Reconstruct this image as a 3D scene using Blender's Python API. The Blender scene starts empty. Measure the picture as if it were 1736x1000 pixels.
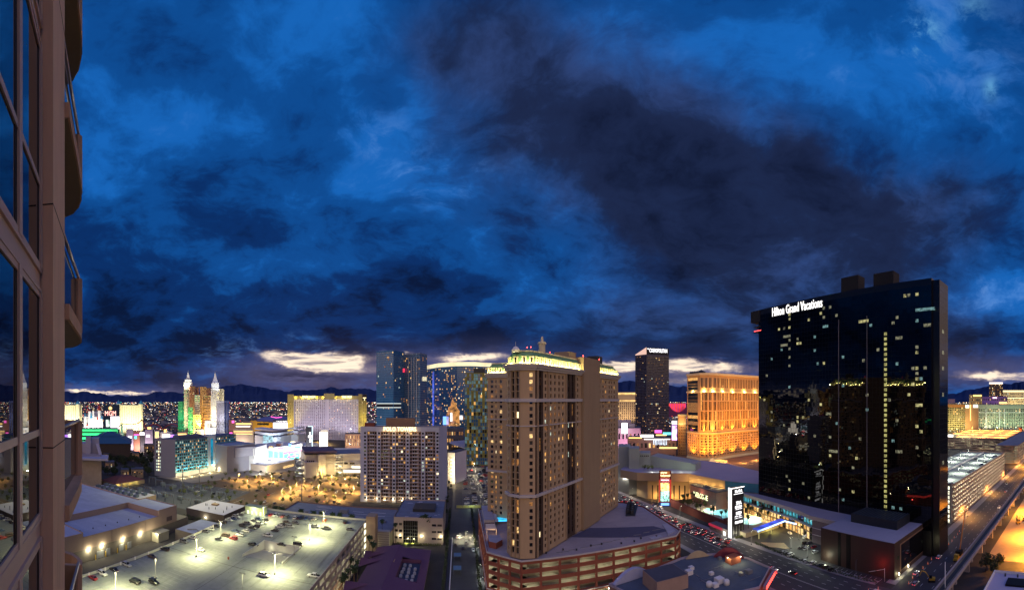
import bpy, bmesh, math, random
from mathutils import Vector, Matrix
from math import sin, cos, pi, radians, sqrt, atan2
S = bpy.context.scene
S.render.engine = 'CYCLES'
COL = S.collection
RNG = random.Random(7)
# world axes: +Y runs west along the avenue, +X runs north, z up, the eye stands 92 m above the street at the origin
F, HX, HY, H = 675.0, 780.0, 678.0, 92.0

# ------------------------------------------------------------------ camera
cam = bpy.data.cameras.new('camera'); camo = bpy.data.objects.new('camera', cam); COL.objects.link(camo)
camo.location = (0, 0, H); camo.rotation_euler = (pi/2, 0, -88/F)
cam.type = 'PANO'; cam.panorama_type = 'CENTRAL_CYLINDRICAL'
cam.central_cylindrical_range_u_min = -868/F; cam.central_cylindrical_range_u_max = 868/F
cam.central_cylindrical_range_v_min = -(1000-HY)/F; cam.central_cylindrical_range_v_max = HY/F
cam.central_cylindrical_radius = 1.0
cam.clip_start = 0.05; cam.clip_end = 80000
S.camera = camo
S.view_settings.view_transform = 'Standard'; S.view_settings.look = 'None'
S.view_settings.exposure = 0.0; S.view_settings.gamma = 1.0; S.view_settings.use_curve_mapping = False
try:
    S.cycles.use_denoising = True; S.cycles.denoiser = 'OPENIMAGEDENOISE'
    S.cycles.denoising_prefilter = 'ACCURATE'
    S.cycles.use_light_tree = True
    S.cycles.max_bounces = 5; S.cycles.diffuse_bounces = 2; S.cycles.glossy_bounces = 3; S.cycles.transmission_bounces = 3
    S.cycles.transparent_max_bounces = 6
    S.cycles.caustics_reflective = False; S.cycles.caustics_refractive = False
    S.cycles.sample_clamp_indirect = 4.0
except Exception as e: print(e)

# ------------------------------------------------------------------ node helper
class NT:
    def __init__(s, tree): s.t = tree; s.n = tree.nodes; s.l = tree.links
    def node(s, typ, **kw):
        n = s.n.new(typ)
        for k, v in kw.items(): setattr(n, k, v)
        return n
    def put(s, sock, v):
        if v is None: return
        if isinstance(v, bpy.types.NodeSocket): s.l.new(v, sock)
        else:
            if sock.type == 'RGBA' and not hasattr(v, '__len__'): v = (v, v, v, 1)
            if sock.type == 'RGBA' and len(v) == 3: v = (*v, 1)
            sock.default_value = v
    def m(s, op, a, b=None, c=None, clamp=False):
        n = s.node('ShaderNodeMath', operation=op, use_clamp=clamp)
        s.put(n.inputs[0], a); s.put(n.inputs[1], b); s.put(n.inputs[2], c)
        return n.outputs[0]
    def vm(s, op, a, b=None, scale=None):
        n = s.node('ShaderNodeVectorMath', operation=op)
        s.put(n.inputs[0], a); s.put(n.inputs[1], b)
        if scale is not None: s.put(n.inputs['Scale'], scale)
        return n.outputs['Value'] if op in ('DOT_PRODUCT', 'LENGTH') else n.outputs[0]
    def noise(s, vec, scale, detail=4, rough=.5, dist=0., lac=2.0):
        n = s.node('ShaderNodeTexNoise'); s.put(n.inputs['Vector'], vec)
        n.inputs['Scale'].default_value = scale; n.inputs['Detail'].default_value = detail
        n.inputs['Roughness'].default_value = rough; n.inputs['Distortion'].default_value = dist
        n.inputs['Lacunarity'].default_value = lac
        return n.outputs['Fac'], n.outputs['Color']
    def ss(s, v, a, b, lo=0., hi=1., smooth=True):
        n = s.node('ShaderNodeMapRange', interpolation_type='SMOOTHSTEP' if smooth else 'LINEAR', clamp=True)
        s.put(n.inputs['Value'], v)
        for k, x in zip(('From Min', 'From Max', 'To Min', 'To Max'), (a, b, lo, hi)): s.put(n.inputs[k], x)
        return n.outputs[0]
    def mix(s, f, a, b, mode='MIX'):
        n = s.node('ShaderNodeMix', data_type='RGBA', blend_type=mode)
        s.put(n.inputs[0], f); s.put(n.inputs[6], a); s.put(n.inputs[7], b)
        return n.outputs[2]
    def sep(s, v):
        n = s.node('ShaderNodeSeparateXYZ'); s.put(n.inputs[0], v); return n.outputs
    def comb(s, x, y, z):
        n = s.node('ShaderNodeCombineXYZ'); s.put(n.inputs[0], x); s.put(n.inputs[1], y); s.put(n.inputs[2], z); return n.outputs[0]

# ------------------------------------------------------------------ world: storm clouds at dusk over a low-sun sky
W = bpy.data.worlds.new('World'); S.world = W; W.use_nodes = True
w = NT(W.node_tree); w.n.clear()
d0 = w.node('ShaderNodeTexCoord').outputs['Generated']
X, Y, Z = w.sep(d0)
hl = w.m('SQRT', w.m('ADD', w.m('MULTIPLY', X, X), w.m('MULTIPLY', Y, Y)))
u = w.m('ARCTAN2', X, Y); v = w.m('DIVIDE', Z, w.m('MAXIMUM', hl, .02))     # azimuth, tangent of the elevation
zz = w.m('ADD', w.m('MAXIMUM', Z, 0.0), .16)
P = w.comb(w.m('DIVIDE', X, zz), w.m('DIVIDE', Y, zz), 0.0)                 # the cloud deck as a plane overhead
wa, wac = w.noise(P, 1.1, 3, .55)
Pw = w.vm('ADD', P, w.vm('SCALE', w.vm('SUBTRACT', wac, (.5, .5, .5)), scale=.55))
n1, _ = w.noise(Pw, 1.25, 9, .60)
n2, _ = w.noise(Pw, 4.2, 8, .62, .3)
n3, _ = w.noise(d0, 4.2, 7, .6, .3)
nb, nbc = w.noise(d0, 3.2, 6, .58)
nbx, nby, _z = w.sep(nbc)
uw = w.m('ADD', u, w.m('MULTIPLY', w.m('SUBTRACT', nbx, .5), .55))
vw = w.m('ADD', v, w.m('MULTIPLY', w.m('SUBTRACT', nby, .5), w.ss(v, .08, .5, .035, .45)))
vw = w.m('ADD', vw, w.m('MULTIPLY', w.m('SUBTRACT', n2, .5), .03))
def blob(px, py, rx, ry, amp=1., warp=True, hard=False, tilt=0.):
    a = w.m('SUBTRACT', uw if warp else u, (px-HX)/F); b = w.m('SUBTRACT', vw if warp else v, (HY-py)/F)
    if tilt: b = w.m('ADD', b, w.m('MULTIPLY', a, tilt))
    a = w.m('DIVIDE', a, rx/F); b = w.m('DIVIDE', b, ry/F)
    q = w.m('ADD', w.m('MULTIPLY', a, a), w.m('MULTIPLY', b, b))
    r = w.m('EXPONENT', w.m('MULTIPLY', q, -1.0))
    return w.m('MULTIPLY', r, amp)
def total(*bs):
    r = bs[0]
    for b in bs[1:]: r = w.m('ADD', r, b)
    return r
# texture of the deck, from dark bellies to torn bright tops
zz2 = w.m('ADD', w.m('MAXIMUM', Z, 0.0), .34)
P2 = w.comb(w.m('DIVIDE', X, zz2), w.m('DIVIDE', Y, zz2), w.m('MULTIPLY', Z, 1.4))
_a, qc = w.noise(P2, 1.5, 5, .55)
Pq = w.vm('ADD', P2, w.vm('SCALE', w.vm('SUBTRACT', qc, (.5, .5, .5)), scale=.40))
t1, _ = w.noise(Pq, 2.0, 7, .56)
t2, _ = w.noise(Pq, 5.2, 7, .66, .2)
T = w.m('ADD', w.m('ADD', w.m('MULTIPLY', w.m('SUBTRACT', t1, .5), 1.45), w.m('MULTIPLY', w.m('SUBTRACT', t2, .5), .72)), .44)
lift = total(blob(150, 190, 170, 190, .30), blob(330, 250, 200, 120, .14), blob(560, 210, 170, 70, .10, tilt=.4), blob(690, 330, 240, 60, .20, tilt=.35), blob(1560, 110, 210, 190, .42), blob(1380, 120, 120, 120, .22), blob(1690, 500, 90, 50, .42), blob(1490, 490, 110, 30, .34), blob(640, 30, 320, 50, .10), blob(720, 270, 90, 40, .22, tilt=.3),
             blob(1090, 40, 120, 70, .12), blob(480, 440, 150, 60, .06), blob(860, 470, 160, 50, .10), blob(930, 530, 50, 40, .16),
             blob(250, 580, 330, 110, -.34), blob(400, 160, 150, 60, -.12, tilt=.5), blob(260, 90, 110, 60, -.08), blob(640, 520, 200, 50, -.16), blob(900, 580, 260, 30, -.2), blob(1660, 580, 120, 30, -.2))
Tb = w.m('ADD', T, w.m('MULTIPLY', lift, .8))
ch = total(blob(1010, 200, 260, 210, .95, tilt=.25), blob(1280, 390, 300, 140, 1.0, tilt=.2), blob(800, 80, 150, 110, .45), blob(1150, 560, 330, 60, .65), blob(1560, 360, 200, 90, .55), blob(1640, 560, 150, 40, .5))
C = w.ss(w.m('ADD', ch, w.m('MULTIPLY', w.m('SUBTRACT', .5, T), .35)), .05, 1.0)
def ramp(fac, stops):
    n = w.node('ShaderNodeValToRGB'); e = n.color_ramp.elements; n.color_ramp.interpolation = 'EASE'
    while len(e) < len(stops): e.new(.5)
    for q, (p_, c_) in zip(e, stops): q.position = p_; q.color = (*c_, 1)
    w.put(n.inputs[0], fac); return n.outputs[0]
blue = ramp(Tb, [(.08, (.0016, .0085, .042)), (.32, (.0026, .028, .135)), (.54, (.0042, .070, .285)), (.76, (.0085, .128, .48)), (1., (.055, .22, .64))])
dark = ramp(Tb, [(.10, (.0052, .0085, .028)), (.40, (.0125, .0205, .062)), (.66, (.028, .053, .165)), (1., (.055, .13, .38))])
sky = w.mix(w.m('MULTIPLY', C, .93), blue, dark)
edge = w.m('MULTIPLY', w.ss(t2, .50, .68), total(blob(720, 272, 100, 36, .6, tilt=.3), blob(1690, 500, 100, 40, .5), blob(1590, 70, 150, 130, .35), blob(520, 600, 200, 26, .4)), clamp=True)
sky = w.mix(edge, sky, (.12, .27, .62))
# violet cloud bank low over the range
bank = total(blob(560, 634, 190, 24, .95), blob(800, 612, 140, 26, .7), blob(1150, 632, 190, 26, .8), blob(1660, 628, 160, 32, .8), blob(200, 664, 160, 12, .7))
sky = w.mix(w.m('MULTIPLY', w.m('MINIMUM', bank, 1.0), w.ss(n3, .30, .62, .55, 1.)), sky, (.120, .118, .245))
bars = w.m('MULTIPLY', total(blob(545, 636, 110, 9, .9), blob(700, 585, 260, 12, .7), blob(1240, 600, 240, 14, .8), blob(1150, 645, 60, 6, .6)), w.ss(n2, .3, .6, .4, 1.))
sky = w.mix(w.m('MINIMUM', bars, 1.0), sky, (.012, .019, .062))
gap = total(blob(565, 615, 84, 10, 1.6, tilt=.07), blob(605, 608, 44, 11, 1.0), blob(640, 603, 40, 7, .7), blob(790, 606, 60, 6, 1.0), blob(1075, 619, 60, 6, .9), blob(1190, 621, 66, 10, 1.3), blob(1165, 646, 26, 7, .6), blob(1700, 637, 50, 7, 1.1), blob(205, 664, 50, 3.2, 1.2), blob(1040, 640, 30, 4, .5),
            blob(620, 661, 60, 2.6, .6))
gapm = w.ss(w.m('MULTIPLY', gap, w.ss(n3, .30, .62, .25, 1.2)), .22, .66)
stk, _ = w.noise(w.comb(w.m('MULTIPLY', u, 5.5), w.m('MULTIPLY', v, 46.), 0.), 1.6, 7, .62, .5)
gapm = w.m('MULTIPLY', gapm, w.ss(stk, .36, .56, .12, 1.))
sky = w.mix(gapm, sky, (1.4, 1.15, .84))
sun_g = w.ss(w.m('MULTIPLY', gap, 1.), .05, .5)
sky = w.mix(w.m('MULTIPLY', sun_g, .28), sky, (.55, .42, .44))
pin = w.m('MULTIPLY', w.ss(t2, .50, .62), total(blob(1516, 14, 16, 20, 1.3, False), blob(1650, 20, 24, 40, .22, False), blob(1680, 150, 12, 18, .4, False), blob(1560, 60, 30, 30, .6, False)), clamp=True)
sky = w.mix(pin, sky, (.22, .62, .86))
# the sky overhead and behind the eye, out of the picture: added fill, warm low down for walls, blue above for roofs
rear = w.ss(w.m('ABSOLUTE', u), 1.65, 2.4)
sky = w.mix(w.m('MULTIPLY', rear, w.ss(v, 0., .12)), sky, (1.22, .82, .52))
sky = w.mix(w.m('MAXIMUM', w.ss(v, 1.12, 2.4), w.m('MULTIPLY', rear, w.ss(v, .32, .75))), sky, (.155, .215, .62))
below = w.ss(v, -.02, 0.0, 1., 0.)
sky = w.mix(below, sky, (.012, .014, .03))
nish = w.node('ShaderNodeTexSky', sky_type='NISHITA', sun_disc=False)
nish.sun_elevation = radians(1.2); nish.sun_rotation = radians(-18.7); nish.altitude = 600
bg = w.node('ShaderNodeBackground'); w.put(bg.inputs['Color'], sky); bg.inputs['Strength'].default_value = 1.0
bg2 = w.node('ShaderNodeBackground'); w.put(bg2.inputs['Color'], nish.outputs[0]); bg2.inputs['Strength'].default_value = 0.0008
ad = w.node('ShaderNodeAddShader'); w.l.new(bg.outputs[0], ad.inputs[0]); w.l.new(bg2.outputs[0], ad.inputs[1])
out = w.node('ShaderNodeOutputWorld'); w.l.new(ad.outputs[0], out.inputs['Surface'])
try: W.cycles.sampling_method = 'NONE'
except Exception as e_: print('world', e_)

# ------------------------------------------------------------------ sun: all but set behind the cloud gap
sl = bpy.data.lights.new('sun', 'SUN'); sl.energy = 0.10; sl.angle = radians(8); sl.color = (1, .74, .5)
so = bpy.data.objects.new('sun', sl); COL.objects.link(so)
so.rotation_euler = Vector((sin(-.327)*cos(.05), cos(-.327)*cos(.05), sin(.05))).to_track_quat('Z', 'Y').to_euler()
# ------------------------------------------------------------------ pixel and mesh helpers
def az(x): return (x-HX)/F
def gp(x, y, z=0.):
    d = (H-z)*F/(y-HY); a = az(x); return Vector((d*sin(a), d*cos(a), z))
def pd(x, d, z=0.): a = az(x); return Vector((d*sin(a), d*cos(a), z))
def zat(y, d): return H-d*(y-HY)/F

class MB:
    """collects faces, becomes ONE mesh object"""
    def __init__(s): s.v = []; s.f = []; s.mi = []; s.sm = []
    def face(s, pts, m=0, sm=False):
        b = len(s.v); s.v += [tuple(p) for p in pts]; s.f.append(tuple(range(b, b+len(pts)))); s.mi.append(m); s.sm.append(sm)
    def box(s, x0, x1, y0, y1, z0, z1, m=0, T=None, bottom=True):
        p = [Vector((x, y, z)) for z in (z0, z1) for x, y in ((x0, y0), (x1, y0), (x1, y1), (x0, y1))]
        if T is not None: p = [T @ q for q in p]
        fs = [(4, 5, 6, 7), (0, 1, 5, 4), (1, 2, 6, 5), (2, 3, 7, 6), (3, 0, 4, 7)] + ([(3, 2, 1, 0)] if bottom else [])
        b = len(s.v); s.v += [tuple(q) for q in p]
        for f in fs: s.f.append(tuple(b+i for i in f)); s.mi.append(m); s.sm.append(False)
        return s
    def prism(s, poly, z0, z1, m=0, mt=None, T=None, bottom=False, top=True, scale=1.0):
        n = len(poly); c = sum((Vector((p[0], p[1])) for p in poly), Vector((0, 0)))/n
        area = sum(poly[i][0]*poly[(i+1) % n][1]-poly[(i+1) % n][0]*poly[i][1] for i in range(n))
        if area < 0: poly = list(poly)[::-1]
        lo = [Vector((p[0], p[1], z0)) for p in poly]
        hi = [Vector((c.x+(p[0]-c.x)*scale, c.y+(p[1]-c.y)*scale, z1)) for p in poly]
        if T is not None: lo = [T @ q for q in lo]; hi = [T @ q for q in hi]
        b = len(s.v); s.v += [tuple(q) for q in lo+hi]
        for i in range(n):
            j = (i+1) % n; s.f.append((b+i, b+j, b+n+j, b+n+i)); s.mi.append(m); s.sm.append(False)
        if top: s.f.append(tuple(range(b+n, b+2*n))); s.mi.append(m if mt is None else mt); s.sm.append(False)
        if bottom: s.f.append(tuple(range(b+n-1, b-1, -1))); s.mi.append(m); s.sm.append(False)
        return s
    def rings(s, rings, m=0, cap=True, sm=True, closed=True):
        n = len(rings[0]); b = len(s.v)
        for r in rings: s.v += [tuple(p) for p in r]
        for k in range(len(rings)-1):
            for i in range(n if closed else n-1):
                j = (i+1) % n; s.f.append((b+k*n+i, b+k*n+j, b+(k+1)*n+j, b+(k+1)*n+i)); s.mi.append(m); s.sm.append(sm)
        if cap:
            s.f.append(tuple(range(b+n-1, b-1, -1))); s.mi.append(m); s.sm.append(False)
            e = b+(len(rings)-1)*n; s.f.append(tuple(range(e, e+n))); s.mi.append(m); s.sm.append(False)
        return s
    def lathe(s, prof, c=(0, 0, 0), n=12, m=0, sm=True, T=None):
        rs = []
        for r, z in prof:
            ring = [Vector((c[0]+r*cos(2*pi*i/n), c[1]+r*sin(2*pi*i/n), c[2]+z)) for i in range(n)]
            rs.append([T @ q for q in ring] if T is not None else ring)
        return s.rings(rs, m, True, sm)
    def tube(s, pts, r, n=6, m=0, taper=None, sm=True):
        pts = [Vector(p) for p in pts]; rs = []
        for k, p in enumerate(pts):
            d = (pts[min(k+1, len(pts)-1)]-pts[max(k-1, 0)])
            if d.length < 1e-9: d = Vector((0, 0, 1))
            d.normalize(); a = d.cross(Vector((0, 0, 1)))
            if a.length < .05: a = d.cross(Vector((1, 0, 0)))
            a.normalize(); bb = d.cross(a)
            rr = r if taper is None else r+(taper-r)*k/max(len(pts)-1, 1)
            rs.append([p+(a*cos(2*pi*i/n)+bb*sin(2*pi*i/n))*rr for i in range(n)])
        return s.rings(rs, m, True, sm)
    def build(s, name, mats, parent=None, loc=None, rz=0., bevel=0.):
        me = bpy.data.meshes.new(name); me.from_pydata(s.v, [], s.f)
        if not isinstance(mats, (list, tuple)): mats = [mats]
        for m in mats: me.materials.append(m)
        me.polygons.foreach_set('material_index', [min(i, len(mats)-1) for i in s.mi])
        me.polygons.foreach_set('use_smooth', s.sm)
        me.update()
        o = bpy.data.objects.new(name, me); COL.objects.link(o)
        if parent is not None: o.parent = parent; o.matrix_parent_inverse = parent.matrix_basis.inverted()
        if loc is not None: o.location = loc
        if rz: o.rotation_euler.z = rz
        if bevel:
            b = o.modifiers.new('bevel', 'BEVEL'); b.width = bevel; b.segments = 2; b.limit_method = 'ANGLE'
        return o

def tag(o, label=None, cat=None, group=None, kind=None):
    if label: o['label'] = label
    if cat: o['category'] = cat
    if group: o['group'] = group
    if kind: o['kind'] = kind
    return o
def thing(name, label, cat, loc=(0, 0, 0), rz=0., group=None):
    o = bpy.data.objects.new(name, None); COL.objects.link(o); o.location = loc; o.rotation_euler.z = rz
    o.empty_display_size = 1.0
    return tag(o, label, cat, group)
KIDS = {}
def copy_tree(o, parent=None):
    c = o.copy(); COL.objects.link(c)
    if parent is not None: c.parent = parent
    for ch in list(o.children): copy_tree(ch, c)
    return c
def structure(name, mb, mats): return tag(mb.build(name, mats), kind='structure')

# ------------------------------------------------------------------ procedural materials
MATS = {}
def mat(name, rgb, rough=.8, metal=0., var=.16, scale=.25, bump=0., spec=.3, streak=False, second=None, fine=6.):
    if name in MATS: return MATS[name]
    m = bpy.data.materials.new(name); m.use_nodes = True; t = NT(m.node_tree)
    b = t.n['Principled BSDF']; b.inputs['Roughness'].default_value = rough; b.inputs['Metallic'].default_value = metal
    b.inputs['Specular IOR Level'].default_value = spec
    co = t.node('ShaderNodeTexCoord').outputs['Object']
    if streak:
        mp = t.node('ShaderNodeMapping'); t.put(mp.inputs[0], co); mp.inputs['Scale'].default_value = (1, 1, .12); co = mp.outputs[0]
    a, _ = t.noise(co, scale, 5, .6); c, _ = t.noise(co, scale*fine, 4, .6)
    k = t.m('ADD', t.m('MULTIPLY', t.m('SUBTRACT', a, .5), var*2.6), t.m('ADD', 1.0, t.m('MULTIPLY', t.m('SUBTRACT', c, .5), var*1.6)))
    col = t.vm('SCALE', tuple(rgb[:3]), scale=k)
    if second: col = t.mix(t.ss(a, .5, .62), col, second)
    t.put(b.inputs['Base Color'], col)
    if bump:
        bp = t.node('ShaderNodeBump'); bp.inputs['Strength'].default_value = .5; bp.inputs['Distance'].default_value = bump
        t.put(bp.inputs['Height'], c); t.put(b.inputs['Normal'], bp.outputs[0])
    MATS[name] = m; return m
def seams(m, w_, h_, dark=.72, mort=.03):
    t = NT(m.node_tree); b = t.n['Principled BSDF']; old = b.inputs['Base Color'].links[0].from_socket
    br = t.node('ShaderNodeTexBrick'); t.put(br.inputs['Vector'], t.node('ShaderNodeTexCoord').outputs['Object']); br.inputs['Scale'].default_value = 1; br.inputs['Brick Width'].default_value = w_; br.inputs['Row Height'].default_value = h_; br.inputs['Mortar Size'].default_value = mort
    br.inputs['Color1'].default_value = (1, 1, 1, 1); br.inputs['Color2'].default_value = (.86, .87, .88, 1); br.inputs['Mortar'].default_value = (dark, dark, dark, 1)
    t.put(b.inputs['Base Color'], t.mix(1., old, br.outputs['Color'], 'MULTIPLY')); return m
def emit(name, rgb, strength, var=0., scale=1.5, base=(.02, .02, .02)):
    if name in MATS: return MATS[name]
    m = bpy.data.materials.new(name); m.use_nodes = True; t = NT(m.node_tree); b = t.n['Principled BSDF']
    b.inputs['Base Color'].default_value = (*base, 1); b.inputs['Roughness'].default_value = .4
    b.inputs['Emission Color'].default_value = (*rgb, 1)
    if var:
        co = t.node('ShaderNodeTexCoord').outputs['Object']; a, _ = t.noise(co, scale, 3, .6)
        t.put(b.inputs['Emission Strength'], t.m('MULTIPLY', strength, t.ss(a, .32, .62, 1-var, 1+var*.5)))
    else: b.inputs['Emission Strength'].default_value = strength
    try: m.cycles.emission_sampling = 'NONE'
    except Exception as e_: print(e_)
    MATS[name] = m; return m
def glass(name, rgb=(.012, .014, .018), rough=.04, ior=1.9, wob=0.):
    if name in MATS: return MATS[name]
    m = bpy.data.materials.new(name); m.use_nodes = True; t = NT(m.node_tree); b = t.n['Principled BSDF']
    b.inputs['Base Color'].default_value = (*rgb, 1); b.inputs['Roughness'].default_value = rough; b.inputs['IOR'].default_value = ior
    co = t.node('ShaderNodeTexCoord').outputs['Object']; a, _ = t.noise(co, .6, 2, .5)
    t.put(b.inputs['Roughness'], t.ss(a, .3, .7, rough*.7, rough*1.4))
    if wob:
        bp = t.node('ShaderNodeBump'); bp.inputs['Strength'].default_value = .3; bp.inputs['Distance'].default_value = wob
        a2, _ = t.noise(co, .35, 2, .5); t.put(bp.inputs['Height'], a2); t.put(b.inputs['Normal'], bp.outputs[0])
    MATS[name] = m; return m

G_DARK = glass('window glass dark')
G_BLUE = glass('window glass blue', (.03, .13, .28), .06, 2.2)
G_TINT = glass('window glass curtained', (.07, .065, .06), .2, 1.6)
L_WARM = emit('lit room amber', (1, .50, .13), .85, .8, .9)
L_GOLD = emit('lit room gold', (1, .64, .25), 1.15, .8, .9)
L_DIM = emit('lit room dim', (1, .42, .12), .30, .9, .9)
L_COOL = emit('lit room pale', (.80, .95, .80), .7, .8, .9)
L_HOT = emit('lit room bright', (1, .80, .46), 1.9, .5, .9)
WIN = [G_DARK, G_TINT, L_DIM, L_WARM, L_GOLD, L_COOL, L_HOT, G_BLUE]
def pick(p_lit, r=RNG, hot=.06, dim=.45, cool=.06):
    a = r.random()
    if a > p_lit: return 0 if r.random() < .7 else 1
    b = r.random()
    if b < dim: return 2
    if b < dim+cool: return 5
    if b > 1-hot: return 6
    return 3 if r.random() < .55 else 4

class Facade:
    """one straight wall with real window recesses; panes are kept to become window parts"""
    def __init__(s, mb, panes): s.mb = mb; s.panes = panes
    def wall(s, p0, p1, z0, z1, us, zs, depth=.35, m=0, skip=None, lit=.1, picker=None):
        p0 = Vector((p0[0], p0[1], 0)); p1 = Vector((p1[0], p1[1], 0)); L = (p1-p0).length; e = (p1-p0)/L
        nrm = Vector((e.y, -e.x, 0))                       # outward: to the right of p0 -> p1
        cu = sorted(set([0., L]+[q for a in us for q in a])); cz = sorted(set([z0, z1]+[q for a in zs for q in a]))
        U = {(round(a, 4), round(b, 4)) for a, b in us}; ZZ = {(round(a, 4), round(b, 4)) for a, b in zs}
        pt = lambda uu, z, o=0.: p0+e*uu+Vector((0, 0, z))-nrm*o
        for i in range(len(cu)-1):
            ua, ub = cu[i], cu[i+1]; win_u = (round(ua, 4), round(ub, 4)) in U
            if not win_u:
                s.mb.face([pt(ua, z0), pt(ub, z0), pt(ub, z1), pt(ua, z1)], m); continue
            for k in range(len(cz)-1):
                za, zb = cz[k], cz[k+1]
                if (round(za, 4), round(zb, 4)) in ZZ and not (skip and skip(i, k)):
                    a, b, c, d = pt(ua, za), pt(ub, za), pt(ub, zb), pt(ua, zb)
                    A, B, C, D = (q-nrm*depth for q in (a, b, c, d))
                    s.mb.face([a, b, B, A], m); s.mb.face([b, c, C, B], m); s.mb.face([c, d, D, C], m); s.mb.face([d, a, A, D], m)
                    s.panes.append(([A, B, C, D], picker(ua, za) if picker else pick(lit)))
                else: s.mb.face([pt(ua, za), pt(ub, za), pt(ub, zb), pt(ua, zb)], m)
def spans(a, b, n, w): 
    p = (b-a)/n; return [(a+p*(i+.5)-w/2, a+p*(i+.5)+w/2) for i in range(n)]
def add_windows(parent, panes, most=100, mats=None):
    mats = mats or WIN; eye = Vector((0, 0, H))
    def shown(q):
        c = sum(q[0], Vector())/4; n = (q[0][1]-q[0][0]).cross(q[0][3]-q[0][0]); r = eye-c
        return -(n.dot(r))/max(r.length, 1)**3
    panes = sorted(panes, key=shown)
    if len(panes) <= most+4: most = len(panes)
    for q, k in panes[:most]:
        b = MB(); b.face(q); b.build('window', mats[k], parent)
    if len(panes) > most:
        b = MB()
        for q, k in panes[most:]: b.face(q, k)
        tag(b.build('windows', mats, parent), kind='stuff')

def text_mb(mb, s, origin, right, up, height, width=None, depth=.15, m=0, font=None):
    """letters as solid geometry; origin = lower left corner, returns their length"""
    c = bpy.data.curves.new('lettering', 'FONT'); c.body = s; c.size = 1.0; c.extrude = 0.0; c.resolution_u = 2; c.space_character = 1.03
    o = bpy.data.objects.new('lettering', c); COL.objects.link(o)
    dg = bpy.context.evaluated_depsgraph_get(); me = bpy.data.meshes.new_from_object(o.evaluated_get(dg))
    bpy.data.objects.remove(o); bpy.data.curves.remove(c)
    xs = [q.co.x for q in me.vertices]; ys = [q.co.y for q in me.vertices]
    x0, x1 = min(xs), max(xs); y0, y1 = min(ys), max(ys)
    k = height/(y1-y0); kx = k if width is None else width/(x1-x0)
    right = Vector(right).normalized(); up = Vector(up).normalized(); n = right.cross(up)
    P_ = [Vector(origin)+right*((q.co.x-x0)*kx)+up*((q.co.y-y0)*k)+n*depth for q in me.vertices]
    for p in me.polygons: mb.face([P_[i] for i in p.vertices], m)
    edges = {}
    for p in me.polygons:
        for a, b in zip(p.vertices, list(p.vertices[1:])+[p.vertices[0]]):
            if (b, a) in edges: edges.pop((b, a))
            else: edges[(a, b)] = 1
    for a, b in edges: mb.face([P_[a]-n*depth, P_[b]-n*depth, P_[b], P_[a]], m)
    bpy.data.meshes.remove(me); return (x1-x0)*kx

GAIN = {}
def lamp_light(kind, loc, watts, color, parent=None, target=None, size=.25, cone=150, blend=.6, name='light'):
    l = bpy.data.lights.new(name, kind); l.energy = watts*GAIN.get(name, 1.6); l.color = color
    if kind in ('POINT', 'SPOT'): l.shadow_soft_size = size
    if kind == 'SPOT': l.spot_size = radians(cone); l.spot_blend = blend
    o = bpy.data.objects.new(name, l); COL.objects.link(o); o.location = loc
    if target is not None: o.rotation_euler = (Vector(loc)-Vector(target)).to_track_quat('Z', 'Y').to_euler()
    if parent is not None: o.parent = parent; o.matrix_parent_inverse = parent.matrix_basis.inverted()
    return o
# ------------------------------------------------------------------ the setting: desert floor, range, streets
M_SOIL = mat('desert asphalt', (.055, .050, .046), .95, var=.35, scale=.02, second=(.035, .035, .038))
b = MB(); b.face([(-30000, -2000, 0), (30000, -2000, 0), (30000, 30000, 0), (-30000, 30000, 0)]); structure('ground', b, M_SOIL)
M_HILL = mat('haze tinted range rock', (.035, .060, .135), 1., var=.3, scale=.0006, spec=0.)  # blue of distant haze painted into the rock colour
ridge = [(-300, 664), (60, 662), (110, 665), (150, 664), (185, 670), (235, 671), (275, 663), (310, 666), (345, 664), (382, 655), (405, 651), (425, 653), (440, 656), (470, 661), (490, 664), (512, 660), (530, 662), (556, 657), (585, 659), (612, 658), (640, 662), (720, 663), (800, 657), (900, 654), (1000, 650), (1046, 648), (1062, 645), (1080, 648), (1100, 652), (1134, 653), (1150, 655), (1170, 657), (1200, 659), (1290, 664), (1420, 668), (1560, 672), (1600, 671), (1626, 665), (1645, 660), (1665, 657), (1690, 652), (1712, 650), (1740, 647), (1900, 652)]
def ridge_at(x):
    for (a, p), (c, q) in zip(ridge, ridge[1:]):
        if a <= x <= c: return p+(q-p)*(x-a)/(c-a)
    return 664
rr = random.Random(3)
rows = [[], [], [], [], []]
for i in range(560):
    x = -290+i*3.9; y = ridge_at(x)+rr.uniform(-.9, .9)+.9*sin(x*.21); zt = zat(y, 21000)
    for k, (d, f) in enumerate(((15500, 0.), (17500, .35), (19500, .78), (21000, 1.), (24000, .5))):
        rows[k].append(pd(x, d, max(zt*f*(1+(rr.uniform(-.25, .25) if 0 < k < 3 else 0)), -2)))
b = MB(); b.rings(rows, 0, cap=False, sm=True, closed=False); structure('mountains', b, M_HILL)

M_ROAD = mat('asphalt road', (.050, .050, .054), .75, var=.3, scale=.08, spec=.5)
M_ROAD2 = mat('asphalt lot', (.065, .062, .060), .85, var=.3, scale=.06)
M_WALK = mat('concrete walk', (.26, .25, .25), .9, var=.14, scale=.3)
M_LINE = mat('road paint', (.62, .60, .55), .8, var=.15, scale=1.5)
M_SAND = mat('raked sand lot', (.34, .25, .15), .95, var=.22, scale=.05)
M_DIRT = mat('planted verge soil', (.12, .095, .07), 1., var=.3, scale=.3)
def sheet(name, poly, z, m, mb=None):
    b = mb or MB(); b.face([(x, y, z) for x, y in poly])
    return b if mb else structure(name, b, m)
def rect(a, b, c, d): return [(a, c), (b, c), (b, d), (a, d)]
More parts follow.
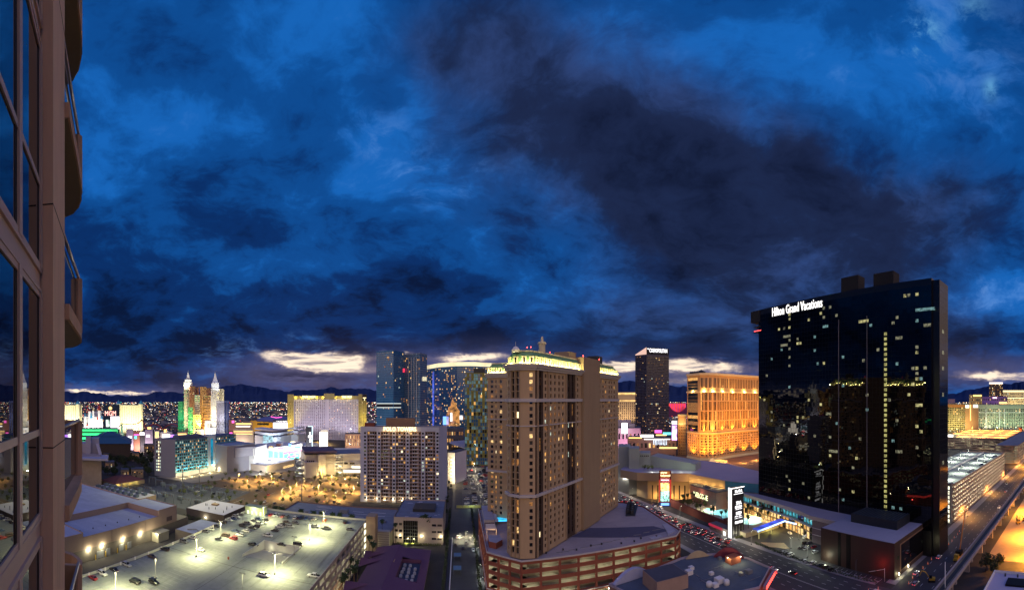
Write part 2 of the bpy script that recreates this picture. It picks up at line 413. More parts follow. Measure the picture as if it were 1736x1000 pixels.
# the avenue runs west with a slight bend; the side street under the rail runs north
AV = [(70, 139, 171), (100, 138, 171), (160, 137, 169), (220, 134, 165), (300, 126, 158), (380, 119, 151), (520, 112, 143), (700, 104, 134)]
b = MB(); 
for (y0, a0, c0), (y1, a1, c1) in zip(AV, AV[1:]): b.face([(a0, y0, .012), (c0, y0, .012), (c1, y1, .012), (a1, y1, .012)])
structure('avenue_road', b, M_ROAD)
def av(t, Y):
    for (y0, a0, c0), (y1, a1, c1) in zip(AV, AV[1:]):
        if y0 <= Y <= y1: k = (Y-y0)/(y1-y0); a = a0+(a1-a0)*k; c = c0+(c1-c0)*k; return a+(c-a)*t
    return AV[-1][1]+(AV[-1][2]-AV[-1][1])*t
sheet('side_street', rect(60, 1500, 66, 91), .010, M_ROAD)
b = MB(); b.box(176, 1500, 91, 96.5, 0, .14); b.box(60, 136, 91, 95, 0, .14)
for (y0, a0, c0), (y1, a1, c1) in zip(AV[1:], AV[2:]):
    b.prism([(c0, y0), (c0+4.5, y0), (c1+4.5, y1), (c1, y1)], 0, .14)
    b.prism([(a0-4, y0), (a0, y0), (a1, y1), (a1-4, y1)], 0, .141)
structure('pavement', b, M_WALK)
b = MB()
for t in (.2, .33, .62, .75, .87):
    for k in range(70):
        Y = 98+k*7.5; w_ = .12
        x0, x1 = av(t, Y), av(t, Y+2.6); b.face([(x0-w_, Y, .022), (x0+w_, Y, .022), (x1+w_, Y+2.6, .022), (x1-w_, Y+2.6, .022)])
for t in (.47, .485):
    for k in range(60):
        Y = 100+k*9; x0, x1 = av(t, Y), av(t, Y+9); b.face([(x0-.09, Y, .021), (x0+.09, Y, .021), (x1+.09, Y+9, .021), (x1-.09, Y+9, .021)], 0)
for k in range(9): b.face([(139+k*3.4, 94, .021), (140.6+k*3.4, 94, .021), (140.6+k*3.4, 98, .021), (139+k*3.4, 98, .021)])
for X0 in range(180, 900, 9):
    for yy in (73, 79.2, 85.2): b.face([(X0, yy, .021), (X0+3, yy, .021), (X0+3, yy+.22, .021), (X0, yy+.22, .021)])
structure('road_markings', b, M_LINE)
sheet('alley_road', rect(-7, 9, 60, 700), .011, M_ROAD)
sheet('side_parking_lot', rect(-5, 40, 335, 570), .014, M_ROAD2)
sheet('sandy_lot', [(223, 57), (223, 20), (640, -80), (640, 57)], .013, M_SAND)
sheet('tree_parking_lot', [(-275, 288), (-95, 288), (-95, 500), (-275, 460)], .012, mat('lot asphalt sandy', (.13, .088, .055), .95, var=.35, scale=.05, second=(.10, .075, .06)))
sheet('hotel_forecourt', [(-330, 345), (-275, 345), (-200, 500), (-300, 500)], .016, mat('pale forecourt', (.26, .23, .19), .9, var=.2, scale=.06))
sheet('substation_yard', [(-300, 258), (-196, 258), (-200, 345), (-290, 345)], .013, mat('yard gravel', (.085, .09, .10), .95, var=.3, scale=.2))
sheet('entrance_drive', [(171, 186), (171, 201), (186, 207), (199, 196), (199, 150), (176, 150), (176, 172)], .015, M_ROAD2)
b = MB()
for k in range(7): b.prism([(180.5, 150+k*.01-k*0), (181, 150), (181, 150.1)], .1, .11)
# bay stripes
b = MB()
for i in range(12):
    for j in range(5):
        b.face([(-262+i*14, 300+j*36, .02), (-261.8+i*14, 300+j*36, .02), (-261.8+i*14, 318+j*36, .02), (-262+i*14, 318+j*36, .02)])
for i in range(16): b.face([(173.5, 100+i*3, .024), (178.2, 100+i*3, .024), (178.2, 100.14+i*3, .024), (173.5, 100.14+i*3, .024)])
for i in range(60):
    for xx in (2+0, 20): b.face([(xx, 345+i*3., .024), (xx+9, 345+i*3, .024), (xx+9, 345.14+i*3, .024), (xx, 345.14+i*3, .024)])
for j in range(5):
    for i in range(34): b.face([(235+i*3.2+j*70, 12-j*3, .024), (235.1+i*3.2+j*70, 12-j*3, .024), (240.1+i*3.2+j*70, 44, .024), (240+i*3.2+j*70, 44, .024)])
structure('parking_markings', b, M_LINE)

# ------------------------------------------------------------------ the plain of houses and lights running out to the range
rr = random.Random(11)
b = MB()
for i in range(3600):
    y = 684.3+46*rr.random()**1.5; x = rr.uniform(60, 1800)
    d = H*F/(y-HY); c = pd(x, d); a = rr.choice((0, 0, pi/2, .3))
    sx, sy, hh = rr.uniform(6, 22), rr.uniform(6, 16), rr.uniform(3.5, 9)*(1 if rr.random() < .95 else 2.4)
    b.box(-sx, sx, -sy, sy, 0, hh, rr.choice((0, 0, 1, 2)), Matrix.Translation(c) @ Matrix.Rotation(a, 4, 'Z'), bottom=False)
tag(b.build('distant_houses', [mat('far roof', (.20, .22, .27), .9), mat('far wall pale', (.30, .27, .25), .9), mat('far block', (.10, .11, .13), .9)]), kind='stuff')
LC = [emit('far lamp white', (1, .86, .62), 5), emit('far lamp amber', (1, .50, .14), 5), emit('far lamp cold', (.72, .88, 1), 5), emit('far lamp red', (1, .08, .06), 4.5), emit('far lamp teal', (.1, .9, .75), 3), emit('far lamp pink', (1, .2, .7), 3.5)]
b = MB()
for i in range(8200):
    y = 682.4+56*rr.random()**1.8; x = rr.uniform(60, 1800)
    d = H*F/(y-HY); c = pd(x, d, 6+rr.random()*4)
    if i % 5 < 2: c.y = round(c.y/420)*420+rr.uniform(-6, 6)
    elif i % 5 == 2: c.x = round(c.x/500)*500+rr.uniform(-6, 6)
    d = sqrt(c.x**2+c.y**2)
    if d < 1000: continue
    r = d*.00047*rr.choice((.6, .8, 1, 1.25, 1.7))
    m = rr.choices(range(6), (46, 26, 14, 9, 3, 3))[0]
    b.lathe([(.05*r, -r), (r, 0), (.05*r, r)], c, 4, m, False)
tag(b.build('distant_city_lights', LC), kind='stuff')

# ------------------------------------------------------------------ the facade the picture is taken from
ua = -49/57.2958; UD = Vector((sin(ua), cos(ua), 0)); ND = Vector((cos(ua), -sin(ua), 0))
TW = Matrix(((UD.x, ND.x, 0, -ND.x), (UD.y, ND.y, 0, -ND.y), (0, 0, 1, H), (0, 0, 0, 1)))   # local s along the wall, o outward, h up from the eye
M_TAN = mat('rendered tan pillar', (.76, .50, .32), .85, var=.2, scale=1.2, bump=.004, streak=True)
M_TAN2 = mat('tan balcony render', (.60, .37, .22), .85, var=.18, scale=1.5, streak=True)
M_ALU = mat('painted window frame', (.62, .45, .35), .5, var=.06, scale=2.)
M_GASK = mat('black gasket', (.006, .006, .007), .6)
M_RAIL = mat('brushed rail', (.45, .42, .42), .35, metal=.7, var=.08)
G_ROOM = glass('facade glass', (.006, .006, .008), .012, 2.6)
th = thing('apartment_tower', 'tan apartment tower beside the viewpoint, dark reflecting glass and rounded balconies', 'building', TW @ Vector((5.6, 0, -H)))
b = MB(); b.box(-3, 6.15, -7, -.40, -H, 16, 0, TW); b.build('wall', mat('dark interior wall', (.05, .035, .03), .9), th)
b = MB(); b.box(5.10, 6.20, -.42, .14, -H, 16, 0, TW)
b.build('pillar', M_TAN, th)
for k in range(-6, 6): b = MB(); b.box(5.093, 6.207, -.43, .143, -.63+3.17*k, -.615+3.17*k, 0, TW); b.build('pillar_joint', mat('pillar joint', (.04, .03, .025), .9), th)
for k in range(-4, 5):
    z0 = -1.50+3.17*k; z1 = z0+2.87
    g = MB(); g.face([TW @ Vector(q) for q in ((-3, -.022, z0), (4.98, -.022, z0), (4.98, -.022, z1), (-3, -.022, z1))])
    fr = MB()
    for s0, s1 in ((3.86, 3.98), (4.96, 5.05), (1.2, 1.32), (-1.4, -1.28)): fr.box(s0, s1, -.12, .012, z0, z1, 0, TW)
    for a, c in ((z0, z0+.07), (z1-.07, z1), (z0+1.05, z0+1.13)):
        fr.box(-3, 3.86, -.12, -.004, a, c, 0, TW); fr.box(3.98, 4.96, -.12, -.004, a, c, 0, TW)
    gk = MB()
    for s0, s1 in ((3.79, 3.86), (4.90, 4.96)): gk.box(s0, s1, -.115, -.017, z0+.07, z1-.07, 0, TW)
    gk.box(5.05, 5.10, -.2, -.05, z0-.3, z1, 0, TW)
    wn = fr.build('window', M_ALU, th); g.build('pane', G_ROOM, wn); gk.build('gasket', M_GASK, wn)
    sp = MB(); sp.box(-3, 5.05, -.12, -.024, z0-.30, z0, 0, TW); sp.build('spandrel', M_ALU, th)
    sp = MB(); sp.box(-3, 5.05, -.03, .006, z0-.045, z0, 0, TW); sp.box(-3, 5.05, -.03, .006, z0-.30, z0-.255, 0, TW); sp.build('ledge', M_ALU, th)
def bal_poly(off=0.): return [(6.2, -.9), (6.2, .215+off), (7.5, .222+off), (8.3, .21+off), (8.8, .16+off), (9.15, .06+off), (9.4, -.10), (9.55, -.32), (9.6, -.9)]
for k in range(-3, 5):
    hb = 1.27+3.17*k
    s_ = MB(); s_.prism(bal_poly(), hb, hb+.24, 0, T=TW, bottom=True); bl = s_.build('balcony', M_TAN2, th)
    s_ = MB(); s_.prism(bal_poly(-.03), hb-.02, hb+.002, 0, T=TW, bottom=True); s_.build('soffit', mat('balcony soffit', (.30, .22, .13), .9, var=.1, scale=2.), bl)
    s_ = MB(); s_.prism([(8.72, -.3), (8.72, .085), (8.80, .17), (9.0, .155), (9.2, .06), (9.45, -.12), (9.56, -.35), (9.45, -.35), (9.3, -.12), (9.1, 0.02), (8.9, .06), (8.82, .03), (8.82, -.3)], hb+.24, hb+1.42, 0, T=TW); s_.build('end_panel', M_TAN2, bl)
    s_ = MB(); s_.tube([TW @ Vector((6.2, .075, hb+1.45)), TW @ Vector((8.8, .09, hb+1.45))], .035, 8); s_.build('rail', M_RAIL, bl)
    s_ = MB(); s_.box(6.2, 8.72, .03, .045, hb+.30, hb+1.36, 0, TW); s_.build('glass_panel', glass('balcony glass', (.05, .05, .045), .03, 1.6), bl)
b = MB(); b.box(1.12, 1.34, -.98, -.765, -.64, -.57, 0, TW)
tag(b.build('balcony_ledge', mat('dark ledge cap', (.11, .085, .10), .7), None, bevel=.02), 'dark capped balcony ledge end close to the glass in the lower left corner', 'ledge')
# ------------------------------------------------------------------ near buildings
M_BEIGE = mat('beige stone panels', (.47, .34, .205), .85, var=.12, scale=.15, streak=True)
M_BEIGE2 = mat('blank stone shaft', (.36, .265, .165), .85, var=.12, scale=.15, streak=True)
M_BAND = mat('pale cornice band', (.52, .49, .48), .8, var=.08, scale=.4)
M_ROOFL = mat('pale roof membrane', (.47, .46, .50), .9, var=.10, scale=.05, fine=9)
M_ROOFG = mat('grey roof membrane', (.20, .22, .26), .9, var=.16, scale=.06, fine=9)
seams(M_ROOFL, 7, 2.4); seams(M_ROOFG, 9, 3)
M_ROOFD = mat('dark roof felt', (.085, .09, .11), .9, var=.2, scale=.08)
M_COPPER = mat('green copper mansard', (.16, .33, .17), .6, var=.16, scale=.5)
M_CREAM = mat('cream dormer', (.70, .64, .42), .8, var=.06)
M_BRICK = mat('red brown precast', (.27, .085, .055), .85, var=.12, scale=.3)
M_BROWN = mat('brown precast', (.25, .16, .11), .85, var=.12, scale=.3)
M_STEEL = mat('grey steel', (.25, .26, .28), .5, metal=.4)
M_DKSTEEL = mat('dark steel', (.05, .055, .06), .5, metal=.3)
M_WHITE = mat('white paint', (.74, .72, .70), .7, var=.07)
M_DECKIN = mat('garage interior concrete', (.34, .32, .27), .9, var=.15)
L_GAR = emit('garage tube light', (1, .93, .62), 15)
L_LAMP = emit('lamp head', (1, .93, .66), 14)
L_LAMPO = emit('sodium lamp head', (1, .55, .14), 14)
L_RED = emit('red neon', (1, .06, .05), 5)
L_REDDOT = emit('red obstruction light', (1, .08, .06), 8)

def u_at(x, p0, p1):
    """metres along p0->p1 where the bearing of photo column x meets it"""
    t = math.tan(az(x)); dx, dy = p1[0]-p0[0], p1[1]-p0[1]
    k = (t*p0[1]-p0[0])/(dx-t*dy); return k*sqrt(dx*dx+dy*dy)
def at(p0, p1, uu, o=0., z=0.):
    p0 = Vector((p0[0], p0[1], 0)); e = Vector((p1[0]-p0.x, p1[1]-p0.y, 0)).normalized(); return p0+e*uu+Vector((e.y, -e.x, 0))*o+Vector((0, 0, z))
def spots(cols, wd, p0, p1):
    r = []
    for x in cols:
        c = u_at(x, p0, p1); r.append((c-wd/2, c+wd/2))
    return r
def band(mb, path, z0, z1, o, m=0, closed=False):
    """moulding along a path, standing o proud of it and butting the wall"""
    n = len(path)
    for i in range(n if closed else n-1):
        a, c = Vector((*path[i][:2], 0)), Vector((*path[(i+1) % n][:2], 0)); e = (c-a).normalized(); nn = Vector((e.y, -e.x, 0))
        q = [a-e*o*.35, c+e*o*.35, c+e*o*.35+nn*o, a-e*o*.35+nn*o]
        mb.prism([(p.x, p.y) for p in q], z0, z1, m, bottom=True)

# ---- the tall three-winged tower on the brick garage
def chateau():
    t = thing('resort_tower', 'tall beige three winged tower with glowing yellow green mansard roof above brick garage', 'building', (45, 190, 22))
    A, B_, C_, D_ = (21.5, 182.0), (33.0, 172.8), (102.1, 243.6), (90.6, 252.8)    # near wing, clockwise from its south corner (seen from above: left, near, far right, back)
    A2 = (23.2, 178.6); B2 = (30.2, 173.2)
    zt = 107.0; zb = 22.0; mb = MB(); panes = []; fc = Facade(mb, panes); strip = MB(); fs = Facade(strip, panes)
    fl = [(24.2+3.0*k, 25.9+3.0*k) for k in range(27)]
    def pk(p):
        return lambda uu, z: pick(.42 if 55 < z < 92 else .25)
    core0, core1 = u_at(985, B_, C_), u_at(1013, B_, C_)
    # near end, a shallow bow in three facets
    nose = [A, (22.0, 178.0), (26.6, 173.6), B_]
    cols_end = [866, 869]
    pA, pB, pC, pD = (21.5, 182.0), (22.6, 176.8), (26.4, 173.4), (33.0, 172.8)
    fc.wall(pA, pB, zb, zt, [(1.9, 3.4)], fl, .5, picker=lambda u_, z: pick(.18))
    L = 5.1; fc.wall(pB, pC, zb, zt, [(.55, 2.0), (2.9, 4.4)], [(24+3*k, 26.7+3*k) for k in range(27)], .8, picker=lambda u_, z: pick(.15, dim=.55))
    fc.wall(pC, pD, zb, zt, [(4.1, 5.5)], fl, .5, picker=lambda u_, z: pick(.18))
    # long face
    tall = [(24.0+3.0*k, 26.75+3.0*k) for k in range(27)]; cuts = [0, u_at(921, B_, C_), u_at(960, B_, C_), u_at(975.5, B_, C_), core0]
    for (a_, c_), cs, zs_ in zip(zip(cuts, cuts[1:]), ([916], [925, 934, 941, 948, 954.5], [964.5, 971], [979.5]), (tall, fl, tall, fl)):
        us = [(max(p_-a_, .15), min(q_-a_, c_-a_-.15)) for p_, q_ in spots(cs, 1.7 if zs_ is tall else 1.5, B_, C_)]
        (fs if zs_ is tall else fc).wall(at(B_, C_, a_), at(B_, C_, c_), zb, zt, us, zs_, .6 if zs_ is tall else .45, picker=lambda u_, z: (pick(.42, dim=.72, hot=.03) if 52 < z < 90 else pick(.06)))
    right0 = at(B_, C_, core1); us = [(a-core1, c-core1) for a, c in spots([1017, 1022.5, 1027, 1033, 1037, 1041.5], 1.7, B_, C_)]
    fc.wall(right0, C_, zb, zt, us, fl, .45, picker=lambda u_, z: pick(.26, dim=.6))
    fc.wall(C_, D_, zb, zt, spans(1, 13, 4, 1.6), fl, .4, lit=.3)
    fc.wall(D_, pA, zb, zt, spans(2, 60, 14, 1.6), fl[::1], .4, lit=.25)
    mb.face([(*p, zt) for p in (pA, pB, pC, pD, C_, D_)])
    # west wing
    w0, w1, w2, w3 = (60, 232), (17.4, 247.5), (16.6, 239.6), (60, 214)
    fc.wall(w1, w2, zb, zt, spans(1.3, 7.0, 2, 1.3), fl, .4, lit=.15)
    fc.wall(w2, w3, zb, zt, [(2.0, 3.8), (5.2, 5.9), (8, 9.6), (13, 14.6), (18, 19.6)], fl, .4, lit=.3)
    fc.wall((50, 262), w1, zb, zt, spans(4, 32, 8, 1.5), fl, .4, lit=.3)
    mb.face([(*p, zt) for p in ((50, 262), w1, w2, w3)][::-1])
    mb.build('wall', M_BEIGE, t); strip.build('bay_strip', mat('russet bay strip', (.075, .05, .038), .85, var=.1), t)
    add_windows(t, panes, 100)
    # blank shaft standing proud of the long face, higher than the roof
    s_ = MB(); q = [at(B_, C_, core0, 1.6), at(B_, C_, core1, 1.6), at(B_, C_, core1, -14.5), at(B_, C_, core0, -14.5)]
    s_.prism([(p.x, p.y) for p in q], zb, 115.2)
    for zz_ in range(28, 114, 6): band(s_, [q[0], q[1]], zz_, zz_+.14, .06)
    s_.build('lift_shaft', M_BEIGE2, t)
    # piers, mouldings
    s_ = MB()
    for x in (911, 929, 959.5, 975.5): 
        c = u_at(x, B_, C_); a = at(B_, C_, c-.55, .5); d = at(B_, C_, c+.55, .5); e = at(B_, C_, c+.55, .02); f = at(B_, C_, c-.55, .02)
        s_.prism([(p.x, p.y) for p in (a, d, e, f)], zb, zt-1)
    for uu in (2.45, .25, 4.8):
        a = at(pB, pC, uu-.2, .45); d = at(pB, pC, uu+.2, .45); e = at(pB, pC, uu+.2, .02); f = at(pB, pC, uu-.2, .02); s_.prism([(p.x, p.y) for p in (a, d, e, f)], zb, zt-1)
    s_.build('pier', M_BEIGE2, t)
    path1 = [pA, pB, pC, pD, at(B_, C_, core0)]; path2 = [at(B_, C_, core1), C_, D_]; path3 = [(50, 262), w1, w2, (28, 232.9)]
    for z0, z1, o in ((91.1, 92.6, .9), (49.0, 50.2, 1.0), (80.2, 80.7, .35)):
        for pth in (path1, path2, path3): s_ = MB(); band(s_, pth, z0, z1, o); s_.build('string_course', M_BAND, t)
    for pth in (path1, path2, path3):
        cor = MB(); band(cor, pth, 105.2, 106.2, .8); band(cor, pth, 106.2, 107.1, 1.5); band(cor, pth, 107.1, 107.9, 2.0)
        cor.build('cornice', M_BAND, t)
    # mansard: parapet, steep slope, flat
    def mansard(path, zt2=113.6, inset=2.6):
        mb2 = MB(); dms = []; n = len(path)
        pts = [Vector((*p[:2], 0)) for p in path]
        def off(i, o):
            e1 = (pts[i]-pts[i-1]).normalized() if i > 0 else (pts[1]-pts[0]).normalized(); e2 = (pts[i+1]-pts[i]).normalized() if i < n-1 else e1
            n1_, n2_ = Vector((e1.y, -e1.x, 0)), Vector((e2.y, -e2.x, 0)); b_ = (n1_+n2_).normalized(); return pts[i]-b_*(o/max(b_.dot(n1_), .4))
        prof = [(-.3, 107.9), (-.3, 108.6), (0.25, 108.6), (.7, 110.4), (1.35, 112.2), (inset, zt2), (inset-.35, zt2), (inset-.35, zt2+.6), (inset+.5, zt2+.6)]
        for i in range(n-1):
            for (o0, z0), (o1, z1) in zip(prof, prof[1:]):
                a, c = off(i, o0), off(i+1, o0); d, e = off(i+1, o1), off(i, o1)
                mb2.face([(a.x, a.y, z0), (c.x, c.y, z0), (d.x, d.y, z1), (e.x, e.y, z1)], 1 if z1 <= 108.7 or z0 >= 113 else 0)
            L = (pts[i+1]-pts[i]).length
            k = max(1, int(L/3.3))
            for j in range(k):
                uu = L*(j+.5)/k
                T = Matrix.Translation(at(pts[i], pts[i+1], uu, 0, 0)) @ Matrix.Rotation(atan2(pts[i+1].y-pts[i].y, pts[i+1].x-pts[i].x), 4, 'Z')
                dm = MB(); dms.append(dm); dm.box(-.95, -.5, -.1, 1.2, 108.6, 111.0, 0, T); dm.box(.5, .95, -.1, 1.2, 108.6, 111.0, 0, T)
                dm.box(-1.15, 1.15, -.2, 1.3, 111.0, 111.35, 0, T); dm.box(-.5, .5, .1, 1.2, 108.6, 111.0, 1, T)
                dm.prism([(-.9, 0), (0, .0), (.9, 0)], 0, 1, 0, T=T @ Matrix.Translation((0, -.1, 111.35)) @ Matrix(((1, 0, 0, 0), (0, 0, 1.2, 0), (0, .0, 0, 0), (0, 0, 0, 1))))
                if True:
                    p = at(pts[i], pts[i+1], L*j/k+.02, 1.25, 108.9)
                    LIGHTS.append((p, 560, (1, .86, .32)))
        return mb2, dms
    roofs = [path1, path2, path3]
    for k, pth in enumerate(roofs):
        m2, dm = mansard(pth); r_ = m2.build('mansard_roof', [M_COPPER, M_CREAM], t); [q.build('dormer', [M_CREAM, G_DARK], r_) for q in dm]
    s_ = MB(); s_.prism([(25, 181), (32, 177), (96, 243), (89, 248)], 107.9, 113.3); s_.prism([(24, 246), (24, 240), (56, 222), (52, 256)], 107.9, 113.2); s_.build('flat_roof', M_ROOFG, t)
    pl = MB(); q = [at(B_, C_, core0-8, -3), at(B_, C_, core0-.1, -3), at(B_, C_, core0-.1, -12), at(B_, C_, core0-8, -12)]; pl.prism([(p.x, p.y) for p in q], 113.4, 117.5); pl.build('plant_room', M_BEIGE2, t)
    c = at(B_, C_, u_at(940, B_, C_), -7); tr = MB(); tr.lathe([(1.6, 113.3), (1.6, 119), (2.0, 119), (2.0, 120), (.8, 120.4), (.5, 122.5), (.05, 123)], (c.x, c.y, 0), 10, 0, False); tr.build('roof_turret', M_CREAM, t)
    c = at(B_, C_, u_at(886, B_, C_)+6, -8); tr = MB(); tr.lathe([(1.6, 113.3), (1.8, 114.4), (1.0, 115.6), (.05, 116)], (c.x, c.y, 0), 10, 0, False); tr.tube([(c.x, c.y, 115.6), (c.x, c.y, 118)], .06, 5); tr.build('roof_dome', M_WHITE, t)
    for x, o, z in ((868, -3, 114.4), (897, -5, 114.4), (950, -6, 114.4)):
        p = at(B_, C_, max(u_at(x, B_, C_), 1), o); k = MB(); k.tube([(p.x, p.y, 113), (p.x, p.y, z+1)], .05, 5); k.lathe([(.05, z+1), (.25, z+1.3), (.05, z+1.6)], (p.x, p.y, 0), 6, 1); k.build('mast', [M_STEEL, L_REDDOT], t)
    for uu in (core0+.2, core1-.2):
        p = at(B_, C_, uu, 1.2); k = MB(); k.lathe([(.05, 115.2), (.3, 115.7), (.05, 116.2)], (p.x, p.y, 0), 6, 0); k.build('obstruction_light', L_REDDOT, t)
    s_ = MB(); q = [at(B_, C_, core1+9, -4), at(B_, C_, core1+16, -4), at(B_, C_, core1+16, -11), at(B_, C_, core1+9, -11)]; s_.prism([(p.x, p.y) for p in q], 113.3, 119.0); s_.build('cooling_screen', M_DKSTEEL, t)
    for k in range(12):
        p = at(B_, C_, 3+k*2.6 if k < 8 else core1+2+(k-8)*6, -2.0, 113.9)
    return t
LIGHTS = []
CH = chateau()
for p, wt, c in LIGHTS: lamp_light('POINT', p, wt, c, CH, size=.12, name='cornice_light')

class Tubes(list):
    def prism(s, *a, **k): s.append((a, k))
    def build(s, name, m, t):
        s.sort(key=lambda q: Vector(q[0][0][0]).length)
        for a, k in s[:100]: b = MB(); b.prism(*a, **k); b.build('light_tube', m, t)
        if len(s) > 100:
            b = MB()
            for a, k in s[100:]: b.prism(*a, **k)
            tag(b.build('light_tubes', m, t), kind='stuff')
def garage_face(mb, inner, lights, p0, p1, z0, z1, levels, bay, m=0, parap=1.1, lit=.6, closed=(), depth=5.0, rng=RNG):
    """open parking levels: pier, spandrel, slab, back wall, light strips"""
    L = (Vector((*p1[:2], 0))-Vector((*p0[:2], 0))).length; n = max(1, round(L/bay)); st = (z1-z0)/levels
    def bx(b_, a, c, o0, o1, za, zb_, mm=0):
        q = [at(p0, p1, a, o0), at(p0, p1, c, o0), at(p0, p1, c, o1), at(p0, p1, a, o1)]; b_.prism([(p.x, p.y) for p in q], za, zb_, mm, bottom=True)
    for k in range(levels+1):
        z = z0+st*k
        bx(mb, 0, L, 0, -.35, z-(.7 if k else 0), z+parap if k < levels else z+1.0, m)
    for i in range(n+1):
        c = L*i/n; bx(mb, max(c-.5, 0), min(c+.5, L), .12, -.6, z0, z1+1.0, m)
    for k in range(levels):
        z = z0+st*k
        bx(inner, 0, L, -.36, -depth, z+.01, z+.2); bx(inner, 0, L, -.36, -depth, z+st-.75, z+st-.6); bx(inner, 0, L, -depth, -depth-.3, z, z+st)
        for i in range(n):
            if (i, k) in closed or rng.random() > lit: continue
            c = L*(i+.5)/n; bx(lights, c-bay*.3, c+bay*.3, -2.2, -2.6, z+st-.95, z+st-.8)

def podium():
    t = thing('parking_garage', 'red brown brick garage podium with lit open levels below the mansard roofed tower', 'garage', (60, 200, 0))
    poly = [(12, 255), (12.5, 183), (26.5, 171.0), (106, 176), (113, 183), (116.5, 235), (108.5, 250.5), (90, 262), (50, 270)]
    mb, inn, lts = MB(), MB(), Tubes()
    garage_face(mb, inn, lts, poly[1], poly[2], 1.0, 21, 5, 6, 0)
    garage_face(mb, inn, lts, poly[2], poly[3], 1.0, 21, 5, 8.5, 0)
    garage_face(mb, inn, lts, poly[3], poly[4], 1.0, 21, 5, 9, 0)
    garage_face(mb, inn, lts, poly[4], poly[5], 1.0, 21, 5, 9, 0, lit=.3)
    garage_face(mb, inn, lts, poly[0], poly[1], 1.0, 21, 5, 8, 0, lit=1.)
    for a, c in ((5, 6), (6, 7), (7, 8), (8, 0)):
        mb.face([(*poly[a], 0), (*poly[c], 0), (*poly[c], 22), (*poly[a], 22)])
    mb.build('brick_frame', M_BRICK, t); inn.build('parking_slabs', M_DECKIN, t); lts.build('light_tubes', L_GAR, t)
    r = MB(); r.prism([(12.6, 254.6), (13, 183.3), (26.9, 171.6), (105.7, 176.5), (112.5, 183.2), (116, 234.8), (108.2, 250), (90, 261.5), (50, 269.5)], 20.9, 21.45); r.build('roof', mat('lavender roof membrane', (.42, .37, .37), .9, var=.14, scale=.06, fine=9), t); seams(MATS['lavender roof membrane'], 9, 3.2, .8)
    r = MB(); r.face([(*q, 21.5) for q in ((56, 197), (70, 208), (104, 197), (108, 186), (90, 184))]); r.build('dark_membrane', mat('dark roof patch', (.10, .10, .15), .9, var=.12, scale=.1), t)
    r = MB(); r.prism([(103, 179), (110, 183), (112.2, 196), (109, 196), (106, 186)], 21.46, 22.0); r.prism([(93, 178), (100, 179), (100, 182), (93, 181)], 21.46, 21.8); r.build('roof_kerb', M_ROOFL, t)
    for i in range(10): a = (44+i*6.2, 178.5+i*1.3); r = MB(); r.box(a[0], a[0]+RNG.uniform(2, 7), a[1], a[1]+.25, 21.46, 21.7+i*.003); r.build('roof_pipe', M_STEEL, t)
    for i in range(9):
        q = Vector((40+i*7.2+RNG.uniform(-2, 2), 176.5+RNG.uniform(0, 5)+i*.2, 21.45)); r = MB(); r.box(-.3, .3, -.3, .3, 0, .7, 0, Matrix.Translation(q)); r.box(-.4, .4, -.4, .4, .7, .8, 0, Matrix.Translation(q)); r.build('roof_vent', M_DKSTEEL, t)
    # string courses and wall lamps at street level
    s_ = MB(); band(s_, poly[0:6], 21.6, 22.3, .35); band(s_, poly[0:4], 5.1, 5.5, .3); s_.build('coping', M_BAND, t)
    for (pa, pb, uu) in [(poly[1], poly[2], 5), (poly[1], poly[2], 12.5)]+[(poly[2], poly[3], 6+k*8.9) for k in range(9)]:
        p = at(pa, pb, uu, .45, 4.0); k = MB(); k.box(-.25, .25, -.25, .25, -.2, .25, 0, Matrix.Translation(p)); w_ = k.build('wall_lamp', L_LAMP, t)
        lamp_light('POINT', at(pa, pb, uu, .9, 3.7), 260, (1, .88, .5), t, size=.2, name='wall_light')
    k = MB(); a = [at(poly[2], poly[3], uu, .2) for uu in (45, 66)]; 
    k.face([at(poly[2], poly[3], 46, .15, 2.0), at(poly[2], poly[3], 64, .15, 2.0), at(poly[2], poly[3], 64, .15, 4.6), at(poly[2], poly[3], 46, .15, 4.6)]); k.build('shopfront', emit('orange shopfront', (1, .30, .04), 1.6, .9, .5), t)
    # roof furniture along the alley side
    r = MB(); r.box(13.6, 19.4, 222, 252, 21.46, 25); r.build('roof_wing', M_ROOFL, t); r = MB(); r.box(13.6, 19, 219, 221.9, 21.46, 23.5); r.build('roof_lobby', M_BROWN, t)
    r = MB()
    for k in range(9): r.box(13.8, 19, 207+k*1.1, 207.4+k*1.1, 24.2, 24.6)
    for xx in (13.8, 18.7): r.box(xx, xx+.3, 207, 216, 23.9, 24.2); r.box(xx, xx+.3, 207, 207.3, 21.46, 23.9); r.box(xx, xx+.3, 215.7, 216, 21.46, 23.9)
    r.build('pergola', M_WHITE, t)
    r = MB(); r.prism([(13.8, 199), (13.8, 190), (17, 187.5), (20.5, 192), (20, 199)], 21.46, 24.4, 0, 1); r.build('roof_pavilion', [M_BRICK, M_ROOFL], t)
    lamp_light('POINT', (17, 204, 22.8), 300, (1, .55, .18), t, size=.2, name='terrace_light')
    p = MB(); p.box(21, 31, 226, 252, 21.46, 22.1, 0); p.box(22, 30, 228, 250, 22.1, 22.14, 1); p.build('rooftop_pool', [M_WALK, emit('lit pool water', (.04, .55, 1), 1.5, .6, .15)], t)
    for i in range(16):
        q = (19.9+RNG.random()*1.2, 224+i*1.7, 21.46); k = MB(); k.tube([q, (q[0], q[1], q[2]+2.2)], .04, 5); k.lathe([(1.2, 2.1), (.05, 2.8)], q, 8, 1, False); k.build('parasol', [M_STEEL, M_WHITE], t)
    u_ = MB()
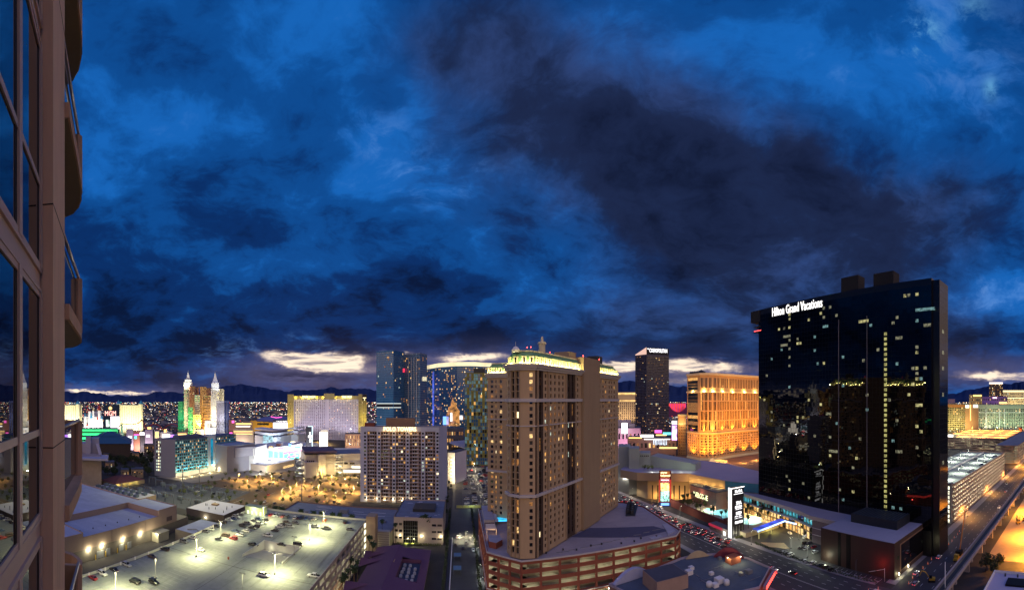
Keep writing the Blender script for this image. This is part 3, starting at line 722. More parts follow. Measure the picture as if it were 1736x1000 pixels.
    for i in range(5):
        for j in range(2): u_.box(100+i*2.0+j*1.5, 101.6+i*2.0+j*1.5, 224+i*4.-j*2.6, 226.2+i*4.-j*2.6, 21.9, 24.2)
    u_.prism([(97.5, 221), (103, 219), (115, 240), (109, 244)], 21.46, 21.9); u_.build('air_handlers', M_DKSTEEL, t)
    return t
podium()

# ---- slab hotel with the lettered roof sign
def polo():
    t = thing('hotel_slab', 'wide grey apartment hotel slab with brown balcony bays and lit rooftop lettering', 'building', (-54, 356, 0))
    P0, P1, P2, P3 = (-89.5, 349.7), (-18.4, 354.5), (-12.1, 372), (-84, 368)
    k = .0893; zc = [3.4+3.26*i for i in range(19)]; zt = 68.0
    mb = MB(); panes = []; fc = Facade(mb, panes); brown = MB(); fb = Facade(brown, panes); bal = MB()
    bays = [(140, 238), (278, 395), (430, 530), (570, 685), (725, 828)]
    winu = [118, 262, 412, 550, 703, 848]; zz = [(z-.9, z+.9) for z in zc]
    edges = [70]+[e for b_ in bays for e in b_]+[866]
    for i in range(0, len(edges), 2):
        a, c = (edges[i]-70)*k, (edges[i+1]-70)*k; wu = (winu[i//2]-70)*k
        p, q = at(P0, P1, a), at(P0, P1, c); fc.wall(p, q, 0, zt, [(wu-.95-a, wu+.95-a)], zz, .3, picker=lambda u_, z: pick(.16, dim=.4, cool=.25))
    for a, c in bays:
        a, c = (a-70)*k, (c-70)*k; p, q = at(P0, P1, a, -.9), at(P0, P1, c, -.9); L = c-a
        fb.wall(p, q, 0, zt-4.2, [(.4, 1.9), (2.6, 4.2), (4.7, 6.3), (L-1.9, L-.4)], zz, .25, picker=lambda u_, z: pick(.14, dim=.3, hot=.1))
        for uu in (a, c):
            e, f = at(P0, P1, uu), at(P0, P1, uu, -.9); brown.face([(*e[:2], 0), (*f[:2], 0), (*f[:2], zt), (*e[:2], zt)])
        e, f = at(P0, P1, a), at(P0, P1, c); mb.face([(*e[:2], zt-4.2), (*f[:2], zt-4.2), (*f[:2], zt), (*e[:2], zt)]); 
        g, h = at(P0, P1, a, -.9), at(P0, P1, c, -.9); brown.face([(*g[:2], zt-4.2), (*h[:2], zt-4.2), (*f[:2], zt-4.2), (*e[:2], zt-4.2)])
        for z in zc:
            for s0, s1 in ((a+2.2, c-2.2),):
                q = [at(P0, P1, s0, .25), at(P0, P1, s1, .25), at(P0, P1, s1, -.88), at(P0, P1, s0, -.88)]; bal.prism([(p.x, p.y) for p in q], z-1.55, z-1.4, 0, bottom=True)
                for kk in range(2):
                    m0, m1 = s0+(s1-s0)*kk/2+.15, s0+(s1-s0)*(kk+1)/2-.15
                    q = [at(P0, P1, m0, .25), at(P0, P1, m1, .25), at(P0, P1, m1, .15), at(P0, P1, m0, .15)]; bal.prism([(p.x, p.y) for p in q], z-1.4, z-.75, 0)
    mb.face([(*P1, 0), (*P2, 0), (*P2, zt), (*P1, zt)]); mb.face([(*P2, 0), (*P3, 0), (*P3, zt), (*P2, zt)]); mb.face([(*P3, 0), (*P0, 0), (*P0, zt), (*P3, zt)])
    mb.build('wall', mat('pale grey render', (.50, .52, .62), .85, var=.07, scale=.2, streak=True), t); brown.build('bay_wall', mat('brown bay render', (.33, .25, .22), .85, var=.1), t)
    tag(bal.build('balconies', mat('balcony white', (.62, .63, .70), .8), t), kind='stuff')
    add_windows(t, panes, 100)
    r = MB(); r.face([(*p, zt-.5) for p in (P0, P1, P2, P3)]); r.build('roof', M_ROOFD, t)
    r = MB(); a, c = at(P0, P1, 23, -4), at(P0, P1, 49, -4); e, f = at(P0, P1, 49, -13), at(P0, P1, 23, -13); r.prism([(p.x, p.y) for p in (a, c, e, f)], zt-.4, 75.5); r.build('plant_room', M_BROWN, t)
    r = MB(); a, c = at(P0, P1, 3, -6), at(P0, P1, 12, -6); e, f = at(P0, P1, 12, -12), at(P0, P1, 3, -12); r.prism([(p.x, p.y) for p in (a, c, e, f)], zt-.4, 70.8); r.build('red_plant_box', mat('rust red plant box', (.22, .06, .04), .8), t)
    s_ = MB(); e_ = Vector((P1[0]-P0[0], P1[1]-P0[1], 0)); o_ = at(P0, P1, 21.5, .35, 64.2)
    text_mb(s_, 'POLO TOWERS', o_, e_, (0, 0, 1), 3.6, 29, .3); s_.build('roof_sign', emit('sign bulbs warm', (1, .70, .30), 4.5), t)
    for i in range(6): lamp_light('POINT', at(P0, P1, 22+i*5.6, 2.0, 63.4), 160, (1, .62, .22), t, size=.3, name='sign_light')
    for i in range(6):
        p = at(P0, P1, 6+i*8, 1.2, 3); lamp_light('POINT', p, 350, (1, .78, .4), t, size=.3, name='wall_light')
    return t
polo()

# ---- dark glass slab on the right
def elara():
    t = thing('glass_tower', 'huge black mirrored glass slab tower with white lettering near its roofline', 'building', (222, 160, 0))
    X0, Ya, Yb, zt = 216.0, 232.0, 88.0, 163.5
    gl = MB(); fr = MB(); pn = []; rr = random.Random(5)
    G_MIR = glass('black mirror glass', (.0015, .0018, .0025), .015, 1.5)
    nC, nR = 54, 46; zb = 15.0; cw = (Ya-Yb)/nC; ch = (zt-4-zb)/nR
    for i in range(nC):
        for k in range(nR):
            y0, y1 = Ya-cw*i-.05, Ya-cw*(i+1)+.05; z0, z1 = zb+ch*k+.06, zb+ch*(k+1)-.06
            if 28 <= i <= 29 or 35.4 <= i <= 36: pass
            a, b_ = rr.uniform(-.006, .006), rr.uniform(-.008, .008)
            gl.face([(X0-a-b_, y0, z0), (X0+a-b_, y1, z0), (X0+a+b_, y1, z1), (X0-a+b_, y0, z1)])
    tag(gl.build('glazing', G_MIR, t))
    bd = MB(); bd.box(X0+.06, X0+13, Yb, Ya, 0, zt-4); bd.box(X0+.06, X0+13, Yb, Ya, zt-4, zt, 0)
    bd.box(X0+13.01, X0+18, Yb+5, Yb+40, 0, zt-3); bd.box(X0+1.5, X0+16, Yb-4.5, Yb-.01, 0, zt-1.0)
    bd.build('frame', mat('black curtain wall', (.006, .006, .009), .3, var=.2, spec=.5), t)
    g2 = MB()
    for k in range(nR):
        z0, z1 = zb+ch*k+.06, zb+ch*(k+1)-.06
        for i in range(4): g2.face([(X0+2+i*3.4, Yb-4.53, z0), (X0+5.2+i*3.4, Yb-4.53, z0), (X0+5.2+i*3.4, Yb-4.53, z1), (X0+2+i*3.4, Yb-4.53, z1)])
    g2.build('end_glazing', G_MIR, t)
    def yof(x): return X0/math.tan(az(x))
    fins = MB()
    for x in (1422, 1470): y = yof(x); fins.box(X0-.35, X0+.05, y-.16, y+.16, 15, zt-18 if x == 1422 else zt-18)
    fins.build('fin', mat('grey fin', (.22, .20, .22), .6), t)
    # overhanging terrace slabs at the west corner
    for z in (zt-.1, zt-9.5, zt-13, zt-17):
        s_ = MB(); s_.box(X0-.3, X0+12, Ya-3 if z < zt-1 else Ya-2, Ya+(9 if z > zt-1 else 6), z-(9 if z > zt-1 else .35), z); s_.build('terrace_slab', mat('terrace concrete dark', (.02, .018, .022), .8), t)
    s_ = MB(); s_.box(X0-.28, X0-.2, Ya-3, Ya+5, zt-16.6, zt-16.1); s_.build('terrace_neon', L_RED, t)
    for x0, x1, h in ((1423, 1452, 10), (1478, 1512, 8.5)):
        s_ = MB(); s_.box(X0+2, X0+10, yof(x1)+0, yof(x0)-0, zt, zt+h); s_.build('plant_room', mat('dark plant room', (.022, .02, .022), .8), t)
    s_ = MB(); y0 = yof(1310); y1 = yof(1394.5); text_mb(s_, 'Hilton Grand Vacations', (X0-.35, y0, zt-7.6), (0, -1, 0), (0, 0, 1), 6.6, y0-y1, .25); s_.build('lettering', emit('white sign letters', (1, .96, .92), 2.6), t)
    L_E = [emit('glass tower room yellow', (.95, .86, .38), .45, .9, .5), emit('glass tower room dim', (.75, .72, .45), .22, .9, .8), emit('glass tower room teal', (.45, .85, .85), .25, .9, .8), emit('glass tower stair', (.95, .88, .30), .42, .6, .5)]
    def win(i, k, m, n=1):
        q = MB(); y0, y1 = Ya-cw*i-.35, Ya-cw*(i+n)+.35; z0, z1 = zb+ch*k+.75, zb+ch*(k+1)-.55
        q.face([(X0-.03, y0, z0), (X0-.03, y1, z0), (X0-.03, y1, z1), (X0-.03, y0, z1)]); q.build('lit_window', L_E[m], t)
    sc = int((Ya-yof(1500.5))/cw)
    for k in range(1, 38): win(sc, k, 3)
    rr = random.Random(21)
    placed = set()
    for x, y, m, n in ((1338, 534, 0, 2), (1338, 544, 0, 2), (1338, 552, 0, 2), (1322, 555, 0, 2), (1329, 554, 1, 2), (1372, 546, 0, 2), (1390, 534, 0, 2), (1398, 523, 1, 2), (1409, 522, 1, 2), (1398, 541, 1, 2), (1420, 538, 1, 2), (1457, 543, 0, 4), (1533, 502, 0, 2), (1544, 500, 1, 2), (1556, 501, 0, 2), (1533, 492, 1, 1), (1568, 488, 1, 2), (1519, 535, 1, 2), (1517, 546, 1, 1), (1556, 530, 2, 6), (1556, 541, 2, 2), (1567, 549, 1, 3), (1397, 551, 2, 3), (1380, 571, 2, 2), (1350, 581, 0, 3), (1328, 571, 1, 4), (1326, 585, 1, 4), (1380, 598, 2, 2), (1310, 606, 2, 1), (1337, 609, 1, 2), (1556, 590, 1, 2), (1556, 598, 0, 2), (1545, 625, 1, 2), (1556, 622, 0, 2), (1567, 622, 1, 2), (1556, 631, 1, 2), (1556, 638, 0, 2), (1518, 570, 1, 3), (1518, 617, 2, 2), (1557, 686, 0, 3), (1562, 691, 0, 2), (1543, 672, 0, 2), (1556, 719, 0, 2), (1557, 727, 0, 2), (1564, 735, 0, 2), (1521, 717, 1, 2), (1518, 765, 1, 3), (1407, 766, 1, 4), (1407, 772, 0, 2), (1354, 708, 0, 2), (1363, 708, 0, 2), (1354, 715, 0, 1), (1370, 680, 0, 1), (1400, 702, 1, 3), (1331, 721, 1, 2), (1310, 702, 1, 1)):
        yy = yof(x); i = int((Ya-yy)/cw); d = X0/sin(az(x)); k = int((zat(y, d)-zb)/ch)
        if 0 <= i < nC-1 and 0 <= k < nR-1 and i != sc:
            n = 1 if n < 3 else n-1
            if any((i+j, k) in placed for j in range(n)): continue
            placed |= {(i+j, k) for j in range(n)}; win(i, k, m, n)
    for j in range(46):
        i, k = rr.randrange(2, nC-2), rr.randrange(1, nR-3)
        if (i, k) in placed or i == sc: continue
        placed.add((i, k)); win(i, k, rr.choice((1, 1, 2, 2, 0)), 1)
    for k in (37, 33, 30, 25, 12): 
        q = MB(); q.face([(X0+5.5, Yb-4.6, zb+ch*k+.6), (X0+8.6, Yb-4.6, zb+ch*k+.6), (X0+8.6, Yb-4.6, zb+ch*k+2.8), (X0+5.5, Yb-4.6, zb+ch*k+2.8)]); q.build('lit_window', L_E[1], t)
    return t
elara()
# ------------------------------------------------------------------ hotels and shops along the boulevard
def frame_px(x0, x1, d0, d1=None, depth=20.):
    """front face p0->p1 between two photo columns; back face depth metres behind it"""
    p0, p1 = pd(x0, d0), pd(x1, d1 or d0); e = (p1-p0).normalized(); back = Vector((-e.y, e.x, 0))*depth
    return p0, p1, p1+back, p0+back
def spot(t, x, d, z, target, watts, col, cone=70, size=.4):
    lamp_light('SPOT', pd(x, d, z), watts, col, t, target, size, cone, .7, 'flood_light')
def tower(name, label, cat, x0, x1, ytop, d, depth, wall, cols, rows, wf=.5, hf=.5, zb=0., lit=.12, most=0, d1=None, side=True, roof=None, dep=.3, picker=None, group=None, foot=4., head=2., roofm=None, rec=True):
    p0, p1, p2, p3 = frame_px(x0, x1, d, d1, depth); zt = zat(ytop, d)
    t = thing(name, label, cat, ((p0+p2)/2)*1.0, 0, group); t.location.z = zb
    mb, panes = MB(), []; fc = Facade(mb, panes)
    L = (p1-p0).length; zs = spans(zb+foot, zt-head, rows, (zt-zb-foot-head)/rows*hf) if rows else []
    fc.wall(p0, p1, zb, zt, spans(.6, L-.6, cols, L/cols*wf) if cols else [], zs, dep, picker=picker, lit=lit)
    sc = max(1, int(cols*depth/L)) if cols else 0
    for a, c in ((p3, p0), (p1, p2)):
        fc.wall(a, c, zb, zt, spans(.6, depth-.6, sc, depth/sc*wf) if (side and sc) else [], zs if side else [], dep, lit=lit, picker=picker)
    mb.face([(*q[:2], z) for q, z in ((p2, zb), (p3, zb), (p3, zt), (p2, zt))])
    mb.build('wall', wall, t)
    if panes: add_windows(t, panes, most)
    r = MB(); r.prism([(q.x, q.y) for q in (p0, p1, p2, p3)], zt-.02, zt+.8, 0); r.build('roof', roofm or M_ROOFD, t)
    return t, (p0, p1, p2, p3), zt
def pxbox(mb, x0, x1, y0, y1, d, depth, m=0, d1=None, z0=None):
    p0, p1, p2, p3 = frame_px(x0, x1, d, d1, depth); mb.prism([(q.x, q.y) for q in (p0, p1, p2, p3)], max(zat(y1, d), 0) if z0 is None else z0, zat(y0, d), m, bottom=True); return p0, p1, p2, p3

# -- skyline hotel of miniature skyscrapers
GN = 'skyscraper styled towers of the skyline hotel'
W_CREAM = mat('cream tower wall', (.62, .58, .46), .85, var=.06, scale=.05); W_BRN = mat('terracotta tower wall', (.38, .19, .11), .85, var=.07, scale=.05)
W_ORG = mat('ochre tower wall', (.48, .28, .12), .85, var=.07, scale=.05); W_GRN = mat('green tower wall', (.10, .34, .18), .8, var=.07, scale=.05)
W_GRY = mat('silver tower wall', (.50, .50, .52), .7, var=.05, scale=.05); W_YEL = mat('mustard tower wall', (.55, .42, .12), .85, var=.06, scale=.05)
W_WHT = mat('white tower wall', (.68, .68, .66), .8, var=.05, scale=.05); W_NAVY = mat('navy tower wall', (.06, .08, .20), .6, var=.06, scale=.05)
def ny(name, lab, x0, x1, yt, d, dep, m, c, r, col, watts, lit=.05, wf=.45, hf=.5, y_aim=None):
    t, q, zt = tower(name, lab, 'hotel tower', x0, x1, yt, d, dep, m, c, r, wf, hf, 0, lit, 0, side=True, group=GN)
    if watts:
        xm = (x0+x1)/2; spot(t, xm-3, d-46, 4, pd(xm, d, zt*.55), watts, col, 78); spot(t, xm+4, d-30, 30, pd(xm, d, zt*.8), watts*.6, col, 90)
    return t, q, zt
GREEN, YEL, WARM, WHT = (.12, 1, .34), (1, .80, .16), (1, .62, .24), (1, .95, .78)
ny('hotel_tower', 'green lit tower at the left edge of the cluster of miniature skyscrapers', 302, 312.5, 681, 1040, 16, W_GRN, 5, 26, (.12, 1, .55), 60000)
t, q, zt = ny('hotel_tower', 'cream stepped skyscraper with white lit tapering spire, left of the pair with spires', 312, 326, 653, 1005, 20, W_CREAM, 6, 34, (1, .92, .55), 150000)
pp = MB(); c = sum(q, Vector())/4; hw = (q[1]-q[0]).length/2; ang = atan2(q[1].y-q[0].y, q[1].x-q[0].x)
T = Matrix.Translation(c) @ Matrix.Rotation(ang, 4, 'Z')
z1, z2, z3, z4 = zt, zat(648, 1005), zat(643.5, 1005), zat(628, 1005)
pp.box(-hw-.6, hw+.6, -11, 11, z1-3, z2, 0, T); pp.box(-hw*.8, hw*.8, -9, 9, z2, z3, 0, T)
pp.prism([(-6., -6.), (6., -6.), (6., 6.), (-6., 6.)], z3, z3+4, 0, T=T, scale=.8); pp.prism([(-4.2, -4.2), (4.2, -4.2), (4.2, 4.2), (-4.2, 4.2)], z3+4, z4-8, 0, T=T, scale=.36); pp.lathe([(1.5, z4-8), (.4, z4-3), (.1, z4+3)], c, 6, 0, True)
pp.build('spire', W_WHT, t)
for dx in (-9, -4): spot(t, 320+dx, 975, z1-22, (c.x, c.y, z3+6), 60000, (1, .97, .80), 60)
ny('hotel_tower', 'terracotta brown tower with flat top right behind the green glass front', 321, 331, 655, 985, 20, W_BRN, 6, 32, WARM, 70000)
ny('hotel_tower', 'narrow terracotta shaft a little lower beside the terracotta tower', 331.2, 337, 656.5, 1000, 18, W_BRN, 3, 30, WARM, 30000)
ny('hotel_tower', 'short dark green glass tower standing in front of the cream one', 318.6, 327, 691, 940, 12, W_GRN, 4, 18, (.05, 1, .25), 65000, .3)
ny('hotel_tower', 'slim cream white floodlit shaft in the middle of the cluster', 330, 338.5, 670, 960, 14, W_CREAM, 5, 20, (1, .95, .62), 120000)
ny('hotel_tower', 'low mustard yellow block with rows of small windows at the cluster centre', 327.5, 341, 703, 935, 16, W_YEL, 7, 12, YEL, 110000)
ny('hotel_tower', 'tall ochre tower with a lighter left flank and orange light', 339, 350, 656, 1000, 20, W_ORG, 6, 34, (1, .62, .16), 110000)
ny('hotel_tower', 'dark brown upper tower stepped behind the striped one', 350, 360.5, 658, 1010, 20, W_BRN, 5, 30, WARM, 26000)
ny('hotel_tower', 'brown tower of horizontal window stripes lit yellow at its foot', 343.5, 357.5, 671, 965, 16, W_ORG, 1, 26, (1, .70, .20), 60000, .02, .9, .45)
t, q, zt = ny('hotel_tower', 'silver white skyscraper with arched needle crown, right of the pair with spires', 357.5, 372, 659, 1000, 20, W_WHT, 7, 34, (1, .96, .88), 120000)
pp = MB(); c = sum(q, Vector())/4; hw = (q[1]-q[0]).length/2; ang = atan2(q[1].y-q[0].y, q[1].x-q[0].x); T = Matrix.Translation(c) @ Matrix.Rotation(ang, 4, 'Z')
z2 = zat(649, 1000); pp.box(-hw*.85, hw*.85, -9, 9, zt, z2, 0, T)
zz_ = z2; hw2 = hw*.75
for k in range(6):
    dz = 4.6-k*.25; pp.prism([(-hw2, -hw2), (hw2, -hw2), (hw2, hw2), (-hw2, hw2)], zz_, zz_+dz, 0, T=T, scale=.80); zz_ += dz; hw2 *= .74
pp.lathe([(1.1, zz_-2), (.4, zz_+4), (.08, zat(626.5, 1000))], c, 6, 0); pp.build('crown', mat('polished crown', (.7, .72, .74), .35, metal=.4, var=.04), t)
for dx in (-8, 8): spot(t, 365+dx, 972, zt-18, (c.x, c.y, z2+14), 60000, (.85, .95, 1), 60)
ny('hotel_tower', 'cream yellow round edged block peeking out right of the needle crowned tower', 371, 379.5, 659.5, 1015, 18, W_CREAM, 3, 30, (1, .90, .45), 120000)
ny('hotel_tower', 'silver slab with pale vertical ribs at the right end of the cluster', 366.5, 380, 680, 945, 16, W_GRY, 9, 1, (.86, .80, 1), 60000, .0, .35, .97)
ny('hotel_tower', 'navy blue slab with white edges at the far right of the cluster', 380.3, 388.5, 680, 950, 16, W_NAVY, 3, 1, (.8, .85, 1), 30000, .0, .5, .97)
for x0, x1, y0, y1, d, c, lab in ((347, 358, 713, 738, 900, (1, .98, .90), 'white floodlit rounded hall roof at the feet of the brown tower'), (357, 366, 725, 740, 890, (1, .95, .8), 'small white lit block beside the rounded hall'), (330, 345, 728, 741, 890, (1, .80, .30), 'low yellow lit arcade below the mustard block')):
    t, q, zt = tower('entrance_hall', lab, 'hall', x0, x1, y0, d, 14, W_WHT, 4, 2, .4, .5, 0, .6)
    spot(t, (x0+x1)/2, d-34, 8, pd((x0+x1)/2, d, zt*.6), 55000, c, 80)

# -- castle hotel, floodlit cream, behind the lettered pylon
W_CAS = mat('castle cream wall', (.66, .62, .44), .85, var=.05, scale=.05)
R_BLU = mat('castle blue roof', (.06, .30, .50), .6); R_RED = mat('castle red roof', (.55, .05, .04), .6)
for x0, x1, lab in ((98, 139, 'left wing of the cream castle hotel, partly behind the balcony'), (203, 243, 'right wing of the cream castle hotel with blue corner caps')):
    t, q, zt = tower('castle_hotel', lab, 'hotel', x0, x1, 687, 1090, 18, W_CAS, 13, 26, .35, .45, 0, .04, 0, group='wings of the castle hotel')
    for k in range(5): spot(t, x0+(x1-x0)*(k+.5)/5, 1040, 4, pd(x0+(x1-x0)*(k+.5)/5, 1090, 46), 95000, (1, .93, .58), 95)
    for x in ((132,) if x0 < 100 else (201, 239)):
        b = MB(); c = pd(x, 1086); b.lathe([(6.5, 0), (6.5, zt+3)], c, 8, 0, False); b.lathe([(7.2, zt+3), (6, zt+6), (.2, zt+14)], c, 8, 1, False); b.build('corner_turret', [W_CAS, R_BLU], t)
t = thing('castle', 'white fairytale castle with red and blue cone roofs between the cream wings', 'castle', pd(160, 1040))
b = MB(); pxbox(b, 141, 175, 706, 733, 1030, 26, 0, None, 0.); pxbox(b, 150, 172, 698, 733, 1050, 16, 0, None, 0.); b.build('wall', W_WHT, t)
for x, yt, yb, r, m in ((154.5, 698, 709, 5.0, R_BLU), (168.5, 687, 695.5, 5.5, R_RED), (151.5, 693, 697, 4.5, R_RED), (166, 703, 711, 4.0, R_RED), (158, 690, 696, 3.5, mat('castle gold roof', (.5, .38, .10), .6)), (144, 700, 706, 4., R_BLU), (173, 704, 710, 3.6, R_BLU), (153.5, 717, 720, 3., R_RED), (148, 719, 722, 3., R_RED)):
    b = MB(); c = pd(x, 1022); za, zb_ = zat(yb, 1022), zat(yt, 1022); b.lathe([(r*.75, 0), (r*.75, za)], c, 8, 0, False); b.lathe([(r, za), (r*.45, za+(zb_-za)*.5), (.1, zb_)], c, 8, 1, False); b.build('cone_tower', [W_WHT, m], t)
for k in range(4): spot(t, 145+k*9, 985, 5, pd(145+k*9, 1030, 34), 70000, (1, .97, .86), 95)

# -- lettered casino pylon with a gold emblem and two screens
t = thing('casino_pylon', 'tall casino sign pylon with red and white letters under a round gold emblem', 'sign', pd(190, 900))
b = MB(); pxbox(b, 176, 203, 686, 728, 900, 10, 0, None, 0); b.build('pylon_body', mat('pylon navy', (.02, .05, .10), .6), t)
p0, p1, _, _ = frame_px(177.5, 202, 898); b = MB(); text_mb(b, 'MGM', pd(178, 899.2, zat(704.8, 899)), p1-p0, (0, 0, 1), 11, 24.5, .6); b.build('letters', emit('sign letters red white', (1, .42, .34), 3.2), t)
b = MB(); c = pd(187, 898.5, zat(692, 898)); R_ = Matrix.Translation(c) @ Matrix.Rotation(-az(187), 4, 'Z') @ Matrix.Rotation(pi/2, 4, 'X'); b.lathe([(.1, 1.2), (2.4, 1.0), (4.2, .2), (4.2, -.2)], (0, 0, 0), 12, 0, True, R_); b.lathe([(.1, 2.6), (1.3, 2.2), (2.0, 1.1)], (0, .8, 0), 10, 1, True, R_); b.build('emblem', [emit('gold emblem', (1, .62, .20), 1.6), emit('gold emblem face', (1, .80, .45), 1.8)], t)
b = MB(); pxbox(b, 187.5, 202.5, 706, 727, 899.4, 1); b.build('white_screen', emit('screen white', (1, .95, 1), 2.2), t)
b = MB(); pxbox(b, 179.6, 185.6, 711.5, 723.5, 899.4, 1); b.build('poster_screen', emit('screen poster', (.75, .95, .80), 1.4, .8, .12), t)
# -- green lit low hotel front and the blue domed arena roof in front of it
t, q, zt = tower('arena_hotel', 'long low hotel block washed emerald green with horizontal ledges', 'hotel', 120, 200, 727.5, 760, 30, mat('emerald lit wall', (.30, .42, .36), .8), 1, 4, .96, .45, 0, .0, 0)
for k in range(6): spot(t, 125+k*14, 735, 6, pd(125+k*14, 760, 24), 42000, (.02, 1, .30), 110)
W_SHOP_DK = mat('dusk brown wall', (.07, .055, .045), .9)
t = thing('dome_arena', 'low broad dark blue hip roofed arena in front of the green hotel', 'arena', pd(185, 620))
b = MB(); p = [pd(150, 600), pd(222, 600), pd(222, 680), pd(150, 680)]; b.prism([(q.x, q.y) for q in p], 0, zat(752, 600), 0); b.build('wall', W_SHOP_DK, t)
b = MB(); z0 = zat(752, 600); c = sum(p, Vector())/4; b.prism([(c.x+(q.x-c.x)*1.04, c.y+(q.y-c.y)*1.04) for q in p], z0, z0+9, 0, scale=.45); b.prism([(c.x+(q.x-c.x)*.5, c.y+(q.y-c.y)*.5) for q in p], z0+9.1, z0+15, 0, scale=.3); b.build('roof', mat('dark blue metal roof', (.035, .10, .17), .5, var=.08, scale=.2), t)
# -- green statue on a plinth with raised torch
t = thing('statue', 'pale green robed statue raising a torch on a stone plinth', 'statue', pd(206.5, 800))
b = MB(); c = pd(206.5, 800); T = Matrix.Translation(c); b.lathe([(6, 0), (6, 10), (5, 10), (4.4, 24), (5, 24.2), (5, 25.5)], c, 8, 0, False); b.build('plinth', mat('stone plinth', (.45, .42, .36), .9), t)
b = MB(); z0 = 25.5; b.lathe([(2.4, z0), (2.2, z0+4), (2.0, z0+9), (1.5, z0+11), (2.0, z0+13.2), (1.7, z0+15), (.7, z0+16), (.6, z0+16.6), (1.0, z0+17.5), (.95, z0+18.6), (.3, z0+19.3)], c, 10, 0, True)
e = Vector((cos(az(206)), -sin(az(206)), 0)); b.tube([c+e*-1.7+Vector((0, 0, z0+14.6)), c+e*-2.6+Vector((0, 0, z0+17.5)), c+e*-2.8+Vector((0, 0, z0+21))], .55, 6, 0, .35); b.tube([c+e*1.6+Vector((0, 0, z0+14.4)), c+e*2.1+Vector((0, -.8, z0+11.5)), c+e*.9+Vector((0, -1.6, z0+11.2))], .5, 6, 0, .4)
for k in range(7): b.tube([c+Vector((0, 0, z0+18.8)), c+e*(1.8*cos(pi*k/6))+Vector((0, 0, z0+18.9+1.6*sin(pi*k/6)))], .14, 4)
b.lathe([(.5, z0+21), (.8, z0+21.8), (.1, z0+23.4)], c+e*-2.8, 6, 1, True); b.build('figure', [mat('verdigris copper', (.26, .50, .40), .6), emit('torch', (1, .8, .3), 4)], t)
spot(t, 206, 770, 12, (c.x, c.y, 40), 26000, (.75, 1, .82), 60)
# -- roller coaster
t = thing('roller_coaster', 'red tubular roller coaster track looping on thin supports', 'roller coaster', pd(250, 880))
ctl = [(196, 727), (208, 719), (218, 719.5), (228, 719), (236, 716), (240, 711), (243, 716), (247, 727), (254, 722), (262, 719), (270, 722), (276, 727), (284, 721), (294, 719), (302, 724)]
pts = [pd(x, 880+6*sin(i), zat(y, 880)) for i, (x, y) in enumerate(ctl)]
sm = []
for i in range(len(pts)-1):
    p_1, a, c, n_ = pts[max(i-1, 0)], pts[i], pts[i+1], pts[min(i+2, len(pts)-1)]
    for k in range(6):
        f = k/6; sm.append(.5*((2*a)+(c-p_1)*f+(2*p_1-5*a+4*c-n_)*f*f+(3*a-p_1-3*c+n_)*f**3))
b = MB(); b.tube(sm, .75, 5); b.tube([p+Vector((0, 1.6, 0)) for p in sm], .55, 5); b.build('track', mat('red track paint', (.45, .05, .05), .5), t)
b = MB(); 
for p in sm[::5]: b.tube([(p.x, p.y, 0), (p.x, p.y, p.z)], .3, 4)
b.build('supports', mat('support steel', (.30, .10, .09), .6), t)
spot(t, 232, 850, 3, pd(232, 880, 20), 14000, (1, .5, .2), 120)

# -- strip of shops and signs under the castle and the skyline hotel
W_SHOP = [mat('shop wall violet', (.34, .30, .45), .8), mat('shop wall pale', (.60, .58, .55), .8), mat('shop wall brick', (.30, .14, .10), .8), mat('shop wall dark', (.08, .08, .10), .8), mat('shop wall tan', (.42, .33, .24), .8)]
SIGNS = [emit('sign white', (1, .96, .92), 3.2), emit('sign magenta', (1, .12, .55), 2.2), emit('sign blue', (.15, .35, 1), 2.4), emit('sign amber', (1, .62, .18), 2.6), emit('sign teal', (.15, .9, .9), 1.8), emit('sign violet', (.55, .22, 1), 2.2), L_RED]
shops = [(214, 226, 728, 745, 700, 0, [(217, 223, 739, 743, 0)], 'lilac corner shop with a pointed gable under the castle wing'), (226, 237, 731, 745, 705, 2, [(227, 236, 736, 738, 1), (228, 232, 739, 744, 4)], 'brick shop with a pink strip sign under the castle wing'), (236.5, 246, 731, 746, 710, 3, [(236.5, 245, 733, 737.6, 0)], 'dark shop under a long white sign board'), (246, 259, 729, 747, 700, 0, [(248, 254, 737, 741, 0), (250, 256, 724, 727.5, 3)], 'violet theatre block with a glowing square sign on its roof'), (262, 270, 731, 747, 690, 1, [(263.5, 268.5, 732, 742, 3)], 'small tan block with one bright amber doorway'), (272, 292, 733, 747, 690, 1, [(275, 288, 736, 743, 0), (278, 282, 728, 733, 3)], 'long white lit shop row with golden roof sign'), (288, 301, 737, 748, 680, 0, [(288, 295, 737, 743, 5), (296, 300, 739, 744, 2)], 'violet lit shop at the end of the white row'), (300, 318, 733, 745, 800, 4, [(302, 316, 735, 738, 3)], 'tan arcade with an amber strip below the green tower'), (388, 398, 712, 728, 800, 2, [(393, 397, 713, 717, 1)], 'brick block with a bright pink square sign beside the navy slab'), (398, 428, 716, 727, 850, 4, [(400, 426, 717.5, 719.5, 3), (400, 424, 722, 723.5, 0)], 'long tan market hall with two glowing ribbons of light'), (395, 430, 728, 741, 800, 4, [(396, 428, 731, 732, 3), (396, 428, 735, 736, 3)], 'terraced parking block with amber strips left of the curved white hall'), (388, 396, 731, 744, 700, 2, [(389, 394, 733, 735, 1)], 'small red brick shop with pink sign behind the teal hotel')]
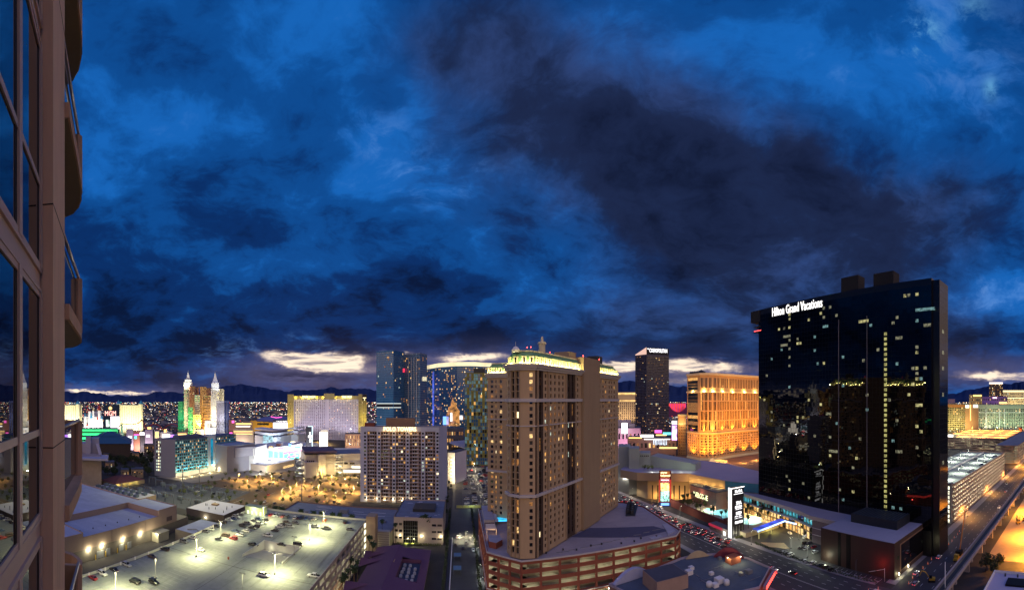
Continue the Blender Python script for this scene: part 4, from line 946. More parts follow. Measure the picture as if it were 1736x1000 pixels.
for x0, x1, y0, y1, d, m, sg, lab in shops:
    t = thing('shop', lab, 'shop', pd((x0+x1)/2, d)); b = MB(); pxbox(b, x0, x1, y0, y1, d, 14, 0, None, 0); b.build('wall', W_SHOP[m], t)
    for a, c, e, f, s_ in sg: b = MB(); pxbox(b, a, c, e, f, d-.6, .5, 0); b.build('lit_sign', SIGNS[s_], t)
    lamp_light('POINT', pd((x0+x1)/2, d-12, 7), 9000, (1, .8, .7), t, size=.5, name='street_glow')
# -- teal balcony hotel
t = thing('balcony_hotel', 'grey ten storey hotel with teal lit balcony rows and a lit stair window column', 'hotel', pd(320, 500))
Q0, Q1, Q2 = pd(262, 482), pd(297.5, 472), pd(400, 552); zt = 45.0
e = (Q2-Q1).normalized(); bk = Vector((-e.y, e.x, 0)); Q0 = Q1+bk*24-e*1.5; Q3 = Q2+bk*20
Q0 = pd(262, 486)
mb, panes = MB(), []; fc = Facade(mb, panes); L = (Q1-Q0).length
fl = [(6+3.75*k, 8.2+3.75*k) for k in range(10)]
gr = mat('grey blue render', (.25, .26, .32), .85, var=.05, scale=.1)
fc.wall(Q0, Q1, 0, zt, [(2.2, 4.6), (5.0, 6.6), (7.2, 8.8)], fl, .25, picker=lambda u_, z: 6 if 4.8 < u_ < 6.8 else RNG.choice((5, 5, 1)))
mb.build('end_wall', gr, t)
LF = (Q2-Q1).length; m2 = MB(); f2 = Facade(m2, panes); teal = MB(); 
def U(x): return u_at(x, Q1, Q2)
segs = [(0, U(352), mat('teal balcony wall', (.16, .36, .42), .8)), (U(365), LF, None)]
for a, c, _m in segs:
    p, q = at(Q1, Q2, a, -1.2), at(Q1, Q2, c, -1.2); n = max(4, int((c-a)/3.3))
    f2.wall(p, q, 6 if a < 1 else 8, zt-1, spans(.3, c-a-.3, n, 2.2), fl, .2, picker=lambda u_, z: pick(.38, dim=.3, cool=.4))
    for k in range(11):
        z = 5+3.75*k
        w_ = [at(Q1, Q2, a, .05), at(Q1, Q2, c, .05), at(Q1, Q2, c, -1.19), at(Q1, Q2, a, -1.19)]; teal.prism([(v_.x, v_.y) for v_ in w_], z, z+.25, bottom=True)
        if k < 10: w_ = [at(Q1, Q2, a, .05), at(Q1, Q2, c, .05), at(Q1, Q2, c, -.05), at(Q1, Q2, a, -.05)]; teal.prism([(v_.x, v_.y) for v_ in w_], z+.25, z+1.25)
    for i in range(n+1):
        uu = a+(c-a)*i/n; w_ = [at(Q1, Q2, uu-.12, .0), at(Q1, Q2, uu+.12, .0), at(Q1, Q2, uu+.12, -1.19), at(Q1, Q2, uu-.12, -1.19)]; teal.prism([(v_.x, v_.y) for v_ in w_], 5.25, zt-1)
m2.build('front_wall', gr, t); teal.build('balconies', mat('teal balcony', (.14, .42, .52), .75, var=.06), t); add_windows(t, panes, 100)
b = MB(); a, c = U(352), U(365); w_ = [at(Q1, Q2, a, .6), at(Q1, Q2, c, .6), at(Q1, Q2, c, -6), at(Q1, Q2, a, -6)]; b.prism([(v_.x, v_.y) for v_ in w_], 0, zt+1.5); b.build('centre_bay', mat('pale teal bay', (.5, .6, .65), .8), t)
b = MB(); w_ = [at(Q1, Q2, a+5, .66), at(Q1, Q2, c-5, .66)]; b.face([(w_[0].x, w_[0].y, 9), (w_[1].x, w_[1].y, 9), (w_[1].x, w_[1].y, zt-3), (w_[0].x, w_[0].y, zt-3)]); b.build('teal_panel', emit('teal light panel', (.0, .30, .50), .8, .5, .1), t)
b = MB(); w_ = [at(Q1, Q2, 0, 0), at(Q1, Q2, LF, 0), Q3, Q0+bk*2]; b.prism([(v_.x, v_.y) for v_ in w_], zt-1, zt); w_ = [at(Q1, Q2, 8, -3), at(Q1, Q2, U(345), -3), at(Q1, Q2, U(345), -14), at(Q1, Q2, 8, -14)]; b.prism([(v_.x, v_.y) for v_ in w_], zt, zt+3.4); b.build('roof', mat('blue grey roof', (.10, .13, .20), .8), t)
b = MB(); b.face([(*Q2[:2], 0), (*Q3[:2], 0), (*Q3[:2], zt-1), (*Q2[:2], zt-1)]); w_ = [at(Q1, Q2, 0, .02), at(Q1, Q2, LF, .02), at(Q1, Q2, LF, -1.1), at(Q1, Q2, 0, -1.1)]; b.prism([(v_.x, v_.y) for v_ in w_], 0, 4.9); b.build('base_storey', mat('pale base storey', (.5, .5, .52), .85), t)
b = MB(); b.face([(*Q3[:2], 0), (*Q0[:2], 0), (*Q0[:2], zt-1), (*Q3[:2], zt-1)]); b.build('back_wall', gr, t)
for k in range(9):
    p = at(Q1, Q2, 4+k*LF/9.2, 2.2, 5.5); lamp_light('SPOT', p, 2600, (.06, .70, 1), t, p+Vector((0, 0, 20))-Vector((e.y, -e.x, 0))*2.6, .3, 110, .6, 'teal_uplight')
for k in range(7): lamp_light('POINT', at(Q1, Q2, 3+k*16, 8, 3.), 3200, (1, .82, .42), t, size=.3, name='porch_light')
for x, r in ((314, 6.5), (376, 9.5)):
    t = thing('roof_dome', 'small bright teal dome rising behind the left roof of the balcony hotel' if x < 320 else 'larger dark teal dome behind the right roof of the balcony hotel', 'dome', pd(x, 620)); b = MB(); c = pd(x, 620); zc = zat(745, 620); b.lathe([(r*1.0, 0), (r*1.0, zc)], c, 16, 1, True); b.lathe([(r*cos(k*pi/12), zc+r*.8*sin(k*pi/12)) for k in range(6)]+[(.05, zc+r*.8)], c, 16, 0, True); b.build('dome', [mat('teal dome copper' if x > 320 else 'bright teal dome', (.05, .30, .32) if x > 320 else (.10, .5, .6), .5), M_BROWN], t)
    if x < 320: spot(t, x, 600, zc+3, (c.x, c.y, zc+4), 3000, (.3, .9, 1), 90)

# -- park hotel: pale Y-plan slab with gold ends and two roof signs
t = thing('resort_slab', 'broad pale lilac hotel slab with gold lit ends and twin roof signs', 'hotel', pd(555, 910))
R0, R1, R2, R3 = pd(495, 900), pd(554, 925), pd(607.5, 900), pd(612, 925)
mb, panes = MB(), []; fc = Facade(mb, panes); zt = zat(677, 900); wl = mat('pale lilac wall', (.54, .50, .58), .85, var=.05, scale=.03)
zs = spans(3, zt-1, 26, 1.6); 
fc.wall(R0, R1, 0, zt, spans(1, (R1-R0).length-4, 17, 1.7), zs, .35, picker=lambda u_, z: pick(.09, dim=.3, cool=.3)); fc.wall(R1, R2, 0, zt, spans(5, (R2-R1).length-1, 18, 1.7), zs, .35, picker=lambda u_, z: pick(.13, dim=.3, cool=.3))
for a, c in ((R2, pd(612, 960)), (pd(490, 960), R0)): mb.face([(*a[:2], 0), (*c[:2], 0), (*c[:2], zt), (*a[:2], zt)])
mb.face([(*q[:2], zt) for q in (R0, R1, R2, pd(612, 960), pd(490, 960))]); mb.build('wall', wl, t); add_windows(t, panes, 100)
gold = mat('gold brown end wall', (.36, .30, .13), .8, var=.05, scale=.05)
for nm, x0, x1, yt, m in (('end_tower', 487.5, 498, 668.5, gold), ('end_tower', 607.5, 614, 668, gold), ('end_tower', 614.2, 621.5, 669, gold)):
    mb2, pn2 = MB(), []; f2 = Facade(mb2, pn2); a, c, d_, e_ = frame_px(x0, x1, 895, None, 22); z2 = zat(yt, 895); f2.wall(a, c, 0, z2, spans(1.5, (c-a).length-1.5, 3 if x0 < 500 else 2, 1.2), spans(4, z2-16, 26, 1.5), .3, lit=.05)
    for g, h in ((d_, a), (c, e_)): pass
    mb2.face([(*c[:2], 0), (*d_[:2], 0), (*d_[:2], z2), (*c[:2], z2)]); mb2.face([(*e_[:2], 0), (*a[:2], 0), (*a[:2], z2), (*e_[:2], z2)]); mb2.face([(*q[:2], z2) for q in (a, c, d_, e_)])
    o = mb2.build(nm, m, t); b = MB()
    for q, k in pn2: b.face(q, k)
    tag(b.build('end_windows', WIN, t), kind='stuff')
for x, z_, wt in ((486, 6, 90000), (489, 30, 30000), (618, 6, 80000), (620, 40, 30000)): spot(t, x, 868, z_, pd(x+2, 895, 60), wt, (1, .80, .12), 80)
b = MB(); 
for a, c in ((R0, R1), (R1, R2)): w_ = [at(a, c, 0, .1), at(a, c, (c-a).length, .1), at(a, c, (c-a).length, -9), at(a, c, 0, -9)]; b.prism([(q.x, q.y) for q in w_], zt+.1, zat(671, 900))
pxbox(b, 549, 567, 667, 676, 915, 14); b.build('sign_parapet', gold, t)
b = MB(); text_mb(b, 'PARK MGM', pd(513, 898, zat(674.8, 898)), R1-R0, (0, 0, 1), 5.4, 30, .5); text_mb(b, 'PARK MGM', pd(580, 904, zat(674.8, 904)), R2-R1, (0, 0, 1), 5.4, 23, .5); b.build('roof_letters', emit('gold letters', (1, .86, .45), 3.4), t)
b = MB(); pxbox(b, 614.5, 621.3, 669.4, 679.5, 893, 1.5); b.build('black_sign', mat('black sign board', (.01, .01, .012), .5), t); b = MB(); pxbox(b, 615.2, 620.8, 673.8, 675, 891.8, .6); b.lathe([(.2, -2), (1.4, 0), (.2, 2)], pd(618, 891.8, zat(677.5, 892)), 6, 0, False); b.build('sign_script', emit('sign script gold', (1, .75, .4), 2.5), t)
for k in range(9): 
    a, c = (R0, R1) if k < 5 else (R1, R2); lamp_light('POINT', at(a, c, (c-a).length*((k % 5)+.5)/5, 2.2, zt+4.2), 1500, (1, .80, .16), t, size=.4, name='sign_light')
for k in range(7): spot(t, 500+k*17, 868, 4, pd(500+k*17, 905, 60), 26000, (.93, .84, 1), 100)

# -- big arena with light-board front
t = thing('sports_arena', 'round arena with blue roof, gold facade and a white glowing media front', 'arena', pd(462, 1150))
b = MB(); p0, p1, p2, p3 = frame_px(424, 468, 1150, 1120, 70); b.prism([(q.x, q.y) for q in (p0, p1, p2, p3)], 0, zat(713.5, 1130)); b.build('gold_facade', mat('bronze facade', (.40, .26, .08), .6), t)
b = MB(); p0, p1, p2, p3 = frame_px(463, 496, 1090, 1090, 60); b.prism([(q.x, q.y) for q in (p0, p1, p2, p3)], 0, zat(712, 1090)); b.build('wall', W_SHOP[3], t)
b = MB(); c = pd(468, 1150); b.lathe([(58, zat(714, 1150)), (54, zat(711, 1150)), (38, zat(707.5, 1150)), (.5, zat(705, 1150))], c, 28, 0); b.build('roof', mat('arena roof blue', (.16, .18, .36), .6), t)
b = MB(); b.tube([pd(459, 1095, zat(706, 1095)), pd(468, 1092, zat(708.2, 1092)), pd(478, 1095, zat(707, 1095))], 1.0, 5); b.build('roof_neon', SIGNS[1], t)
b = MB(); pxbox(b, 463, 489.5, 716.5, 726.5, 1086, 2); b.build('media_wall', emit('media wall', (1, .90, 1), 2.6), t); p0, p1, _, _ = frame_px(468, 488, 1087)
b = MB(); text_mb(b, 'T-Mobile ARENA', pd(468.5, 1086, zat(715.4, 1086)), p1-p0, (0, 0, 1), 3.2, 30, .5); b.build('lettering', SIGNS[0], t); b = MB(); pxbox(b, 436, 456, 717, 720.5, 1112, 1); b.build('dark_windows', G_DARK, t)
for x in (430, 445, 458): spot(t, x, 1090, 4, pd(x, 1130, 14), 40000, (1, .66, .12), 100)
# -- white curved shopping hall
t = thing('curved_hall', 'white curved shopping hall with sweeping layered roof edge under blue light', 'hall', pd(465, 760))
for k, (y0, y1, o) in enumerate(((727.5, 730, 0), (732.5, 736, -10), (741, 758, 14))):
    b = MB(); pl = []
    for i in range(13): a = i/12; x = 432+74*a; pl.append(pd(x, 780-46*sin(pi*min(a*1.25, 1))+o+(30*max(0, a-.6)), 0))
    pl2 = [q+Vector((0, 34, 0)) for q in pl[::-1]]; b.prism([(q.x, q.y) for q in pl+pl2], zat(y1, 750) if k < 2 else 0, zat(y0, 750), 0, bottom=True); b.build('roof_tier' if k < 2 else 'wall', [mat('white hall cladding', (.66, .68, .72), .7, var=.04)][0], t)
b = MB(); pxbox(b, 446, 462, 738, 752, 742, 6); b.build('glazed_front', emit('aqua glazing', (.35, .75, .85), .5, .9, .2), t)
for x in (436, 452, 470, 488, 502): spot(t, x, 700, 5, pd(x, 760, 24), 46000, (.72, .86, 1), 110)
# -- overexposed white shop row with floodlights
t = thing('shopping_block', 'white shopping block flooded with dazzling white light left of the black pylon', 'shop', pd(470, 600))
b = MB(); p0, p1, p2, p3 = frame_px(450, 512, 575, 640, 50); b.prism([(q.x, q.y) for q in (p0, p1, p2, p3)], 0, zat(757, 600)); pxbox(b, 512, 540, 756, 785, 650, 40, 0, 690, 0); b.build('wall', W_WHT, t)
for k in range(6): b = MB(); pxbox(b, 456+k*9, 462+k*9, 764+k, 775+k, 572+k*11, 1); b.build('window_strip', [SIGNS[4]], t)
for k in range(9): b = MB(); x0 = 452+k*8; pxbox(b, x0, x0+4+k % 3*2, 757.5-k % 4*2.2, 766, 588+k*9, 9, 0, None, 14); b.build('roof_block', (W_SHOP[k % 5], W_WHT)[k % 2], t)
for k in range(8): b = MB(); x0 = 454+k*10; pxbox(b, x0, x0+5, 779+k*.8, 784+k*.6, 573.5+k*9.5, .6); b.build('dark_window', G_DARK, t)
for k, (x0, x1, y0, y1) in enumerate(((456, 462, 757, 760), (470, 480, 759, 761.5), (489, 494, 752, 758), (499, 509, 757, 760), (515, 522, 757, 760), (527, 534, 758, 761))): b = MB(); pxbox(b, x0, x1, y0, y1, 570+k*11, 1); b.build('lit_sign', SIGNS[(3, 1, 2, 4, 6, 3)[k]], t)
b = MB(); pxbox(b, 480, 512, 768, 770, 596, 1, 0, 632); pxbox(b, 488, 505, 774, 776, 600, 1, 0, 618); b.build('pink_strips', SIGNS[1], t)
for x, d in ((440, 540), (455, 535), (470, 560), (485, 575), (500, 590), (520, 620), (535, 630)): lamp_light('POINT', pd(x, d, 13), 13000, (.93, .97, 1), t, size=.6, name='flood_light')
t, q, zt = tower('show_box', 'windowless grey box building with a white lit right side behind the forecourt', 'hall', 385, 433, 757, 500, 40, mat('grey panel wall', (.27, .26, .30), .85, var=.05), 0, 0, d1=530, roofm=mat('roof pale blue', (.3, .35, .42), .8)); b = MB(); pxbox(b, 399, 432, 759.5, 775, 505.5, 3, 0, 522); b.build('panel_band', mat('panel band', (.34, .33, .38), .8), t)
t, q, zt = tower('show_box', 'white glowing box with smooth walls right of the grey windowless one', 'hall', 430, 452, 760, 520, 40, W_WHT, 0, 0, d1=560, roofm=M_ROOFL)
for x in (436, 447): lamp_light('SPOT', pd(x, 478, 4), 30000, (.80, .90, 1), t, pd(x, 530, 16), .4, 100, .7, 'flood_light')
t = thing('low_shop', 'low brown shop with lit yellow doorway at the edge of the tree lot', 'shop', pd(470, 530)); b = MB(); p0, p1, p2, p3 = frame_px(452, 501, 505, 560, 26); b.prism([(q.x, q.y) for q in (p0, p1, p2, p3)], 0, 8.5, 0, 1); b.build('wall', [W_SHOP[4], M_ROOFL], t); b = MB(); pxbox(b, 481, 498, 791, 799, 533, .6, 0, 555); b.build('lit_front', L_GOLD, t)
for x in (460, 474): lamp_light('POINT', pd(x, 498, 6), 5000, (1, .75, .3), t, size=.3, name='wall_light')
# -- black pylon and glowing sign tower
t = thing('billboard_pylon', 'black billboard pylon with pale blue edge and white emblem bars', 'sign', pd(524, 640)); b = MB(); pxbox(b, 518.5, 530, 723, 758, 640, 4, 0, None, 0); b.build('pylon_body', mat('pylon black', (.02, .02, .035), .5), t)
b = MB(); pxbox(b, 528.8, 530, 722.4, 757, 639.2, .7); pxbox(b, 522, 530, 722.2, 723.2, 639.2, .7); b.build('lit_edge', emit('pale blue edge', (.6, .85, 1), 2.2), t)
for x0, x1, y0, y1 in ((524.4, 526.6, 732.6, 736), (522.4, 529, 738.2, 741.8), (524.6, 527.4, 743.5, 749.6)): b = MB(); pxbox(b, x0, x1, y0, y1, 639, .8); b.build('emblem_bar', SIGNS[0], t)
t = thing('sign_tower', 'blazing white square sign tower with a pale cap by the pylon', 'sign', pd(548, 610)); b = MB(); pxbox(b, 541.6, 555.5, 733.5, 762, 610, 9, 0, None, 0); b.build('screen_shaft', emit('blazing screen', (1, .88, .72), 4.5), t); b = MB(); pxbox(b, 543.5, 556, 728.5, 733.3, 611, 8); b.build('cap', W_SHOP[1], t)
lamp_light('POINT', pd(548, 590, 20), 30000, (1, .85, .6), t, size=1, name='screen_glow')
t, q, zt = tower('office_block', 'brown office block of thin vertical fins left of the lettered slab hotel', 'office', 585, 616, 736, 760, 24, mat('finned brown wall', (.36, .24, .19), .8), 22, 3, .4, .8, 0, .5)
for x in (592, 608): spot(t, x, 725, 4, pd(x, 760, 16), 20000, (1, .66, .45), 100)
# -- beige mall back with stairs
t = thing('mall_block', 'beige windowless mall rear with dark overhanging roof slab and open stair towers', 'mall', pd(565, 490))
wm = mat('beige mall render', (.46, .40, .36), .85, var=.05, scale=.1); b = MB(); p0, p1, p2, p3 = frame_px(517, 622, 485, 500, 45); b.prism([(q.x, q.y) for q in (p0, p1, p2, p3)], 0, zat(770, 490), 0, 1); pxbox(b, 518, 539, 784, 806, 470, 12, 0, 474, 0); pxbox(b, 540, 552, 771, 800, 479, 5, 0, 481, 0); b.build('wall', [wm, M_ROOFG], t)
b = MB(); p0, p1, p2, p3 = frame_px(515, 571, 480, 484, 50); b.prism([(q.x, q.y) for q in (p0, p1, p2, p3)], zat(768, 482), zat(765.6, 482)+.6, 0, bottom=True); b.build('roof_slab', mat('dark roof slab', (.10, .07, .12), .8), t)
for x0, x1, d in ((500.5, 515.5, 478), (569.5, 581, 480)):
    s_ = MB(); p0, p1, p2, p3 = frame_px(x0, x1, d, None, 7); zt = zat(776 if x0 < 510 else 770, d)
    for q in (p0, p1, p2, p3): s_.box(-.25, .25, -.25, .25, 0, zt, 0, Matrix.Translation(q))
    n = 7
    for k in range(n):
        za = zt*k/n; s_.prism([(q.x, q.y) for q in (p0, p1, p2, p3)], za+.01, za+.2, 0, bottom=True); a, c = (p0, p1) if k % 2 else (p1, p0)
        s_.tube([a+Vector((0, 0, za+.3)), c+Vector((0, 0, za+zt/n))], .3, 4, 0); s_.tube([a+Vector((0, 0, za+1.3)), c+Vector((0, 0, za+1+zt/n))], .12, 4, 0)
    s_.build('stair_tower', M_STEEL, t)
    for k in range(3): lamp_light('POINT', sum((p0, p1, p2, p3), Vector())/4+Vector((0, 0, zt*(k+.6)/3)), 2400, (1, .88, .5), t, size=.3, name='stair_light')
b = MB(); 
for k in range(4): pxbox(b, 520+k*3.4, 522.6+k*3.4, 780.6, 783, 484.4-10, .5)
for x0, x1 in ((583, 590), (593, 601)): pxbox(b, x0, x1, 784, 787, 491, .5)
b.build('dark_windows', G_DARK, t); b = MB(); pxbox(b, 596, 622, 790, 793.5, 488, 1.5, 0, 484); pxbox(b, 582, 622, 797, 801, 486, 2); b.build('white_canopy', emit('canopy light', (1, .93, .75), 1.6), t)
for x, wt in ((526, 5000), (545, 7000), (560, 7000), (590, 5000), (606, 6000)): lamp_light('POINT', pd(x, 474, 4), wt, (1, .76, .28), t, size=.3, name='wall_light')
t = thing('street_block', 'row of bright boulevard shopfronts with pink and white signs behind the mall', 'shop', pd(595, 680)); b = MB(); pxbox(b, 556, 640, 762, 775, 640, 20, 0, None, 0); b.build('wall', W_SHOP[1], t)
for x0, x1, c in ((560, 566, 3), (570, 580, 0), (583, 590, 4), (592, 606, 0), (608, 618, 1)): b = MB(); pxbox(b, x0, x1, 763, 767, 639, .6); b.build('lit_sign', SIGNS[c], t)

# -- blue glass tower pair, the curved hotel with glowing roofline, and the chequered tower
G_SKY = glass('sky blue tower glass', (.03, .10, .18), .10, 2.2)
def glass_tower(name, lab, faces, zt, cols, rows, wall, lit, roof_pts, most=60, group=None, pickr=None):
    t = thing(name, lab, 'tower', sum((Vector((*f[0][:2], 0)) for f in faces), Vector())/len(faces), 0, group); mb, panes = MB(), []; fc = Facade(mb, panes)
    for (p0, p1), n in zip(faces, cols):
        L = (p1-p0).length; fc.wall(p0, p1, 0, zt, spans(.2, L-.2, n, (L-.4)/n*.72), spans(3, zt-2, rows, (zt-5)/rows*.66), .15, picker=pickr or (lambda u_, z: pick(lit, dim=.4) if RNG.random() < .5 else 7))
    mb.face([(*q[:2], zt) for q in roof_pts]); mb.build('wall', wall, t); add_windows(t, panes, most); return t
blue = lambda lit: (lambda u_, z: (pick(1, dim=.35) if RNG.random() < lit else 7))
W_BL = mat('blue metal mullion', (.055, .17, .36), .45, metal=.3, var=.08, scale=.05)
W_BL2 = mat('pale blue mullion', (.16, .22, .32), .45, metal=.2, var=.06, scale=.05)
a, c, e_, f = pd(638, 680), pd(667, 660), pd(686, 690), pd(660, 720)
t = glass_tower('glass_hotel', 'left blue glass tower of the pair behind the lettered slab, with red lit panels', [(a, c), (c, e_), (f, a)], zat(594.5, 670), (13, 9, 6), 44, W_BL, .05, (a, c, e_, f), 60, None, blue(.045))
b = MB(); pxbox(b, 675, 686, 624, 630.5, 678, .8, 0, 688); b.build('red_panel', emit('red window light', (1, .03, .09), 1.6, .6, .3), t); b = MB(); pxbox(b, 638.5, 680, 683.6, 684.4, 660.5, 1); pxbox(b, 638.5, 680, 690.4, 691.2, 660.5, 1); b.build('white_frame', emit('white edge light', (.9, 1, .95), 1.4), t); b = MB(); pxbox(b, 639, 679.6, 684.6, 690.2, 661, .6); b.build('frame_screen', mat('frame dark', (.02, .03, .05), .4), t)
a, c, e_, f = pd(686, 690), pd(712, 668), pd(724, 690), pd(700, 720)
t = glass_tower('glass_hotel', 'right blue glass tower of the pair with pale vertical ribs and one bright floor block', [(a, c), (c, e_)], zat(599.5, 680), (11, 6), 44, W_BL2, .05, (a, c, e_, f), 60, None, blue(.06))
b = MB(); pxbox(b, 713, 723.5, 638, 645.5, 671, .6, 0, 686); b.build('lit_floor_block', emit('pale gold floor', (1, .9, .6), .8, .6, .4), t)
b = MB(); 
for x in (692, 697, 701.5, 706): pxbox(b, x, x+.8, 606, 724, 683-(x-692)*.9, .8, 0, None, 0)
b.build('rib', mat('white rib', (.45, .47, .52), .6), t)
arc = [pd(722, 860), pd(745, 800), pd(775, 775), pd(805, 775), pd(836, 800)]; zt = zat(622, 790)
t = glass_tower('curved_hotel', 'broad dark blue curved glass hotel with a glowing cream roof band', list(zip(arc, arc[1:])), zt, (14, 15, 15, 14), 42, W_BL, .22, arc+[pd(836, 850), pd(722, 900)], 100, None, blue(.17))
b = MB()
for p, q in zip(arc, arc[1:]): band(b, [p, q], zt+.4, zt+8.2, 1.6)
b.build('roof_band', emit('cream roof band', (1, .84, .50), 1.1, .3, .02), t)
b = MB(); pxbox(b, 733, 736, 630, 724, 812, 3, 0, None, 2); b.build('blue_strip', emit('blue light strip', (.10, .18, .95), .7, .7, .08), t)
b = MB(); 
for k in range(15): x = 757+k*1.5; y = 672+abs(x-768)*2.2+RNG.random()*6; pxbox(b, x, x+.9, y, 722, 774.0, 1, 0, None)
b.build('painted_amber_reflection', emit('amber reflection glow', (1, .42, .10), .8, .9, .12), t)  # amber reflections painted on the glass as glowing strips
b = MB(); pxbox(b, 763.5, 766.5, 700, 714, 773, 1); b.build('white_screen', SIGNS[0], t); b = MB(); pxbox(b, 779, 787, 704, 712, 775, 1); b.build('white_screen', SIGNS[0], t); b = MB(); pxbox(b, 751, 760, 706, 720, 776, 1); b.build('blue_screen', SIGNS[2], t)
W_VEER = mat('olive panel wall', (.22, .21, .05), .7, var=.1); G_AQ = emit('aqua glazing lit', (.22, .45, .50), .28, .6, .1)
a, c, e_ = pd(788, 560), pd(829, 560), pd(829, 590); zt = zat(632, 560)
veer = lambda u_, z: (0 if RNG.random() < .13 else (7 if RNG.random() < .55 else (3 if RNG.random() < .12 else 8)))
t = thing('chequered_tower', 'chequered olive and aqua glass apartment tower left of the mansard roofed one', 'tower', pd(808, 570)); mb, panes = MB(), []; fc = Facade(mb, panes); n, r = 11, 26; L = (c-a).length; cell = L/n; ch = (zt-2)/r
on = {(i, k): (0 < ((i*1.7+sin(k*.42)*2.4) % 4) < 2.5) for i in range(n) for k in range(r)}
fc.wall(a, c, 0, zt, [(cell*i+.25, cell*(i+1)-.25) for i in range(n)], [(1+ch*k+.3, 1+ch*(k+1)-.3) for k in range(r)], .2, skip=lambda i, k: not on[((i-1)//2 % n, (k-1)//2 % r)] and RNG.random() < .8, picker=veer)
mb.face([(*a[:2], zt), (*c[:2], zt), (*e_[:2], zt), (*pd(788, 590)[:2], zt)]); mb.face([(*pd(788, 590)[:2], 0), (*a[:2], 0), (*a[:2], zt), (*pd(788, 590)[:2], zt)]); mb.face([(*c[:2], 0), (*e_[:2], 0), (*e_[:2], zt), (*c[:2], zt)]); mb.build('wall', W_VEER, t); add_windows(t, panes, 100, WIN+[G_AQ])
b = MB(); pxbox(b, 803, 822, 624.5, 632, 566, 12); b.build('plant_room', M_DKSTEEL, t)
# -- angular white mall roofs between
t = thing('crystal_mall', 'angular white folded mall roof with green lit glass in front of the blue hotel', 'mall', pd(800, 600))
b = MB(); z = lambda y, d: zat(y, d)
A_, B2_, C2_, D2_ = pd(761, 600, z(751, 600)), pd(815, 590, z(753, 590)), pd(809, 560, z(766, 560)), pd(790, 575, z(762, 575))
b.face([A_, D2_, C2_, B2_]); b.face([A_, B2_, pd(800, 680, z(745, 680)), pd(765, 680, z(748, 680))]); b.face([pd(815, 570, z(768, 570)), pd(836, 560, z(770, 560)), pd(838, 600, z(744, 600)), pd(824, 610, z(745, 610))]); b.face([B2_, pd(824, 610, z(745, 610)), pd(838, 640, z(742, 640)), pd(800, 680, z(745, 680))])
b.build('folded_roof', mat('white zinc roof', (.42, .40, .46), .6, var=.06), t); b = MB(); pxbox(b, 763, 810, 763, 790, 604, 40, 0, None, 0); pxbox(b, 812, 838, 764, 790, 590, 20, 0, None, 0); b.build('glass_wall', mat('dark mall glass wall', (.03, .04, .04), .2), t); b = MB()
for k in range(6): pxbox(b, 766+k*6, 770+k*6, 764, 771, 603, .6)
b.build('green_glass', emit('green glazing', (.15, .8, .35), .6, .8, .2), t)
t, q, zt = tower('brick_block', 'low grey rooftops with strip lights at the foot of the chequered tower', 'building', 752, 786, 727, 690, 30, W_SHOP[3], 8, 3, .5, .5, 0, .6)
t, q, zt = tower('stair_block', 'narrow white lattice garage end with amber light right of the lettered slab hotel', 'garage', 759, 771, 767, 440, 30, W_WHT, 0, 0, d1=436); b = MB()
p0, p1, _, _ = frame_px(759.5, 770.5, 438)
for k in range(8): z0 = zt*k/9; b.tube([p0+Vector((0, -.4, z0)), p1+Vector((0, -.4, z0+zt/9))], .18, 4); b.tube([p1+Vector((0, -.5, z0)), p0+Vector((0, -.5, z0+zt/9))], .18, 4)
b.build('lattice', M_BROWN, t); 
for k in range(4): lamp_light('POINT', pd(765, 430, 5+k*7), 3000, (1, .78, .4), t, size=.3, name='wall_light')
# ------------------------------------------------------------------ prototypes: cars, lamps, palms, trees
M_TYRE = mat('tyre rubber', (.012, .012, .012), .9); M_RIM = mat('alloy rim', (.35, .35, .36), .35, metal=.8)
G_CAR = glass('car glass', (.01, .012, .014), .05, 1.6)
PAINT = {n: mat('car paint '+n, c, .28, var=.03, spec=.6) for n, c in dict(white=(.62, .62, .60), silver=(.33, .34, .35), grey=(.13, .135, .14), black=(.012, .012, .014), red=(.34, .02, .02), blue=(.03, .06, .15), brown=(.06, .035, .028), orange=(.45, .10, .02), yellow=(.55, .38, .04)).items()}
H_ON = emit('headlamp on', (1, .95, .82), 9); T_ON = emit('tail lamp on', (1, .04, .05), 3.2); H_OFF = mat('headlamp lens', (.6, .6, .6), .2, var=.02); T_OFF = mat('tail lamp lens', (.25, .01, .01), .3, var=.02)
SHAPES = {
 'sedan':  (4.7, 1.82, [(-2.35, .45, .72), (-2.2, .25, .92), (-1.3, .22, .98), (.9, .22, .96), (2.0, .24, .82), (2.3, .3, .66), (2.35, .42, .55)], [(-1.75, .97), (-1.0, 1.42), (.15, 1.45), (1.05, .95)]),
 'suv':    (4.8, 1.92, [(-2.4, .5, .85), (-2.32, .32, 1.05), (-1.3, .3, 1.12), (1.0, .3, 1.1), (2.1, .32, 1.0), (2.36, .38, .82), (2.4, .5, .65)], [(-2.28, 1.1), (-2.0, 1.72), (.2, 1.75), (1.15, 1.08)]),
 'pickup': (5.5, 1.98, [(-2.75, .5, .85), (-2.7, .38, 1.05), (-1.0, .36, 1.08), (1.2, .36, 1.1), (2.4, .38, 1.02), (2.7, .42, .85), (2.75, .5, .7)], [(-1.15, 1.08), (-.95, 1.74), (.55, 1.76), (1.35, 1.08)]),
 'van':    (5.2, 1.98, [(-2.6, .5, .95), (-2.55, .32, 1.15), (-1.3, .3, 1.2), (1.3, .3, 1.15), (2.2, .32, 1.0), (2.55, .38, .82), (2.6, .5, .65)], [(-2.52, 1.15), (-2.4, 1.95), (1.0, 1.98), (1.95, 1.1)])}
